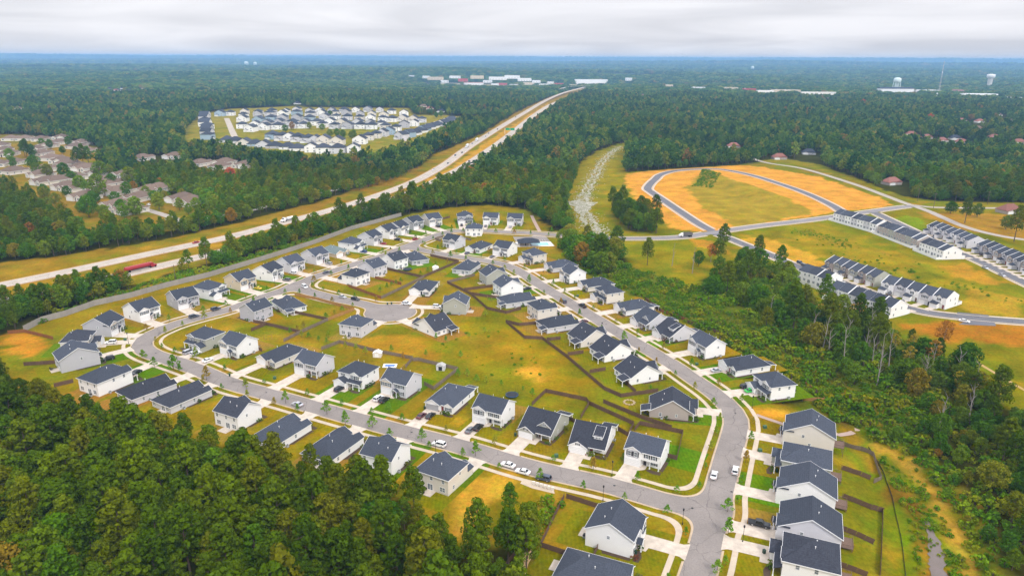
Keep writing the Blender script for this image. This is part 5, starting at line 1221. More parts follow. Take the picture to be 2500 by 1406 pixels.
def car_meshes(kind, col):
    prof, cab, hw, wb, wr = CARS[kind]
    def body():
        b = MB(); loft(b, prof, hw, hw*.96, .85); return b.mesh('body', PAINT[col])
    def glass():
        b = MB(); (y0, z0), (y1, z1), (y2, z2), (y3, z3) = cab; w0, w1 = hw*.93, hw*.74
        L = [(-w0, y0, z0), (-w1, y1, z1), (-w1, y2, z2), (-w0, y3, z3)]; R = [(-x, y, z) for x, y, z in L]
        b.poly(L); b.poly(R[::-1])
        for i in range(3): b.poly([L[i], R[i], R[i+1], L[i+1]][::-1])
        return b.mesh('glasshouse', M_CGLASS)
    def roofp():
        b = MB(); (y0, z0), (y1, z1), (y2, z2), (y3, z3) = cab; w1 = hw*.74
        b.shell([[(-w1-.02, y1-.05, z1+.035), (w1+.02, y1-.05, z1+.035), (w1+.02, y2+.08, z2+.035), (-w1-.02, y2+.08, z2+.035)]], .07)
        w0 = hw*.935
        for s in (-1, 1):       # pillars
            for (a, c) in ((0, 1), (3, 2)): b.tube((s*w0, cab[a][0], cab[a][1]), (s*(w1+.01), cab[c][0], cab[c][1]+.02), .05, .05, 4)
            ym = (y1+y2)/2-.1; b.tube((s*w0, ym, z0), (s*(w1+.01), ym, z1+.02), .05, .05, 4)
        return b.mesh('roof_panel', PAINT[col])
    def tyre(): return MB().tube((-.11, 0, 0), (.11, 0, 0), wr, wr, 14).mesh('wheel', M_TYRE)
    def rim(): return MB().tube((-.125, 0, 0), (.125, 0, 0), wr*.62, wr*.62, 10).mesh('rim', M_RIM)
    return [CM(('car', kind, col, i), f) for i, f in enumerate((body, glass, roofp))]+[CM(('tyre', kind), tyre), CM(('rim', kind), rim)]
def car(px, py, kind, col, mode, label, flip=False, group=None, pos=None, ang=None, small=False, z=None):
    p = pos or flat(px, py).xy
    if ang is None:
        L, q, t = near_street(p); d = t if mode == 'r' else (p-q).normalized()
        if isinstance(mode, tuple): d = (flat(*mode).xy-p).normalized()
        if flip: d = -d
        ang = math.atan2(-d.x, d.y)
    zz = z if z is not None else (Z_ROAD if SDs(p.x, p.y) < 0 else Z_DRIVE+.005)
    nm = {'sedan': 'car', 'suv': 'car', 'van': 'van', 'pickup': 'pickup_truck'}[kind]
    root = O(nm, None, None, (p.x, p.y, zz), ang); tag(root, label, nm.replace('_', ' '), group)
    b, g_, rp, ty, ri = car_meshes(kind, col); prof, cab, hw, wb, wr = CARS[kind]
    O('body', b, root); O('glasshouse', g_, root); O('roof_panel', rp, root)
    for sx in (-1, 1):
        for sy in (-1, 1):
            w_ = O('wheel', ty, root, (sx*(hw-.12), sy*wb/2, wr))
            if not small: O('rim', ri, w_)
    if not small:
        yl = max(p_[0] for p_ in prof); ys = min(p_[0] for p_ in prof); zl = prof[7][1]-.06; zt = prof[1][1]-.05
        for sx in (-1, 1):
            O('headlight', CM('hl', lambda: MB().box(-.2, .2, -.08, .06, -.08, .08).mesh('headlight', M_HEAD)), root, (sx*hw*.68, yl-.12, zl-.02)); O('taillight', CM('tl', lambda: MB().box(-.16, .16, -.05, .05, -.09, .09).mesh('taillight', M_TAIL)), root, (sx*hw*.74, ys-.01, zt-.06))
        if kind == 'pickup':
            O('load_bed', CM('bed', lambda: MB().box(-.82, .82, -2.8, -1.15, 1.02, 1.135).mesh('load_bed', M_BUMP)), root)
    return root
for a in [
 (1240, 1138, 'sedan', 'white', 'r', 'white sedan parked at the kerb beside the bare soil lot, rear of two'), (1276, 1155, 'sedan', 'white', 'r', 'white sedan parked at the kerb just ahead of the other white sedan'), (1327, 1171, 'suv', 'slate', 'r', 'dark grey compact car parked by the row of white mailbox units'),
 (1743, 1163, 'sedan', 'white', 'r', 'white sedan parked on the left kerb of the right-hand road'), (1795, 1152, 'suv', 'white', 'r', 'white car parked on the right kerb across from the white sedan'), (1853, 1283, 'pickup', 'black', 'p', 'black pickup truck on the driveway of the fourth right-column house'),
 (1148, 1053, 'sedan', 'grey', 'p', 'dark grey sedan, left of two on the fourth inner near-street driveway'), (1168, 1047, 'suv', 'black', 'p', 'black car, right of two on the fourth inner near-street driveway'), (1029, 1018, 'sedan', 'maroon', 'p', 'maroon sedan on the driveway with the grey garage door'), (1051, 1018, 'sedan', 'black', 'p', 'black sedan beside the maroon sedan'),
 (924, 976, 'suv', 'white', 'p', 'white hatchback beside the black SUV on the sixth inner near-street drive'), (938, 980, 'suv', 'black', 'p', 'black SUV beside the white hatchback on the sixth inner drive'), (829, 953, 'suv', 'black', 'p', 'black SUV alone on the seventh inner near-street drive'),
 (726, 990, 'sedan', 'silver', 'r', 'silver sedan parked at the forest-side kerb of the near street'), (1072, 1088, 'suv', 'white', 'r', 'white SUV with open tailgate at the near street kerb'), (461, 862, 'van', 'silver', 'p', 'silver minivan beside the sage house drive inside the bend'), (478, 866, 'suv', 'white', 'p', 'white car beside the silver minivan'), (508, 882, 'sedan', 'white', 'p', 'white sedan alone on the tenth inner near-street drive'),
 (271, 839, 'suv', 'white', 'p', 'long white SUV on the drive at the outer bend'), (265, 879, 'suv', 'black', 'p', 'black SUV on the drive of the grey gabled bend house'), (332, 912, 'sedan', 'black', 'p', 'black sedan on the lower drive of the bend'), (474, 775, 'suv', 'slate', 'r', 'dark SUV driving past the third fence-side house'), (527, 757, 'suv', 'slate', 'r', 'dark SUV driving past the fourth fence-side house'),
 (630, 706, 'sedan', 'yellow', 'p', 'bright yellow sports car by the tan house'), (700, 686, 'suv', 'grey', 'p', 'grey car on the sixth fence-side drive'), (715, 669, 'suv', 'white', 'p', 'white SUV on the seventh fence-side drive'), (744, 702, 'van', 'white', 'r', 'white van at the cul-de-sac junction'), (836, 727, 'sedan', 'silver', 'r', 'silver sedan parked along the cul-de-sac lane'), (868, 733, 'suv', 'black', 'r', 'black SUV parked along the cul-de-sac lane ahead of the silver sedan'),
 (993, 744, 'suv', 'white', (1040, 748), 'white SUV standing at the head of the cul-de-sac'), (1068, 751, 'suv', 'white', (1100, 753), 'white SUV on the drive of the grey-green cul-de-sac house'), (797, 667, 'sedan', 'slate', 'r', 'dark blue sedan on the street below the eighth fence-side house'), (803, 646, 'suv', 'silver', 'p', 'silver-blue car on the eighth fence-side drive'), (888, 617, 'suv', 'blue', 'p', 'blue car on the tenth fence-side drive'), (936, 597, 'sedan', 'red', 'p', 'red car on the eleventh fence-side drive'), (970, 587, 'suv', 'black', 'p', 'black car on the twelfth fence-side drive'),
 (1014, 586, 'suv', 'red', 'r', 'red car driving up the fence-side street'), (1069, 555, 'suv', 'black', 'p', 'black car on the fifteenth fence-side drive'), (1127, 552, 'suv', 'black', 'p', 'black car at the left wood-edge house'), (1186, 554, 'sedan', 'grey', 'p', 'grey car at the middle wood-edge house'), (1246, 556, 'sedan', 'silver', 'p', 'silver car at the right wood-edge house'), (1141, 620, 'sedan', 'slate', 'p', 'dark sedan at the cross-street ranch'), (1202, 629, 'sedan', 'grey', 'p', 'dark car at the white house below the pool'),
 (1375, 738, 'suv', 'slate', 'r', 'dark SUV driving on the curving road, upper of two'), (1422, 749, 'pickup', 'black', 'r', 'black pickup on the curving road, lower of two'), (1287, 707, 'sedan', 'black', 'p', 'black car beside the third inner curve house'), (1424, 788, 'sedan', 'maroon', 'p', 'dark red car at the sixth inner curve house'), (1749, 907, 'sedan', 'silver', 'p', 'silver sedan on the tenth outer curve drive'), (1832, 957, 'sedan', 'green', 'p', 'bright green sports car on the eleventh outer curve drive'), (1821, 947, 'suv', 'black', 'p', 'black jeep beside the bright green car')]: car(*a)
for px, py, kind, col, aim, lb in [(2354, 786, 'sedan', 'white', (2370, 789), 'white car parked in the townhouse parking bay'), (2405, 656, 'sedan', 'silver', (2430, 667), 'silver car on the upper townhouse street, first of two'), (2446, 674, 'sedan', 'silver', (2470, 684), 'silver car on the upper townhouse street, second of two'), (2443, 643, 'suv', 'white', (2453, 635), 'white SUV before the dark grey townhouses'), (2282, 577, 'sedan', 'slate', (2290, 571), 'dark blue car before the pale grey townhouses'), (2396, 622, 'sedan', 'black', (2404, 616), 'black car before the dark grey townhouses'),
 (2014, 664, 'sedan', 'maroon', (2022, 658), 'dark red car before the taupe townhouses'), (2172, 720, 'suv', 'grey', (2180, 712), 'grey car before the white lower townhouses'), (1953, 644, 'suv', 'slate', (1975, 653), 'dark car at the lower townhouse street start, left of three'), (1964, 651, 'suv', 'grey', (1985, 660), 'dark car at the lower townhouse street start, middle of three'), (1973, 657, 'sedan', 'black', (1995, 665), 'dark car at the lower townhouse street start, right of three'),
 (408, 538, 'sedan', 'white', (420, 545), 'white car at the tan neighbourhood entrance'), (292, 502, 'sedan', 'slate', (300, 510), 'dark car on the tan neighbourhood lane, lower of two'), (280, 474, 'sedan', 'slate', (285, 485), 'dark car on the tan neighbourhood lane, upper of two'), (363, 502, 'suv', 'white', (352, 498), 'white car parked on a tan villa drive')]:
    car(px, py, kind, col, aim, lb, z=.06)
def along(pl, px, py):
    p = flat(px, py).xy; i = min(range(len(pl)-1), key=lambda k: (pl[k]-p).length); a, b = pl[max(0, i-1)], pl[i+1]; d = (b-a).normalized()
    q = a+d*((p-a).dot(d)); off = Vector((d.y, -d.x)); return q, off, math.atan2(-d.x, d.y)
for k, (px, py, lane, col, kind, lb) in enumerate([(484, 596, 'u', 'red', 'sedan', 'red car speeding on the upper carriageway'), (770, 526, 'u', 'silver', 'sedan', 'silver car on the upper carriageway ahead of the flatbed truck'), (1058, 416, 'u', 'white', 'suv', 'white car climbing the highway below the two dark cars'), (1088, 400, 'u', 'slate', 'sedan', 'dark car on the highway, lower of two'), (1116, 381, 'u', 'slate', 'suv', 'dark car on the highway, upper of two'), (1132, 374, 'u', 'black', 'sedan', 'black car just behind the white box trucks'), (1160, 352, 'u', 'grey', 'sedan', 'grey car between the two box trucks'),
   (1187, 335, 'u', 'silver', 'suv', 'silver car past the farther box truck'), (1198, 327, 'u', 'slate', 'sedan', 'dark car left of the green road sign'), (1213, 317, 'u', 'black', 'suv', 'black car just above the green road sign level'), (1260, 287, 'u', 'black', 'suv', 'black car far up the highway'), (1284, 272, 'u', 'white', 'sedan', 'white car far up the highway'), (1156, 396, 'l', 'black', 'suv', 'black car on the lower carriageway, right of two'), (1147, 400, 'l', 'slate', 'sedan', 'dark car on the lower carriageway, left of two'), (1236, 334, 'l', 'black', 'sedan', 'black car on the lower carriageway below the green sign'), (1286, 297, 'l', 'white', 'suv', 'white car high on the lower carriageway'), (900, 505, 'l', 'white', 'suv', 'white car on the lower carriageway behind the trees')]):
    q, off, ang = along(HWY_UP if lane == 'u' else HWY_LO, px, py); q = q+off*(2.0 if k % 2 else -2.0)
    car(0, 0, kind, col, 'r', lb, pos=q, ang=ang+(math.pi if lane == 'u' else 0), small=py < 450, z=.17, group='traffic on the highway')
def truck(px, py, pl, label, cab, boxm, L=13.0, tank=False, flat_=False, rev=False):
    q, off, ang = along(pl, px, py); q = q-off*1.9
    root = O('truck', None, None, (q.x, q.y, .17), ang+(math.pi if rev else 0)); tag(root, label, 'truck', 'trucks on the highway')
    b = MB(); loft(b, [(-1.2,.8),(-1.2,3.0),(-.2,3.1),(.5,2.9),(.9,1.9),(2.3,1.7),(2.5,.8),(2.4,.5),(-1.2,.5)], 1.2, 1.15, 2.0); O('cab', b.mesh('cab', cab), root, (0, L/2, 0))
    O('windscreen', MB().poly([(-1.0,.55,2.85),(1.0,.55,2.85),(1.05,.93,1.95),(-1.05,.93,1.95)]).mesh('windscreen', M_CGLASS), root, (0, L/2, .03))
    if tank: t_ = MB().tube((0, -L/2-1, 2.2), (0, L/2-1.6, 2.2), 1.25, 1.25, 16).mesh('tank', boxm)
    elif flat_: t_ = MB().box(-1.25, 1.25, -L/2-1, L/2-1.6, 1.15, 1.4).mesh('flatbed', boxm)
    else: t_ = MB().box(-1.28, 1.28, -L/2-1, L/2-1.6, 1.2, 4.05).mesh('box_body', boxm)
    O('trailer', t_, root)
    if flat_: O('load', MB().box(-1.1, 1.1, -3.5, 3.0, 1.42, 2.6).mesh('load', M_TRIM), root)
    O('chassis', MB().box(-.5, .5, -L/2-.8, L/2+1.8, .7, 1.05).mesh('chassis', M_BUMP), root)
    w_ = CM('twheel', lambda: MB().tube((-.2, 0, 0), (.2, 0, 0), .5, .5, 12).mesh('wheel', M_TYRE))
    for y in (-L/2, -L/2+1.3, L/2-1.3, L/2+1.6):
        for sx in (-1, 1): O('wheel', w_, root, (sx*1.05, y, .5))
truck(343, 660, HWY_LO, 'long red tanker truck on the lower carriageway at left', PAINT['red'], PAINT['red'], 15, tank=True)
truck(716, 539, HWY_UP, 'white flatbed truck with load on the upper carriageway', PAINT['white'], PAINT['grey'], 13, flat_=True, rev=True)
truck(1148, 360, HWY_UP, 'white box truck on the highway, nearer of two', PAINT['white'], PAINT['white'], 13, rev=True)
truck(1168, 345, HWY_UP, 'white box truck on the highway, farther of two', PAINT['white'], PAINT['white'], 12, rev=True)
q = flat(1674, 578).xy; root = O('dump_truck', None, None, (q.x, q.y, .06), math.pi/2+.05); tag(root, 'dark dump truck standing on the connector road by the orange lots', 'truck')
b = MB(); loft(b, [(-.9,.8),(-.9,2.7),(.4,2.6),(.8,1.8),(1.8,1.6),(1.9,.6),(-.9,.6)], 1.15, 1.1, 1.9); O('cab', b.mesh('cab', PAINT['white']), root, (0, 3.0, 0))
b = MB(); b.box(-1.3, 1.3, -4.6, 1.9, 1.3, 1.5); b.box(-1.3, -1.2, -4.6, 1.9, 1.5, 3.0); b.box(1.2, 1.3, -4.6, 1.9, 1.5, 3.0); b.box(-1.2, 1.2, 1.8, 1.9, 1.5, 3.2); b.box(-1.2, 1.2, -4.6, -4.5, 1.5, 2.9); O('dump_bed', b.mesh('dump_bed', PAINT['grey']), root)
O('chassis', MB().box(-.5, .5, -4.3, 4.2, .7, 1.25).mesh('chassis', M_BUMP), root)
for y in (-3.6, -2.2, 3.6):
    for sx in (-1, 1): O('wheel', _mesh_cache['twheel'], root, (sx*1.05, y, .5))
# ------------------------------------------------------------------ green overhead road sign
M_SIGNG = mat('sign_green', (.01, .30, .13), .5)
q, off, ang = along(HWY_LO, 1240, 328); root = O('road_sign', None, None, (q.x, q.y, .15), ang); tag(root, 'green overhead road sign spanning the lower carriageway', 'road sign')
for sx in (-9, 9): O('post', CM('sgpost', lambda: MB().tube((0,0,0), (0,0,9.5), .25, .2, 8).mesh('post', M_VENT)), root, (sx, 0, 0))
O('truss', MB().box(-9, 9, -.3, .3, 7.6, 8.2).mesh('truss', M_VENT), root)
for sx in (-4.2, 3.6): O('sign_panel', CM('sgp', lambda: MB().box(-3.5, 3.5, -.45, -.32, 6.2, 10.0).mesh('sign_panel', M_SIGNG)), root, (sx, 0, 0))
# ------------------------------------------------------------------ pool, pool house, parking
M_WATER = mat('pool_water', (.25, .66, .72), .1, .3, .3, col2=(.18, .55, .64), spec=.6); M_POOLD = mat('pool_deck', (.72, .70, .67), .8, .3, .3)
def slab(name, pts, z, m_):
    P = [(p.x, p.y, z) for p in W(pts)]
    a = sum(P[i][0]*P[(i+1) % len(P)][1]-P[(i+1) % len(P)][0]*P[i][1] for i in range(len(P)))
    return struct(name, MB().poly(P if a > 0 else P[::-1]), m_)
slab('parking_lot', [(1252, 578), (1298, 578), (1304, 572), (1330, 575), (1344, 590), (1258, 589)], .045, M_ASPH)
mb = MB()
for k in range(12):
    a, b_ = flat(1262+k*6.4, 589).xy, flat(1261.5+k*6.2, 585.5).xy; d = (b_-a); n_ = Vector((d.y, -d.x)).normalized()*.07
    mb.poly([(*(a-n_), .052), (*(a+n_), .052), (*(b_+n_), .052), (*(b_-n_), .052)][::-1])
struct('bay_markings', mb, M_PAINT)
slab('pool_deck', [(1258, 591), (1344, 590), (1354, 601), (1262, 603)], .05, M_POOLD)
slab('pool_water', [(1266, 593), (1336, 592), (1341, 599), (1300, 600), (1298, 597), (1268, 597)], .056, M_WATER)
p = flat(1292, 603).xy; root = O('pool_house', None, None, (p.x, p.y, 0), .1); tag(root, 'open pool house with dark hipped roof beside the swimming pool', 'pavilion')
O('roof', MB(), root) if False else None
b = MB(); b.shell(hip(-7, 7, 0, 9, 3.0, 2.2), .2); O('roof', b.mesh('roof', M_ROOF), root); O('wall', MB().box(-6.5, 1.5, 3, 8.6, -.2, 3.0).mesh('wall', WALLS['taupe']), root)
for x, y in ((-6.6, .3), (6.6, .3), (6.6, 8.6), (0, .3)): O('porch_column', col_mesh(2.7), root, (x, y, 0))
O('front_door', door_mesh(0), root, (-2, 2.98, 0))
# footpaths
mb = MB(); strip(mb, spline(W([(1846, 1012), (1862, 1018), (1900, 1031), (1925, 1040)]), 2), 0, 1.8, .06); struct('footpath', mb, mat('path_pinkish', (.40, .29, .24), .9, .5, .3))
mb = MB(); strip(mb, spline([G(*p).xy for p in [(2028, 1056), (2050, 1062), (2075, 1058), (2093, 1047)]], 2), 0, 2.2, lambda x, y: TZ(x, y)+.12); struct('footpath', mb, MATS['path_pinkish'])
mb = MB(); strip(mb, spline(W([(1298, 526), (1304, 540), (1312, 555), (1318, 566)]), 3), 0, 2.6, .05); struct('footpath', mb, MATS['path_pinkish'])
mb = MB(); strip(mb, spline(W([(2365, 872), (2420, 905), (2480, 940), (2560, 985)]), 3), 0, 1.6, .04); struct('dirt_track', mb, mat('track_sand', (.42, .28, .11), .9, .5, .3))
# straw ring and concrete walk pieces near the mailbox bay
slab('concrete_pad', [(1276, 1170), (1300, 1180), (1352, 1193), (1354, 1205), (1300, 1192), (1270, 1180)], .08, M_WALK)
for k in range(6):
    t = k/5; p = flat(1303+t*46, 1184+t*14).xy
    root = O('mailbox_cluster', None, None, (p.x, p.y, .08), -.25); tag(root, f'white pedestal mailbox unit, {ORD[k]} from the left by the dark compact car', 'mailbox', 'mailbox units at the bay')
    O('cabinet', CM('mbx', lambda: MB().box(-.4, .4, -.25, .25, .5, 1.25).mesh('cabinet', WALLS['cream'])), root); O('pedestal', CM('mbp', lambda: MB().box(-.15, .15, -.12, .12, 0, .5).mesh('pedestal', WALLS['cream'])), root)
# ------------------------------------------------------------------ yard things
def shed(px, py, rz, wm, label, rk):
    p = flat(px, py).xy; root = O('garden_shed', None, None, (p.x, p.y, 0), rz); tag(root, label, 'shed')
    b = MB(); pent_y(b, -1.7, 1.7, 0, 2.6, 0, 2.0, .8); O('wall', b.mesh('wall', wm), root)
    b = MB(); b.shell(gable_y(-1.7, 1.7, 0, 2.6, 2.0, .8, .15, .15), .1); O('roof', b.mesh('roof', rk), root)
    O('door', MB().box(-.75, .75, -.05, 0, .1, 1.8).mesh('door', M_SHUT if rk is M_FLAT else M_TRIM), root)
shed(920, 873, -.1, WALLS['cream'], 'white shed with pale roof in the seventh inner yard corner', M_TRIM)
shed(1075, 905, -.15, WALLS['lgrey'], 'grey shed with dark door in the sixth inner backyard', M_FLAT)
shed(1064, 661, .2, WALLS['white'], 'small white shed at the fence crossing of the inner block', M_TRIM)
M_NET = mat('trampoline_mat', (.02, .022, .03), .7)
def tramp(px, py, r, label):
    p = flat(px, py).xy; root = O('trampoline', None, None, (p.x, p.y, 0)); tag(root, label, 'trampoline')
    O('jumping_mat', MB().lathe([(0, .9), (r, .9), (r, .82), (0, .82)], 20).mesh('jumping_mat', M_NET), root)
    O('rim', MB().lathe([(r, .8), (r+.22, .8), (r+.22, .96), (r, .96), (r, .8)], 20).mesh('rim', mat('tramp_blue', (.02, .07, .16), .6)), root)
    for k in range(6):
        t = k*math.pi/3; O('pole', CM(('tpole', r), lambda: MB().tube((r+.1, 0, 0), (r+.1, 0, 2.6), .04, .04, 6).mesh('pole', M_POLE)), root, (0, 0, 0), t)
tramp(1250, 968, 2.2, 'round trampoline with blue rim behind the fourth inner house'); tramp(995, 660, 2.3, 'round black trampoline in the brown yard of the inner block')
M_BIN = mat('bin_green', (.015, .05, .03), .5); M_AC = mat('ac_grey', (.35, .36, .36), .6)
def bin_(px, py, label):
    p = flat(px, py).xy; root = O('wheelie_bin', None, None, (p.x, p.y, .05), .3); tag(root, label, 'bin', 'wheelie bins')
    O('body', CM('binb', lambda: MB().box(-.3, .3, -.35, .35, .05, 1.0).mesh('body', M_BIN)), root); O('lid', CM('binl', lambda: MB().box(-.33, .33, -.4, .37, 1.0, 1.1).mesh('lid', M_BIN)), root)
for px, py, lb in [(946, 744, 'dark bin at the top kerb of the cul-de-sac, left of two'), (956, 743, 'dark bin at the top kerb of the cul-de-sac, right of two'), (561, 918, 'dark bin on the verge of the tenth inner drive'), (1258, 1064, 'dark bin at the garage corner of the craftsman with gabled dormer'), (1037, 998, 'dark bin beside the grey garage door'), (1551, 1352, 'dark bin at the garage of the white house below the junction'), (1896, 1152, 'dark bin at the second right-column garage'), (1865, 1350, 'dark bin at the fifth right-column garage'), (1850, 958, 'dark bin beside the bright green car'), (953, 608, 'dark bin on the fence-side street kerb')]: bin_(px, py, lb)
for k, h in enumerate(HOUSES):
    if h['key'][0] in 'tef': continue
    P = h['P']; x, y = (P.w/2+.7)*(1 if k % 2 else -1), P.d*.72; q = L2W(h, x, y)
    root = O('air_conditioner', None, None, (q.x, q.y, .05), h['rot']); tag(root, 'grey air conditioning unit beside the '+ref(h['key']), 'air conditioner', 'air conditioning units')
    O('casing', CM('acb', lambda: MB().box(-.4, .4, -.4, .4, 0, .8).mesh('casing', M_AC)), root); O('fan_grille', CM('acf', lambda: MB().tube((0, 0, .8), (0, 0, .84), .3, .3, 10).mesh('fan_grille', M_BUMP)), root)
M_TRAFO = mat('utility_green', (.05, .12, .07), .5)
for px, py, lb in [(671, 925, 'green utility box on the lawn of the ninth inner house'), (1358, 1115, 'green utility box on the lawn of the craftsman with gabled dormer'), (1701, 891, 'utility box on the lawn of the ninth outer curve house'), (1867, 1045, 'green utility box on the first right-column lawn'), (1855, 1102, 'utility boxes on the second right-column lawn'), (306, 831, 'utility box on the outer bend lawn'), (1410, 724, 'utility box on the fourth outer curve lawn')]:
    p = flat(px, py).xy; root = O('utility_box', None, None, (p.x, p.y, .03), .2); tag(root, lb, 'utility box', 'utility boxes'); O('cabinet', CM('ub', lambda: MB().box(-.55, .55, -.45, .45, 0, .95).mesh('cabinet', M_TRAFO)), root); O('lid', CM('ubl', lambda: MB().box(-.58, .58, -.5, .48, .95, 1.02).mesh('lid', M_TRAFO)), root)
def lamp(px, py, label):
    p = flat(px, py).xy; root = O('street_lamp', None, None, (p.x, p.y, .03)); tag(root, label, 'street lamp', 'black street lamps')
    O('post', CM('lpost', lambda: MB().lathe([(.16, 0), (.14, .5), (.07, .6), (.055, 4.3)], 8).mesh('post', M_POLE)), root)
    O('lantern', CM('llan', lambda: MB().lathe([(.06, 4.3), (.2, 4.4), (.26, 4.85), (.3, 4.9), (.05, 5.15)], 8).mesh('lantern', M_POLE)), root)
for px, py, lb in [(1813, 1322, 'black street lamp beside the pickup drive in the right column'), (1666, 1280, 'black street lamp at the junction below the near street'), (1472, 1222, 'black street lamp on the near street verge above the fenced yard'), (1064, 1108, 'black street lamp behind the white SUV with open tailgate'), (1836, 997, 'black street lamp on the lawn of the eleventh outer curve house'), (1469, 812, 'black street lamp beside the seventh inner curve house'), (314, 838, 'black street lamp at the outer bend'), (1326, 682, 'black street lamp by the second outer curve house'), (672, 698, 'black street lamp by the sixth fence-side house'), (1494, 1160, 'small black lamp post on the second inner lawn')]: lamp(px, py, lb)
def upole(px, py, ht, label):
    p = G(px, py); root = O('utility_pole', None, None, p); tag(root, label, 'utility pole', 'wooden utility poles')
    O('pole', CM(('up', ht), lambda: MB().tube((0,0,-.5), (0,0,ht), .2, .14, 8).mesh('pole', M_WOODP)), root); O('crossarm', CM(('uc', ht), lambda: MB().box(-1.4, 1.4, -.08, .08, ht-1.0, ht-.8).mesh('crossarm', M_WOODP)), root)
for px, py, ht, lb in [(429, 684, 9, 'wooden pole between highway and grey fence'), (91, 575, 11, 'wooden pole left by the frontage road'), (423, 556, 13, 'wooden pole at the tan neighbourhood entrance'), (620, 488, 12, 'wooden pole by the pine grove verge'), (2279, 508, 13, 'wooden pole at the old road fork'), (2240, 492, 12, 'wooden pole left of the old road fork'), (2410, 500, 12, 'wooden pole on the right old road')]: upole(px, py, ht, lb)
# wires of the fork poles
mb = MB()
for z in (11.6, 12.2):
    a, b_ = G(2279, 508)+Vector((0, 0, z)), G(2760, 490)+Vector((0, 0, z)); prev = a
    for k in range(1, 13):
        t = k/12; q = a.lerp(b_, t); q.z -= 4*1.2*t*(1-t); mb.tube(prev, q, .035, .035, 4, cap=False); prev = q
tag(O('power_line', mb.mesh('power_line', M_BUMP)), 'thin power line running right from the fork pole', 'cable')
# creek bed, pond
M_ROCK = mat('riprap_white', (.50, .475, .44), .9, 1.5, .22, bump=.8, bscale=1.2, col2=(.17, .165, .07))
CREEK = [(1516, 358, 3.0), (1490, 375, 7), (1468, 398, 9), (1455, 425, 10), (1440, 450, 10), (1428, 475, 10), (1420, 492, 13), (1420, 508, 14), (1432, 530, 12), (1445, 552, 12), (1462, 572, 12)]
cp = [flat(a, b).xy for a, b, _ in CREEK]; mb = MB(); prev = None; cr_w = []; cp0 = cp; cpd = spline(cp, 2.5)
for p in cpd: cr_w.append(CREEK[min(range(len(cp0)), key=lambda i: (cp0[i]-p).length)][2])
for side in (-1, 1):
    prev = None; wob = RNG.uniform(0, 6)
    for i, p in enumerate(cpd):
        t = (cpd[min(i+1, len(cpd)-1)]-cpd[max(0, i-1)]).normalized(); n_ = Vector((t.y, -t.x)); off = side*(cr_w[i]*.30+1.1*math.sin(i*.5+wob)); wv = cr_w[i]*.085
        cur = (p+n_*(off-wv*RNG.uniform(.4, 2.2)), p+n_*(off+wv*RNG.uniform(.4, 2.2)))
        if prev and RNG.random() > .07: mb.poly([(*prev[0], .02+.006*side), (*prev[1], .02+.006*side), (*cur[1], .02+.006*side), (*cur[0], .02+.006*side)])
        prev = cur
mb.poly([(p.x, p.y, .034) for p in W([(1374, 489), (1392, 492), (1410, 488), (1428, 493), (1461, 494), (1446, 503), (1433, 512), (1428, 524), (1412, 518), (1404, 505), (1390, 500)])][::-1])
struct('creek_bed', mb, M_ROCK)
M_POND = mat('pond_water', (.15, .115, .10), .14, .6, .25, spec=.5, col2=(.10, .08, .05))
mb = MB(); prev = None; pw = spline([flat(*p, -3.1).xy for p in [(2262, 1270), (2274, 1300), (2284, 1335), (2287, 1370), (2294, 1420), (2310, 1500)]], 1.0)
for i, p in enumerate(pw):
    t = (pw[min(i+1, len(pw)-1)]-pw[max(0, i-1)]).normalized(); n_ = Vector((t.y, -t.x)); wv = .5+1.5*min(1, i/14)
    cur = (p-n_*wv*RNG.uniform(.6, 1.2), p+n_*wv*RNG.uniform(.6, 1.2))
    if prev: mb.poly([(*prev[0], -3.1), (*prev[1], -3.1), (*cur[1], -3.1), (*cur[0], -3.1)])
    prev = cur
struct('creek_water', mb, M_POND)
# black silt fence along the drainage channel
sf = [G(*p) for p in [(2120, 1092), (2155, 1150), (2178, 1215), (2192, 1280), (2204, 1345), (2212, 1420)]]
root = O('silt_fence', None, None, sf[0]); tag(root, 'low black silt fence curving along the grassy drainage channel', 'fence')
for a, b in zip(sf[:-1], sf[1:]):
    n = max(1, round((b-a).length/3))
    for k in range(n):
        q0, q1 = a.lerp(b, k/n), a.lerp(b, (k+1)/n); q0.z, q1.z = TZ(q0.x, q0.y), TZ(q1.x, q1.y)
        O('panel', MB().bar(q0-sf[0]+Vector((0, 0, .45)), q1-sf[0]+Vector((0, 0, .45)), .04, .5).mesh('panel', M_BUMP), root)
for px, py in [(1690, 1240), (1786, 1200), (1500, 1185), (1005, 1055), (650, 958), (1795, 1008), (1480, 792), (960, 770), (380, 862)]:
    p = flat(px, py).xy; struct('manhole_cover', MB().lathe([(.0, Z_ROAD+.012), (.36, Z_ROAD+.012), (.38, Z_ROAD+.002)], 14, c=(p.x, p.y)), M_BUMP)
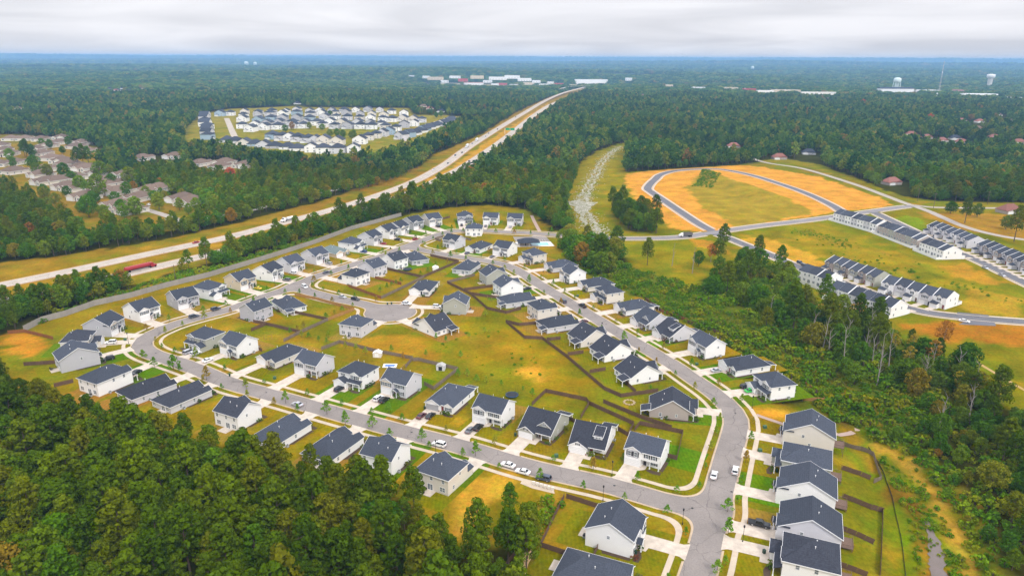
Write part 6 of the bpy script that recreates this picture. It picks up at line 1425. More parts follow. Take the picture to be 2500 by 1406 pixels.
# sand yard with garden seats
slab('sand_yard', [(1226, 1406), (1286, 1334), (1308, 1345), (1290, 1375), (1278, 1420), (1240, 1430)], .04, mat('yard_sand', (.56, .36, .19), .95, .5, .5))
root = O('patio_table', None, None, (*flat(1262, 1392).xy, .05)); tag(root, 'small grey patio table on the sand yard at the bottom', 'table')
O('top', MB().box(-.6, .6, -.4, .4, .68, .74).mesh('top', M_AC), root)
for sx in (-1, 1):
    for sy in (-1, 1): O('leg', CM('ptl', lambda: MB().box(-.03, .03, -.03, .03, 0, .68).mesh('leg', M_AC)), root, (sx*.5, sy*.3, 0))
for k, (px, py) in enumerate([(1254, 1390), (1270, 1386), (1260, 1378)]):
    root = O('garden_chair', None, None, (*flat(px, py).xy, .05), k*1.7); tag(root, f'grey garden chair {["left of", "right of", "above"][k]} the small patio table', 'chair', 'garden chairs on the sand yard')
    O('seat', CM('gcs', lambda: MB().box(-.28, .28, -.28, .28, .4, .46).mesh('seat', M_AC)), root); O('backrest', CM('gcb', lambda: MB().box(-.28, .28, .24, .3, .46, .95).mesh('backrest', M_AC)), root)
    for sx in (-1, 1):
        for sy in (-1, 1): O('leg', CM('gcl', lambda: MB().box(-.025, .025, -.025, .025, 0, .4).mesh('leg', M_AC)), root, (sx*.24, sy*.24, 0))

# yard furniture and play things
def patio_set(h, k):
    P = h['P']; q = L2W(h, P.patio[0]+(1.2 if k % 2 else -.9), P.d+(2.0 if not h['key'].startswith('v') else 1.6))
    root = O('patio_table', None, None, (q.x, q.y, .12), h['rot']+k); tag(root, 'dark patio table behind the '+ref(h['key']), 'table', 'patio tables')
    O('top', CM('pt2', lambda: MB().tube((0, 0, .7), (0, 0, .74), .6, .6, 12).mesh('top', M_BUMP)), root); O('leg', CM('pt2l', lambda: MB().tube((0, 0, 0), (0, 0, .7), .06, .06, 6).mesh('leg', M_BUMP)), root)
    for j in range(3):
        t = j*2.1+k; c = O('garden_chair', None, None, (q.x+math.cos(t)*1.05, q.y+math.sin(t)*1.05, .12), t-math.pi/2); tag(c, 'garden chair at the patio table behind the '+ref(h['key']), 'chair', 'patio chairs behind the '+ref(h['key']))
        O('seat', CM('gcs2', lambda: MB().box(-.28, .28, -.28, .28, .4, .46).mesh('seat', M_BUMP)), c); O('backrest', CM('gcb2', lambda: MB().box(-.28, .28, .24, .3, .46, .95).mesh('backrest', M_BUMP)), c)
for k, key in enumerate(['n1', 'n3', 'n4', 'n6', 'n8', 's1', 's2', 's9', 'k3', 'k1', 'i1', 'i3', 'v2', 'v3', 'v5', 'v8', 'v9', 'c6', 'c9', 'c11', 'v10', 'n10']): patio_set(HK[key], k)
def grill(h, k):
    P = h['P']; q = L2W(h, P.patio[0]-2.2, P.d+1.2); root = O('barbecue_grill', None, None, (q.x, q.y, .1), h['rot']); tag(root, 'black barbecue grill behind the '+ref(h['key']), 'grill', 'barbecue grills')
    O('firebox', CM('grf', lambda: MB().box(-.5, .5, -.28, .28, .75, 1.1).mesh('firebox', M_BUMP)), root); O('cart', CM('grc', lambda: MB().box(-.45, .45, -.24, .24, .05, .75).mesh('cart', M_AC)), root)
for k, key in enumerate(['n2', 'n5', 'n9', 's8', 'k4', 'k5', 'i2', 'v4', 'v6', 'v7', 'c7', 'c8', 'b1']): grill(HK[key], k)
M_PLAY = mat('playset_wood', (.30, .16, .07), .8, .4, 2)
for k, (px, py, lb) in enumerate([(1082, 674, 'wooden swing set in the yard of the first inner curve house'), (985, 905, 'wooden swing set beside the sixth inner near-street yard fence'), (1195, 735, 'wooden swing set on the bright lawn behind the third inner curve house'), (655, 830, 'wooden swing set behind the tenth inner near-street house')]):
    p = flat(px, py).xy; root = O('swing_set', None, None, (p.x, p.y, .04), .4+k); tag(root, lb, 'swing set', 'swing sets')
    for sx in (-1.6, 1.6):
        for sy in (-1, 1): O('leg', CM(('swl', sy), lambda: MB().tube((0, sy*.9, 0), (0, 0, 2.3), .06, .06, 6).mesh('leg', M_PLAY)), root, (sx, 0, 0))
    O('beam', CM('swb', lambda: MB().tube((-1.8, 0, 2.3), (1.8, 0, 2.3), .07, .07, 6).mesh('beam', M_PLAY)), root)
    for sx in (-.7, .7): O('swing_seat', CM('sws', lambda: MB().box(-.25, .25, -.1, .1, .5, .54).box(-.24, -.22, -.01, .01, .54, 2.3).box(.22, .24, -.01, .01, .54, 2.3).mesh('swing_seat', M_BUMP)), root, (sx, 0, 0))
p = flat(952, 893).xy; root = O('garden_pool', None, None, (p.x, p.y, .05)); tag(root, 'white rimmed blue garden pool behind the seventh inner near-street house', 'pool')
O('rim', MB().box(-2.8, 2.8, -1.8, 1.8, 0, .12).mesh('rim', M_TRIM), root); O('water', MB().box(-2.0, 2.0, -.9, .9, .125, .14).mesh('water', mat('water_deep_blue', (.02, .12, .42), .1)), root)
p = flat(1536, 983).xy; root = O('fire_pit', None, None, (p.x, p.y, .04)); tag(root, 'ring of stones around a fire pit on the green lawn by the taupe house', 'fire pit')
for k in range(11):
    t = k*2*math.pi/11; O('stone', CM('fps', lambda: MB().lathe([(0, 0), (.5, .05), (.45, .35), (0, .45)], 6).mesh('stone', mat('stone_tan', (.42, .32, .2), .9, .5, 2))), root, (math.cos(t)*1.9, math.sin(t)*1.9, 0), t)
# ------------------------------------------------------------------ vegetation
def leaf_mat(name, ramp, trans=.22, gain=1.4):
    mt = bpy.data.materials.new(name); mt.use_nodes = True; nt = mt.node_tree; nt.nodes.clear()
    oi = N(nt, 'ShaderNodeObjectInfo'); cr = N(nt, 'ShaderNodeValToRGB'); nt.links.new(oi.outputs['Random'], cr.inputs[0])
    els = cr.color_ramp.elements
    els[0].position, els[0].color = ramp[0][0], (*ramp[0][1], 1); els[1].position, els[1].color = ramp[-1][0], (*ramp[-1][1], 1)
    for p, c in ramp[1:-1]: e = els.new(p); e.color = (*c, 1)
    ge = N(nt, 'ShaderNodeNewGeometry')
    sn = N(nt, 'ShaderNodeTexNoise'); sn.inputs['Scale'].default_value = .006; sn.inputs['Detail'].default_value = 3; nt.links.new(oi.outputs['Location'], sn.inputs['Vector'])
    mr = N(nt, 'ShaderNodeMapRange'); nt.links.new(sn.outputs[0], mr.inputs[0])
    for i_, q_ in enumerate((.32, .68, .72, 1.34)): mr.inputs[1+i_].default_value = q_
    k = MA(nt, 'MULTIPLY', MA(nt, 'ADD', MA(nt, 'MULTIPLY', ge.outputs['Random Per Island'], .5), .75), MA(nt, 'MULTIPLY', mr.outputs[0], gain))
    vm = N(nt, 'ShaderNodeVectorMath', operation='SCALE'); nt.links.new(cr.outputs[0], vm.inputs[0]); nt.links.new(k, vm.inputs[3])
    d = N(nt, 'ShaderNodeBsdfDiffuse'); t = N(nt, 'ShaderNodeBsdfTranslucent'); mx = N(nt, 'ShaderNodeMixShader'); mx.inputs[0].default_value = trans
    nt.links.new(vm.outputs[0], d.inputs[0]); nt.links.new(vm.outputs[0], t.inputs[0])
    nt.links.new(d.outputs[0], mx.inputs[1]); nt.links.new(t.outputs[0], mx.inputs[2])
    o = N(nt, 'ShaderNodeOutputMaterial'); nt.links.new(mx.outputs[0], o.inputs[0]); MATS[name] = mt; return mt
M_PINE = leaf_mat('pine_foliage', [(0, (.045, .085, .003)), (.3, (.070, .118, .004)), (.6, (.095, .138, .004)), (.8, (.135, .135, .006)), (1, (.065, .140, .005))], gain=1.15)
M_BROAD = leaf_mat('broadleaf_foliage', [(0, (.035, .090, .006)), (.3, (.052, .120, .006)), (.55, (.080, .142, .007)), (.82, (.115, .150, .008)), (.95, (.165, .140, .010)), (1, (.22, .09, .012))])
M_FARB = leaf_mat('far_foliage', [(0, (.014, .042, .014)), (.25, (.026, .066, .014)), (.5, (.044, .092, .014)), (.75, (.068, .118, .014)), (.93, (.110, .135, .016)), (.985, (.150, .125, .02)), (1, (.15, .085, .02))], gain=1.55)
M_STREETT = leaf_mat('street_tree_foliage', [(0, (.07, .17, .012)), (.5, (.12, .21, .014)), (.8, (.20, .22, .016)), (1, (.24, .13, .02))])
M_SHRUB = leaf_mat('shrub_foliage', [(0, (.04, .085, .012)), (.5, (.07, .12, .014)), (.85, (.11, .15, .014)), (1, (.14, .05, .03))])
M_SCRUB = leaf_mat('scrub_foliage', [(0, (.050, .120, .004)), (.4, (.080, .150, .004)), (.75, (.120, .165, .005)), (1, (.165, .160, .006))], gain=1.6)
M_AUTUMN = leaf_mat('autumn_foliage', [(0, (.32, .10, .02)), (.5, (.30, .20, .02)), (1, (.30, .26, .02))])
M_RED = leaf_mat('red_foliage', [(0, (.28, .045, .02)), (1, (.32, .07, .02))])
M_BARK = mat('bark_brown', (.12, .085, .06), .9, .6, 3, col2=(.06, .045, .035))
M_BARKP = mat('bark_pale', (.30, .265, .225), .9, .6, 3, col2=(.17, .15, .125))
def crown(seed, H, R, base, ncl, nleaf, ls, shape='pine', flatk=.75):
    """leaf faces spread over overlapping clumps; returns vertex and face arrays"""
    g = np.random.default_rng(seed); cs = []
    for i in range(ncl):
        t = (i+g.random())/ncl
        if shape == 'pine':
            env = R*(math.sin(math.pi*min(1, .30+.70*t))**.75)*(1.0-.12*t) if t < .97 else R*.25
        elif shape == 'cone':
            env = R*(1.02-t)**.8
        else:
            env = R*math.sqrt(max(.05, 1-(2*t-.95)**2))
        a = i*2.39996+g.uniform(-.5, .5); rr = env*math.sqrt(g.uniform(.18, 1))
        z = base+(H-base)*t*.93
        cr_ = g.uniform(.30, .46)*R*(1.05-.35*t)
        cs.append((math.cos(a)*rr, math.sin(a)*rr, z, cr_))
    C = np.array(cs); n = ncl*nleaf
    ci = np.repeat(np.arange(ncl), nleaf)
    d = g.normal(size=(n, 3)); d[:, 2] = d[:, 2]*.8+.35; d /= np.linalg.norm(d, axis=1)[:, None]
    rad = C[ci, 3]*np.cbrt(g.uniform(.6, 1, n))
    P = C[ci, :3]+d*rad[:, None]*np.array([1, 1, flatk])
    nr = d*1.0+g.normal(size=(n, 3))*.32; nr /= np.linalg.norm(nr, axis=1)[:, None]
    up = g.normal(size=(n, 3)); a = np.cross(nr, up); a /= np.linalg.norm(a, axis=1)[:, None]; b = np.cross(nr, a)
    s = ls*g.uniform(.6, 1.25, n)[:, None]
    k = g.uniform(.55, 1.0, n)[:, None]
    V = np.stack([P-a*s, P-b*s*k, P+a*s, P+b*s*k], 1).reshape(-1, 3)
    return V, np.arange(4*n).reshape(n, 4)
def mesh_np(name, V, F, m_):
    me = bpy.data.meshes.new(name); me.vertices.add(len(V)); me.vertices.foreach_set('co', V.ravel().astype(np.float32))
    k = F.shape[1]; me.loops.add(F.size); me.loops.foreach_set('vertex_index', F.ravel().astype(np.int32))
    me.polygons.add(len(F)); me.polygons.foreach_set('loop_start', np.arange(0, F.size, k, dtype=np.int32)); me.polygons.foreach_set('loop_total', np.full(len(F), k, np.int32))
    me.materials.append(m_); me.update(calc_edges=True); return me
def trunk_mb(seed, H, r, base, R, limbs=7, lean=.4):
    g = random.Random(seed); b = MB(); p = Vector((0, 0, -.6)); n = 5; pts = [p]
    for i in range(n): pts.append(Vector((g.uniform(-lean, lean)*(i+1)/n, g.uniform(-lean, lean)*(i+1)/n, (i+1)*H*.93/n)))
    for i in range(n): b.tube(pts[i], pts[i+1], r*(1-.8*i/n), r*(1-.8*(i+1)/n), 6, cap=False)
    for k in range(limbs):
        t = base+(H*.9-base)*(k+.3)/limbs; a = k*2.4+g.uniform(-.4, .4); L = R*g.uniform(.5, .85)
        f = t/(H*.93)*n; i = min(n-1, int(f)); q = pts[i].lerp(pts[i+1], f-i)
        b.tube(q, q+Vector((math.cos(a)*L, math.sin(a)*L, L*.35)), r*.3, r*.1, 4, cap=False)
    return b
class TreeKind: pass
TK = {}
def tree_kind(name, variants, leafm, barkm, **kw):
    k = TreeKind(); k.crowns = []; k.trunks = []
    for i in range(variants):
        H = kw['H']*(1+.12*math.sin(i*1.7)); R = kw['R']*(1+.13*math.sin(i*2.3+1))
        V, F = crown(i*13+len(name), H, R, H*kw['base'], kw['ncl'], kw['nleaf'], kw['ls'], kw.get('shape', 'pine'))
        k.crowns.append(mesh_np('crown', V, F, leafm)); k.trunks.append(trunk_mb(i, H, kw['r'], H*kw['base'], R, kw.get('limbs', 6)).mesh('trunk', barkm))
    k.n = variants; TK[name] = k; return k
tree_kind('pine', 6, M_PINE, M_BARK, H=17, R=3.9, base=.34, ncl=36, nleaf=66, ls=.34, r=.28, limbs=7)
tree_kind('broad', 6, M_BROAD, M_BARK, H=11.5, R=4.3, base=.20, ncl=44, nleaf=46, ls=.36, r=.26, shape='round', limbs=6)
tree_kind('street', 4, M_STREETT, M_BARK, H=4.2, R=1.15, base=.30, ncl=16, nleaf=26, ls=.17, r=.06, shape='cone', limbs=4)
tree_kind('autumn', 3, M_AUTUMN, M_BARKP, H=13, R=3.4, base=.35, ncl=26, nleaf=34, ls=.34, r=.24, shape='round', limbs=8)
tree_kind('red', 1, M_RED, M_BARK, H=13, R=4.5, base=.3, ncl=30, nleaf=34, ls=.42, r=.24, shape='round')
tree_kind('shrub', 4, M_SHRUB, M_BARK, H=1.0, R=.62, base=.05, ncl=7, nleaf=16, ls=.14, r=.03, shape='round', limbs=2)
def add_tree(kind, x, y, s, v, label, cat, group, name=None, sz=None):
    k = TK[kind]; v %= k.n
    r = O(name or (kind+'_tree'), None, None, (x, y, TZ(x, y)), RNG.uniform(0, 6.28), (s, s, sz or s)); tag(r, label, cat, group)
    O('trunk', k.trunks[v], r); O('crown', k.crowns[v], r); return r
# ---- mass planting points
def scatter(x0, x1, y0, y1, sp, seed):
    g = np.random.default_rng(seed); xs = np.arange(x0, x1, sp); ys = np.arange(y0, y1, sp*.9)
    X, Y = np.meshgrid(xs, ys); X = X+(np.arange(len(ys)) % 2)[:, None]*sp/2
    X = X+g.uniform(-.42, .42, X.shape)*sp; Y = Y+g.uniform(-.42, .42, Y.shape)*sp
    return X.ravel(), Y.ravel()
def wedge(X, Y, m=120):
    px, py, cf = project(X, Y, np.zeros(X.shape)); return (px > -m*8/ np.maximum(1, .01*Y)) & (px < 2500+m*8/np.maximum(1, .01*Y)) & (Y > 40)
FP = np.array(FARPTS)
def is_forest(X, Y):
    ok = np.ones(X.shape, bool)
    for P in OPEN: ok &= ~inside(X, Y, P)
    for pl, hw in OTHER_ROADS: ok &= seg_dist(X, Y, pl) > hw
    ok &= SD(X, Y) > 7
    near = np.full(X.shape, True); r = np.hypot(X, Y)
    for fx, fy in FP:
        # leave the house itself and the ground between it and the viewer open
        d = math.hypot(fx, fy); ux, uy = fx/d, fy/d
        a = (X-fx)*ux+(Y-fy)*uy; c = np.abs(-(X-fx)*uy+(Y-fy)*ux)
        near &= ~((a > -max(28, d*.095)) & (a < 22) & (c < 16))
    for fx, fy, wd in SHOPS:
        d = math.hypot(fx, fy); ux, uy = fx/d, fy/d; a = (X-fx)*ux+(Y-fy)*uy; c = np.abs(-(X-fx)*uy+(Y-fy)*ux)
        near &= ~((a > -d*.085) & (a < 65) & (c < wd*.5+10))
    return ok & near
X, Y = scatter(-520, 640, 70, 760, 6.5, 1)
wd = wedge(X, Y, 60); X, Y = X[wd], Y[wd]
fo = is_forest(X, Y); X, Y = X[fo], Y[fo]
px, py, cf = project(X, Y, np.zeros(X.shape))
# pines fill the near left forest, mixed broadleaf the rest
left = (px < 1450) & (py > 850)
hwyside = (py < 850) & (px < 1000)
g = np.random.default_rng(5)
pn = np.where(left, .88, np.where(hwyside, .45, .30)); pine = g.random(X.shape) < pn
ravine = (px > 1500) & (py > 640)
size = g.uniform(.62, 1.2, X.shape)
size = np.where(ravine & (g.random(X.shape) < .45), size*.55, size)
# ravine trees grow smaller close to the lots
edge = np.full(X.shape, 1e9)
for P in (P_SUB,): edge = np.minimum(edge, seg_dist(X, Y, P+[P[0]]))
size = np.where(ravine, size*np.clip(.32+edge/38, .3, 1), size)
size = np.where((~left) & hwyside, size*.85, size)
size = np.where(left, size*np.clip(.75+edge/60, .75, 1.05), size)
belt_gap = inside(X, Y, W([(318, 640), (560, 596), (560, 640), (470, 672), (330, 712)])) & (g.random(X.shape) < .8)
thin = belt_gap | ravine & (px < 2330) & (py < 1060) & (g.random(X.shape) < np.clip(1.3-edge/48, .5, 1))
X, Y, px, py, cf, left, hwyside, pine, ravine, size, edge = (q[~thin] for q in (X, Y, px, py, cf, left, hwyside, pine, ravine, size, edge))
in_frame = (px > -20) & (px < 2520) & (py < 1520)
order = np.argsort(-(size/cf))
pick_p, pick_b = [], []
for i in order:
    if not in_frame[i]: continue
    if pine[i] and len(pick_p) < 300: pick_p.append(i)
    elif not pine[i] and len(pick_b) < 262: pick_b.append(i)
    if len(pick_p) >= 300 and len(pick_b) >= 262: break
for n_, i in enumerate(pick_p):
    lb = 'tall dark green pine crowded in the near forest at lower left' if left[i] else 'tall dark pine standing in the tree belt beyond the houses'
    nh, nd = near_house(X[i], Y[i])
    if nd < 34: lb = 'tall pine at the wood edge closest to the '+ref(nh['key'])
    add_tree('pine', X[i], Y[i], size[i], n_, lb, 'pine tree', 'pines of the near forest' if left[i] else 'pines of the tree belts', 'pine_tree')
for n_, i in enumerate(pick_b):
    if left[i]: lb, gr = 'rounded broadleaf tree among the near forest pines', 'broadleaf trees of the near forest'
    elif ravine[i]: lb, gr = 'bushy green tree in the overgrown ravine right of the houses', 'trees of the ravine'
    else:
        wh = 'left end of the' if px[i] < 340 else 'middle of the' if px[i] < 700 else 'upper part of the' if px[i] < 1000 else 'creek side of the'
        lb, gr = f'bushy broadleaf tree in the {wh} belt beside the highway', 'trees of the highway belt'
    nh, nd = near_house(X[i], Y[i])
    if nd < 36: lb = 'bushy tree at the wood edge closest to the '+ref(nh['key'])
    add_tree('broad', X[i], Y[i], size[i], n_, lb, 'broadleaf tree', gr, 'broadleaf_tree')
taken = np.zeros(X.shape, bool); taken[pick_p] = True; taken[pick_b] = True
# ---- remaining forest: one mass per kind, instanced
def gn_mass(name, X, Y, S, IDX, meshes, kindname, Zoff=0.0, label=None):
    src = bpy.data.collections.new(name+'_sources')
    for i, me in enumerate(meshes):
        o = bpy.data.objects.new(f'{name}_source_{i:02d}', me); src.objects.link(o)
    me = bpy.data.meshes.new(name); Z = T(X, Y)+Zoff
    V = np.stack([X, Y, Z], 1); me.vertices.add(len(V)); me.vertices.foreach_set('co', V.ravel().astype(np.float32))
    a = me.attributes.new('scl', 'FLOAT', 'POINT'); a.data.foreach_set('value', S.astype(np.float32))
    a = me.attributes.new('idx', 'INT', 'POINT'); a.data.foreach_set('value', IDX.astype(np.int32))
    a = me.attributes.new('rot', 'FLOAT', 'POINT'); a.data.foreach_set('value', np.random.default_rng(3).uniform(0, 6.28, len(X)).astype(np.float32))
    ng = bpy.data.node_groups.new(name, 'GeometryNodeTree')
    ng.interface.new_socket('Geometry', in_out='INPUT', socket_type='NodeSocketGeometry'); ng.interface.new_socket('Geometry', in_out='OUTPUT', socket_type='NodeSocketGeometry')
    gi = ng.nodes.new('NodeGroupInput'); go = ng.nodes.new('NodeGroupOutput')
    ip = ng.nodes.new('GeometryNodeInstanceOnPoints'); ci = ng.nodes.new('GeometryNodeCollectionInfo')
    ci.inputs[0].default_value = src; ci.inputs[1].default_value = True; ci.inputs[2].default_value = True
    def at(n_, t):
        q = ng.nodes.new('GeometryNodeInputNamedAttribute'); q.data_type = t; q.inputs[0].default_value = n_; return q.outputs[0]
    cx_ = ng.nodes.new('ShaderNodeCombineXYZ'); ng.links.new(at('rot', 'FLOAT'), cx_.inputs[2])
    ng.links.new(gi.outputs[0], ip.inputs['Points']); ng.links.new(ci.outputs[0], ip.inputs['Instance']); ip.inputs['Pick Instance'].default_value = True
    ng.links.new(at('idx', 'INT'), ip.inputs['Instance Index']); ng.links.new(cx_.outputs[0], ip.inputs['Rotation']); ng.links.new(at('scl', 'FLOAT'), ip.inputs['Scale'])
    ng.links.new(ip.outputs[0], go.inputs[0])
    o = O(name, me); md = o.modifiers.new('planting', 'NODES'); md.node_group = ng
    tag(o, label, None, None, 'stuff'); return o
def joined(seed, leafm, **kw):
    V, F = crown(seed, kw['H'], kw['R'], kw['H']*kw['base'], kw['ncl'], kw['nleaf'], kw['ls'], kw['shape'])
    me = mesh_np('crown', V, F, leafm)
    tb = trunk_mb(seed, kw['H'], .25, kw['H']*kw['base'], kw['R'], 0)
    # trunk joined in as a second material
    import bmesh
    bm = bmesh.new(); bm.from_mesh(me); n0 = len(bm.faces)
    vs = [bm.verts.new(v) for v in tb.v]
    for f_ in tb.f: q = bm.faces.new([vs[i] for i in f_]); q.material_index = 1
    bm.to_mesh(me); bm.free(); me.materials.append(M_BARK); return me
MID = [joined(i, M_PINE if i < 3 else M_BROAD, H=17 if i < 3 else 11.5, R=3.9 if i < 3 else 4.3, base=.34 if i < 3 else .2, ncl=30, nleaf=22, ls=.55, shape='pine' if i < 3 else 'round') for i in range(6)]
rest = ~taken
gn_mass('forest', X[rest], Y[rest], size[rest], np.where(pine[rest], g.integers(0, 3, rest.sum()), g.integers(3, 6, rest.sum())), MID, 'forest', label='mixed pine and broadleaf forest around the subdivision')
# second ring
LOW = [joined(20+i, M_FARB, H=16 if i % 2 else 12.5, R=3.9 if i % 2 else 4.5, base=.3, ncl=18, nleaf=12, ls=.85, shape='pine' if i % 2 else 'round') for i in range(6)]
X2, Y2 = scatter(-1900, 2000, 660, 2600, 7.8, 2)
wd = wedge(X2, Y2, 40) & ((Y2 > 760) | (X2 < -500) | (X2 > 640)) & (np.hypot(X2, Y2) < 2600); X2, Y2 = X2[wd], Y2[wd]
fo = is_forest(X2, Y2); X2, Y2 = X2[fo], Y2[fo]
s2 = g.uniform(.62, 1.32, X2.shape)*(.78+.5*vnoise(X2, Y2, 60, 51))
gn_mass('distant_forest', X2, Y2, s2, g.integers(0, 6, len(X2)), LOW, 'forest', label='distant mixed forest stretching towards the horizon')
# third ring: larger groves
CLUMP = []
for i in range(4):
    V, F = crown(60+i, 15, 15, 2, 26, 12, 2.2, 'round', .8); CLUMP.append(mesh_np('grove', V, F, M_FARB))
Xs, Ys, Ss = [], [], []
for (ra, rb, sp) in ((2550, 4200, 17), (4200, 7000, 26), (7000, 11500, 42), (11500, 19000, 75), (19000, 34000, 150)):
    xx, yy = scatter(-rb*.85, rb*.85, ra*.6, rb, sp, int(ra)); rr = np.hypot(xx, yy); k = (rr > ra) & (rr < rb) & wedge(xx, yy, 25)
    xx, yy = xx[k], yy[k]; k = is_forest(xx, yy) & (vnoise(xx, yy, 900, 41) < .83); Xs.append(xx[k]); Ys.append(yy[k]); Ss.append(np.random.default_rng(8).uniform(.7, 1.3, k.sum())*sp/20)
X3, Y3, S3 = map(np.concatenate, (Xs, Ys, Ss))
gn_mass('horizon_forest', X3, Y3, S3, g.integers(0, 4, len(X3)), CLUMP, 'forest', -2.0, label='hazy wooded hills reaching the horizon')
print('trees', len(X), len(X2), len(X3))
# ------------------------------------------------------------------ street trees, saplings, shrubs, dead trees
SN = {}
def uniq(lb):
    k = SN.get(lb, 0); SN[lb] = k+1
    return lb if k == 0 else num(min(k, 53))+' '+lb
last = []
for pl in (ROAD_NEAR, ROAD_CURVE, ROAD_CUL):
    for s in (-1, 1):
        acc = RNG.uniform(0, 8)
        for a, b_ in zip(pl[:-1], pl[1:]):
            acc += (b_-a).length
            if acc < 11: continue
            t = (b_-a).normalized(); q = a+Vector((t.y, -t.x))*s*(HALF+1.5)
            if not (1.0 < SDs(q.x, q.y) < 2.3) or on_drive(q.x, q.y, .8) or (q.y > 440 and q.x > 35): continue
            if any((q-o).length < 7 for o in last): continue
            acc = 0; last.append(q)
            nh, _ = near_house(q.x, q.y); big = RNG.random() < .16
            add_tree('street', q.x, q.y, RNG.uniform(.62, 1.0)*(1.45 if big else 1), RNG.randint(0, 3), uniq(('leafy' if big else 'young slim')+' street tree on the verge by the '+ref(nh['key'])), 'street tree', 'street trees on the verges', 'street_tree')
def Z2(x, y): return (560+x*.256, 640+y*.256)
for z in [(1440,290),(1505,255),(1550,235),(1590,220),(1635,200),(945,720),(853,760),(928,780),(758,725),(690,715),(580,685),(710,640),(650,660),(1110,760),(1545,860),(1298,880),(1208,850),(1105,830),(1658,940),(2285,720),(2437,680),(2065,765),(2445,515),(1075,475),(1005,510),(920,540),(1895,95),(1825,130),(1970,35),(2080,20),(1875,900),(2205,915),(2270,1090),(2355,1140),(2450,1160),(2180,1100)]:
    p = flat(*Z2(*z)).xy; nh, _ = near_house(p.x, p.y)
    add_tree('street', p.x, p.y, RNG.uniform(.75, 1.1), RNG.randint(0, 3), uniq('dark green sapling in the yard behind the '+ref(nh['key'])), 'sapling', 'yard saplings', 'sapling', sz=RNG.uniform(.7, .9))
for px, py, s in [(1300, 968, .9), (1277, 955, .6), (1588, 955, .7), (1224, 942, .7), (425, 905, 1.9), (505, 928, 1.5), (378, 898, 1.2), (1030, 1077, 1.2), (1161, 1113, 1.4), (909, 1043, 1.3), (798, 1012, 1.4), (698, 985, 1.2), (601, 950, 1.2), (1776, 1248, 1.2), (1777, 1306, 1.4), (1750, 1398, 1.1), (950, 1010, 1.2), (1065, 830, .9)]:
    p = flat(px, py).xy; nh, _ = near_house(p.x, p.y)
    add_tree('street', p.x, p.y, s, RNG.randint(0, 3), uniq('conspicuous round-crowned tree by the '+ref(nh['key'])), 'tree', 'larger street trees', 'verge_tree')
for h in HOUSES:
    P = h['P']; n_ = 5 if h['key'][0] in 'nrvckb' else 3; spots = []
    for k in range(n_):
        side = RNG.choice('fflr' if h['key'][0] != 'f' else 'ffr')
        if side == 'f': x = RNG.uniform(1.0, P.w/2+.2)*P.m; y = -.9 if P.door[1] >= -.1 and h['P'].garage[1] > -2 else -2.6
        elif side == 'l': x = -P.w/2-.8; y = RNG.uniform(1, P.d*.8)
        else: x = P.w/2+.8; y = RNG.uniform(1, P.d*.8)
        q = L2W(h, x, y)
        add_tree('shrub', q.x, q.y, RNG.uniform(.8, 1.7), RNG.randint(0, 3), 'low clipped shrub against the walls of the '+ref(h['key']), 'shrub', 'foundation shrubs of the '+ref(h['key']), 'shrub')
# dead and half-bare trunks in the ravine
def dead_mesh(seed):
    def mk():
        g_ = random.Random(seed); b = MB(); H = g_.uniform(11, 17); ln = Vector((g_.uniform(-1.6, 1.6), g_.uniform(-.8, .8), 0)); pts = [Vector((0, 0, -.5))]
        for k in range(6): pts.append(Vector((ln.x*(k+1)/6+g_.uniform(-.2, .2), ln.y*(k+1)/6, H*(k+1)/6)))
        for k in range(6): b.tube(pts[k], pts[k+1], .3*(1-.13*k), .3*(1-.13*(k+1)), 6, cap=False)
        for k in range(8):
            i = g_.randint(2, 5); a = g_.uniform(0, 6.28); q = pts[i].lerp(pts[i+1], g_.random()); L = g_.uniform(1.2, 3.4); e_ = q+Vector((math.cos(a)*L*.6, math.sin(a)*L*.6, L*.8)); b.tube(q, e_, .1, .04, 4, cap=False)
            b.tube(e_, e_+Vector((g_.uniform(-.7, .7), g_.uniform(-.7, .7), .9)), .04, .015, 3, cap=False)
        return b.mesh('trunk', M_BARKP)
    return CM(('dead', seed), mk)
for k, (px, py) in enumerate([(2007, 862), (2022, 872), (2060, 897), (2068, 845), (2130, 900), (2140, 940), (2148, 905), (2168, 905), (2250, 940), (2262, 935), (2253, 945), (2290, 1045), (2365, 1030), (2370, 980), (1976, 850), (2110, 870), (2120, 850), (2335, 930), (1880, 790), (1640, 650), (1690, 668)]):
    p = G(px, py); root = O('dead_tree', None, None, p, k*1.3); tag(root, f'bare pale dead trunk in the ravine, {ORD[k]} from the left' if k < 20 else 'bare pale dead trunk in the ravine, last from the left', 'dead tree', 'dead trees in the ravine')
    O('trunk', dead_mesh(k % 7), root)
for k, (px, py, s) in enumerate([(2090, 800, 1.0), (2030, 800, .9), (2000, 790, .8), (2300, 850, 1.0), (2215, 900, .7), (2225, 870, .8), (2340, 960, .7), (2270, 900, .9), (2180, 860, .7), (1735, 640, .9)]):
    p = G(px, py); add_tree('autumn', p.x, p.y, s, k, uniq('yellow and orange autumn tree rising in the ravine'), 'autumn tree', 'autumn trees in the ravine', 'autumn_tree')
for px, py, s, lb in [(565, 447, 1.2, 'red autumn tree in the pine grove left of the highway'), (2268, 305, 1.6, 'red autumn tree in the far right woods'), (2105, 262, 1.6, 'small reddish tree in the distant right woods')]:
    p = G(px, py); add_tree('red', p.x, p.y, s, 0, lb, 'autumn tree', None, 'red_tree')
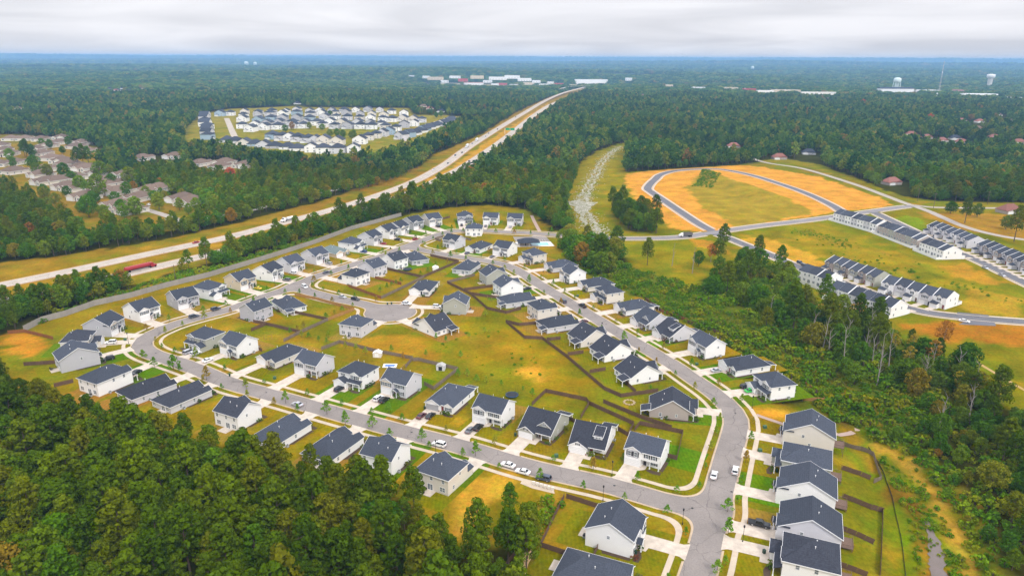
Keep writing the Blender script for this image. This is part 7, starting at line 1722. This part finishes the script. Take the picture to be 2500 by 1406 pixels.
# lone pines and trees in the open
for k, (px, py, s, kd) in enumerate([(1505, 622, 1.15, 'pine'), (1580, 648, .95, 'pine'), (1765, 610, 1.1, 'pine'), (1752, 640, 1.0, 'pine'), (1850, 640, 1.0, 'pine'), (1705, 650, .8, 'broad'), (1600, 525, 1.0, 'pine'), (1520, 512, 1.1, 'pine'), (1495, 512, 1.2, 'pine'), (2320, 522, 1.0, 'broad'), (2355, 545, 1.2, 'pine'), (2385, 530, .9, 'broad'), (2455, 560, .9, 'broad'), (2475, 590, 1.4, 'pine'), (1905, 655, .9, 'pine'), (1920, 700, 1.0, 'pine'), (1244, 1262, .62, 'pine')]):
    p = G(px, py); nm = {'pine': 'pine_tree', 'broad': 'broadleaf_tree'}[kd]
    add_tree(kd, p.x, p.y, s, k, uniq({'pine': 'lone tall pine', 'broad': 'lone bushy tree'}[kd]+(' by the connector road' if px < 1700 else ' near the townhouses' if px < 2200 else ' by the old road fork' if px < 2600 else '')) if py < 1000 else 'lone dark evergreen at the kerb above the bare soil lot', 'tree', 'lone trees in the open', nm)
pts = W([(1500, 520), (1570, 528), (1612, 572), (1550, 568), (1508, 545)])
xs, ys = scatter(min(p.x for p in pts), max(p.x for p in pts), min(p.y for p in pts), max(p.y for p in pts), 6, 77); k_ = inside(xs, ys, pts)
for n_, (x, y) in enumerate(zip(xs[k_], ys[k_])): add_tree('pine' if n_ % 3 == 0 else 'broad', x, y, RNG.uniform(.8, 1.15), n_, 'tree of the dense clump between the rocky creek and the orange lots', 'tree', 'clump between creek and lots', 'grove_tree')
# trees between the tan villas
for n_, (zx, zy, s) in enumerate([(960,520,1.3),(950,720,1.5),(1240,590,1.4),(1070,600,1.0),(1520,830,1.1),(620,540,1.2),(770,650,1.1),(360,510,1.0),(460,520,1.1),(330,440,1.3),(310,330,1.2),(100,370,1.1),(850,900,1.3),(1210,700,.9),(1300,900,1.3),(1100,760,.8),(130,430,.9),(480,250,.9),(400,220,.8),(660,230,1.0),(600,300,.8),(690,560,.9),(1010,950,1.0),(1190,920,.9),(750,420,1.2),(800,415,1.2),(850,410,1.2),(240,320,1.2),(260,340,1.2)]):
    p = G(*Z5(zx, zy)); kd = 'pine' if n_ > 23 else 'broad'; add_tree(kd, p.x, p.y, s*1.15, n_, uniq('rounded shade tree standing among the tan-roofed villas'), 'tree', 'shade trees among the villas', 'shade_tree')
for n_, z in enumerate([(960,290),(1020,270),(1165,262),(1275,275),(1545,340),(1400,330),(1340,330),(1450,345),(1520,345),(1340,150),(2240,170),(2280,160)]):
    p = G(*Z6(*z)); add_tree('broad', p.x, p.y, 1.1, n_, uniq('dark bush-like tree on the green of the distant subdivision'), 'tree', 'trees on the distant green', 'green_tree')
g3 = np.random.default_rng(15); vx, vy = scatter(-420, -120, 560, 1000, 15, 78); kk = inside(vx, vy, P_TAN); kk &= np.min(np.hypot(vx[:, None]-FP[None, :, 0], vy[:, None]-FP[None, :, 1]), axis=1) > 14
for pl, hw in OTHER_ROADS: kk &= seg_dist(vx, vy, pl) > hw
for n_, (x, y) in enumerate(list(zip(vx[kk], vy[kk]))[:70]): add_tree('broad', x, y, g3.uniform(.45, 1.0), n_, uniq('small shade tree standing among the tan-roofed villas'), 'tree', 'small trees among the villas', 'shade_tree')
# the tall screen between the lower carriageway and the grey fence
n_ = 0
for (a, b_, cnt) in (((505, 655), (640, 618), 9), ((640, 616), (800, 568), 13), ((800, 564), (985, 510), 13), ((10, 790), (150, 752), 8), ((150, 750), (320, 706), 9)):
    for k in range(cnt):
        t = (k+RNG.uniform(-.3, .3))/cnt; p = flat(a[0]+(b_[0]-a[0])*t, a[1]+(b_[1]-a[1])*t-RNG.uniform(0, 7)).xy
        if min((p-q_).length for q_ in HWY_LO) < 11: continue
        nh, _ = near_house(p.x, p.y); kd = 'pine' if n_ % 4 == 0 else 'broad'; n_ += 1
        add_tree(kd, p.x, p.y, RNG.uniform(.8, 1.15), n_, uniq('tall screen tree along the grey fence closest to the '+ref(nh['key'])), 'tree', 'tree screen along the grey fence', 'screen_tree')
# undergrowth: one uncountable mass of scrub in the ravine, on the banks and in the rough meadow
SHR = [joined(80+i, M_SCRUB, H=1.6, R=1.5, base=.02, ncl=12, nleaf=12, ls=.30, shape='round') for i in range(4)]
def scrub(poly, sp, seed, smin_, smax_, keep=1.0, thr=0.0):
    Pq = W(poly); xs, ys = scatter(min(p.x for p in Pq), max(p.x for p in Pq), min(p.y for p in Pq), max(p.y for p in Pq), sp, seed)
    k = inside(xs, ys, Pq) & (SD(xs, ys) > 6) & (vnoise(xs, ys, 9, seed) > thr); r_ = np.random.default_rng(seed); k &= r_.random(len(xs)) < keep
    for pl, hw in OTHER_ROADS[2:5]: k &= seg_dist(xs, ys, pl) > 7
    xs, ys = xs[k], ys[k]; return xs, ys, smin_+(smax_-smin_)*r_.random(len(xs))**1.6*(.5+vnoise(xs, ys, 13, seed+1))
Q_ = [scrub([(1365, 600), (1395, 652), (1545, 720), (1685, 795), (1790, 845), (1895, 890), (1990, 955), (2035, 1000), (2110, 1032), (2180, 1060), (2300, 1010), (2330, 920), (2190, 815), (1960, 728), (1800, 655), (1700, 700), (1560, 660)], 2.5, 91, .35, 1.9, .95, .12),
      scrub([(2040, 1000), (2110, 1038), (2250, 1130), (2340, 1240), (2400, 1400), (2520, 1500), (2520, 1100), (2300, 950)], 3.2, 92, .7, 1.6, .8),
      scrub([(2150, 1085), (2260, 1160), (2340, 1300), (2390, 1420), (2240, 1420), (2235, 1300), (2200, 1200)], 1.9, 93, .25, 1.0, .8, .25),
      scrub([(1040, 850), (1200, 790), (1400, 890), (1470, 955), (1400, 965), (1200, 925), (1120, 900)], 4.0, 94, .2, .65, .35, .55),
      scrub([(1930, 545), (2240, 640), (2500, 725), (2500, 760), (2200, 680), (1930, 585)], 4.0, 95, .3, .8, .6, .55),
      scrub([(1100, 1290), (1200, 1300), (1330, 1300), (1380, 1225), (1330, 1215), (1300, 1260), (1260, 1290)], 2.6, 96, .5, 1.3, .8),
      scrub([(60, 806), (230, 743), (610, 641), (980, 522), (970, 516), (600, 628), (220, 728)], 3.0, 97, .6, 1.6, .8),
      scrub([(1690, 455), (1716, 421), (1760, 432), (1740, 460)], 3.5, 98, .6, 1.4, .8), scrub([(1980, 560), (2090, 610), (2060, 612), (1960, 575)], 3, 99, .3, .8, .7)]
x4, y4, s4 = map(np.concatenate, zip(*Q_))
gn_mass('undergrowth', x4, y4, s4, np.random.default_rng(4).integers(0, 4, len(x4)), SHR, 'stuff', label='tangled green undergrowth filling the ravine and banks')
# riprap stones along the creek bed
RK = []
for i in range(3):
    import bmesh
    bm = bmesh.new(); bmesh.ops.create_icosphere(bm, subdivisions=1, radius=.45); g_ = random.Random(i)
    for v in bm.verts: v.co *= g_.uniform(.7, 1.2); v.co.z *= .6
    me = bpy.data.meshes.new('stone'); bm.to_mesh(me); bm.free(); me.materials.append(M_ROCK); RK.append(me)
xs, ys, ss = [], [], []
for a, b_ in zip(cp[:-1], cp[1:]):
    for k in range(230):
        q = a.lerp(b_, RNG.random())+Vector((RNG.gauss(0, 4.5), RNG.gauss(0, 4.5))); xs.append(q.x); ys.append(q.y); ss.append(RNG.uniform(.5, 2.0))
gn_mass('riprap_gravel', np.array(xs), np.array(ys), np.array(ss), np.random.default_rng(6).integers(0, 3, len(xs)), RK, 'stuff', label='white broken stones lining the creek bed')
# ------------------------------------------------------------------ haze
hz = MB().box(-75000, 75000, -4000, 82000, -130, 150)
hm = bpy.data.materials.new('haze'); hm.use_nodes = True; nt = hm.node_tree; nt.nodes.clear()
o_ = N(nt, 'ShaderNodeOutputMaterial'); pv = N(nt, 'ShaderNodeVolumePrincipled')
pv.inputs['Color'].default_value = (.34, .63, 1.0, 1); pv.inputs['Density'].default_value = 9.5e-5; pv.inputs['Anisotropy'].default_value = 0
nt.links.new(pv.outputs[0], o_.inputs['Volume'])
hm.cycles.homogeneous_volume = True if hasattr(hm, 'cycles') and hasattr(hm.cycles, 'homogeneous_volume') else True
tag(O('haze', hz.mesh('haze', hm)), 'thin blue haze over the far hills', None, None, 'stuff')
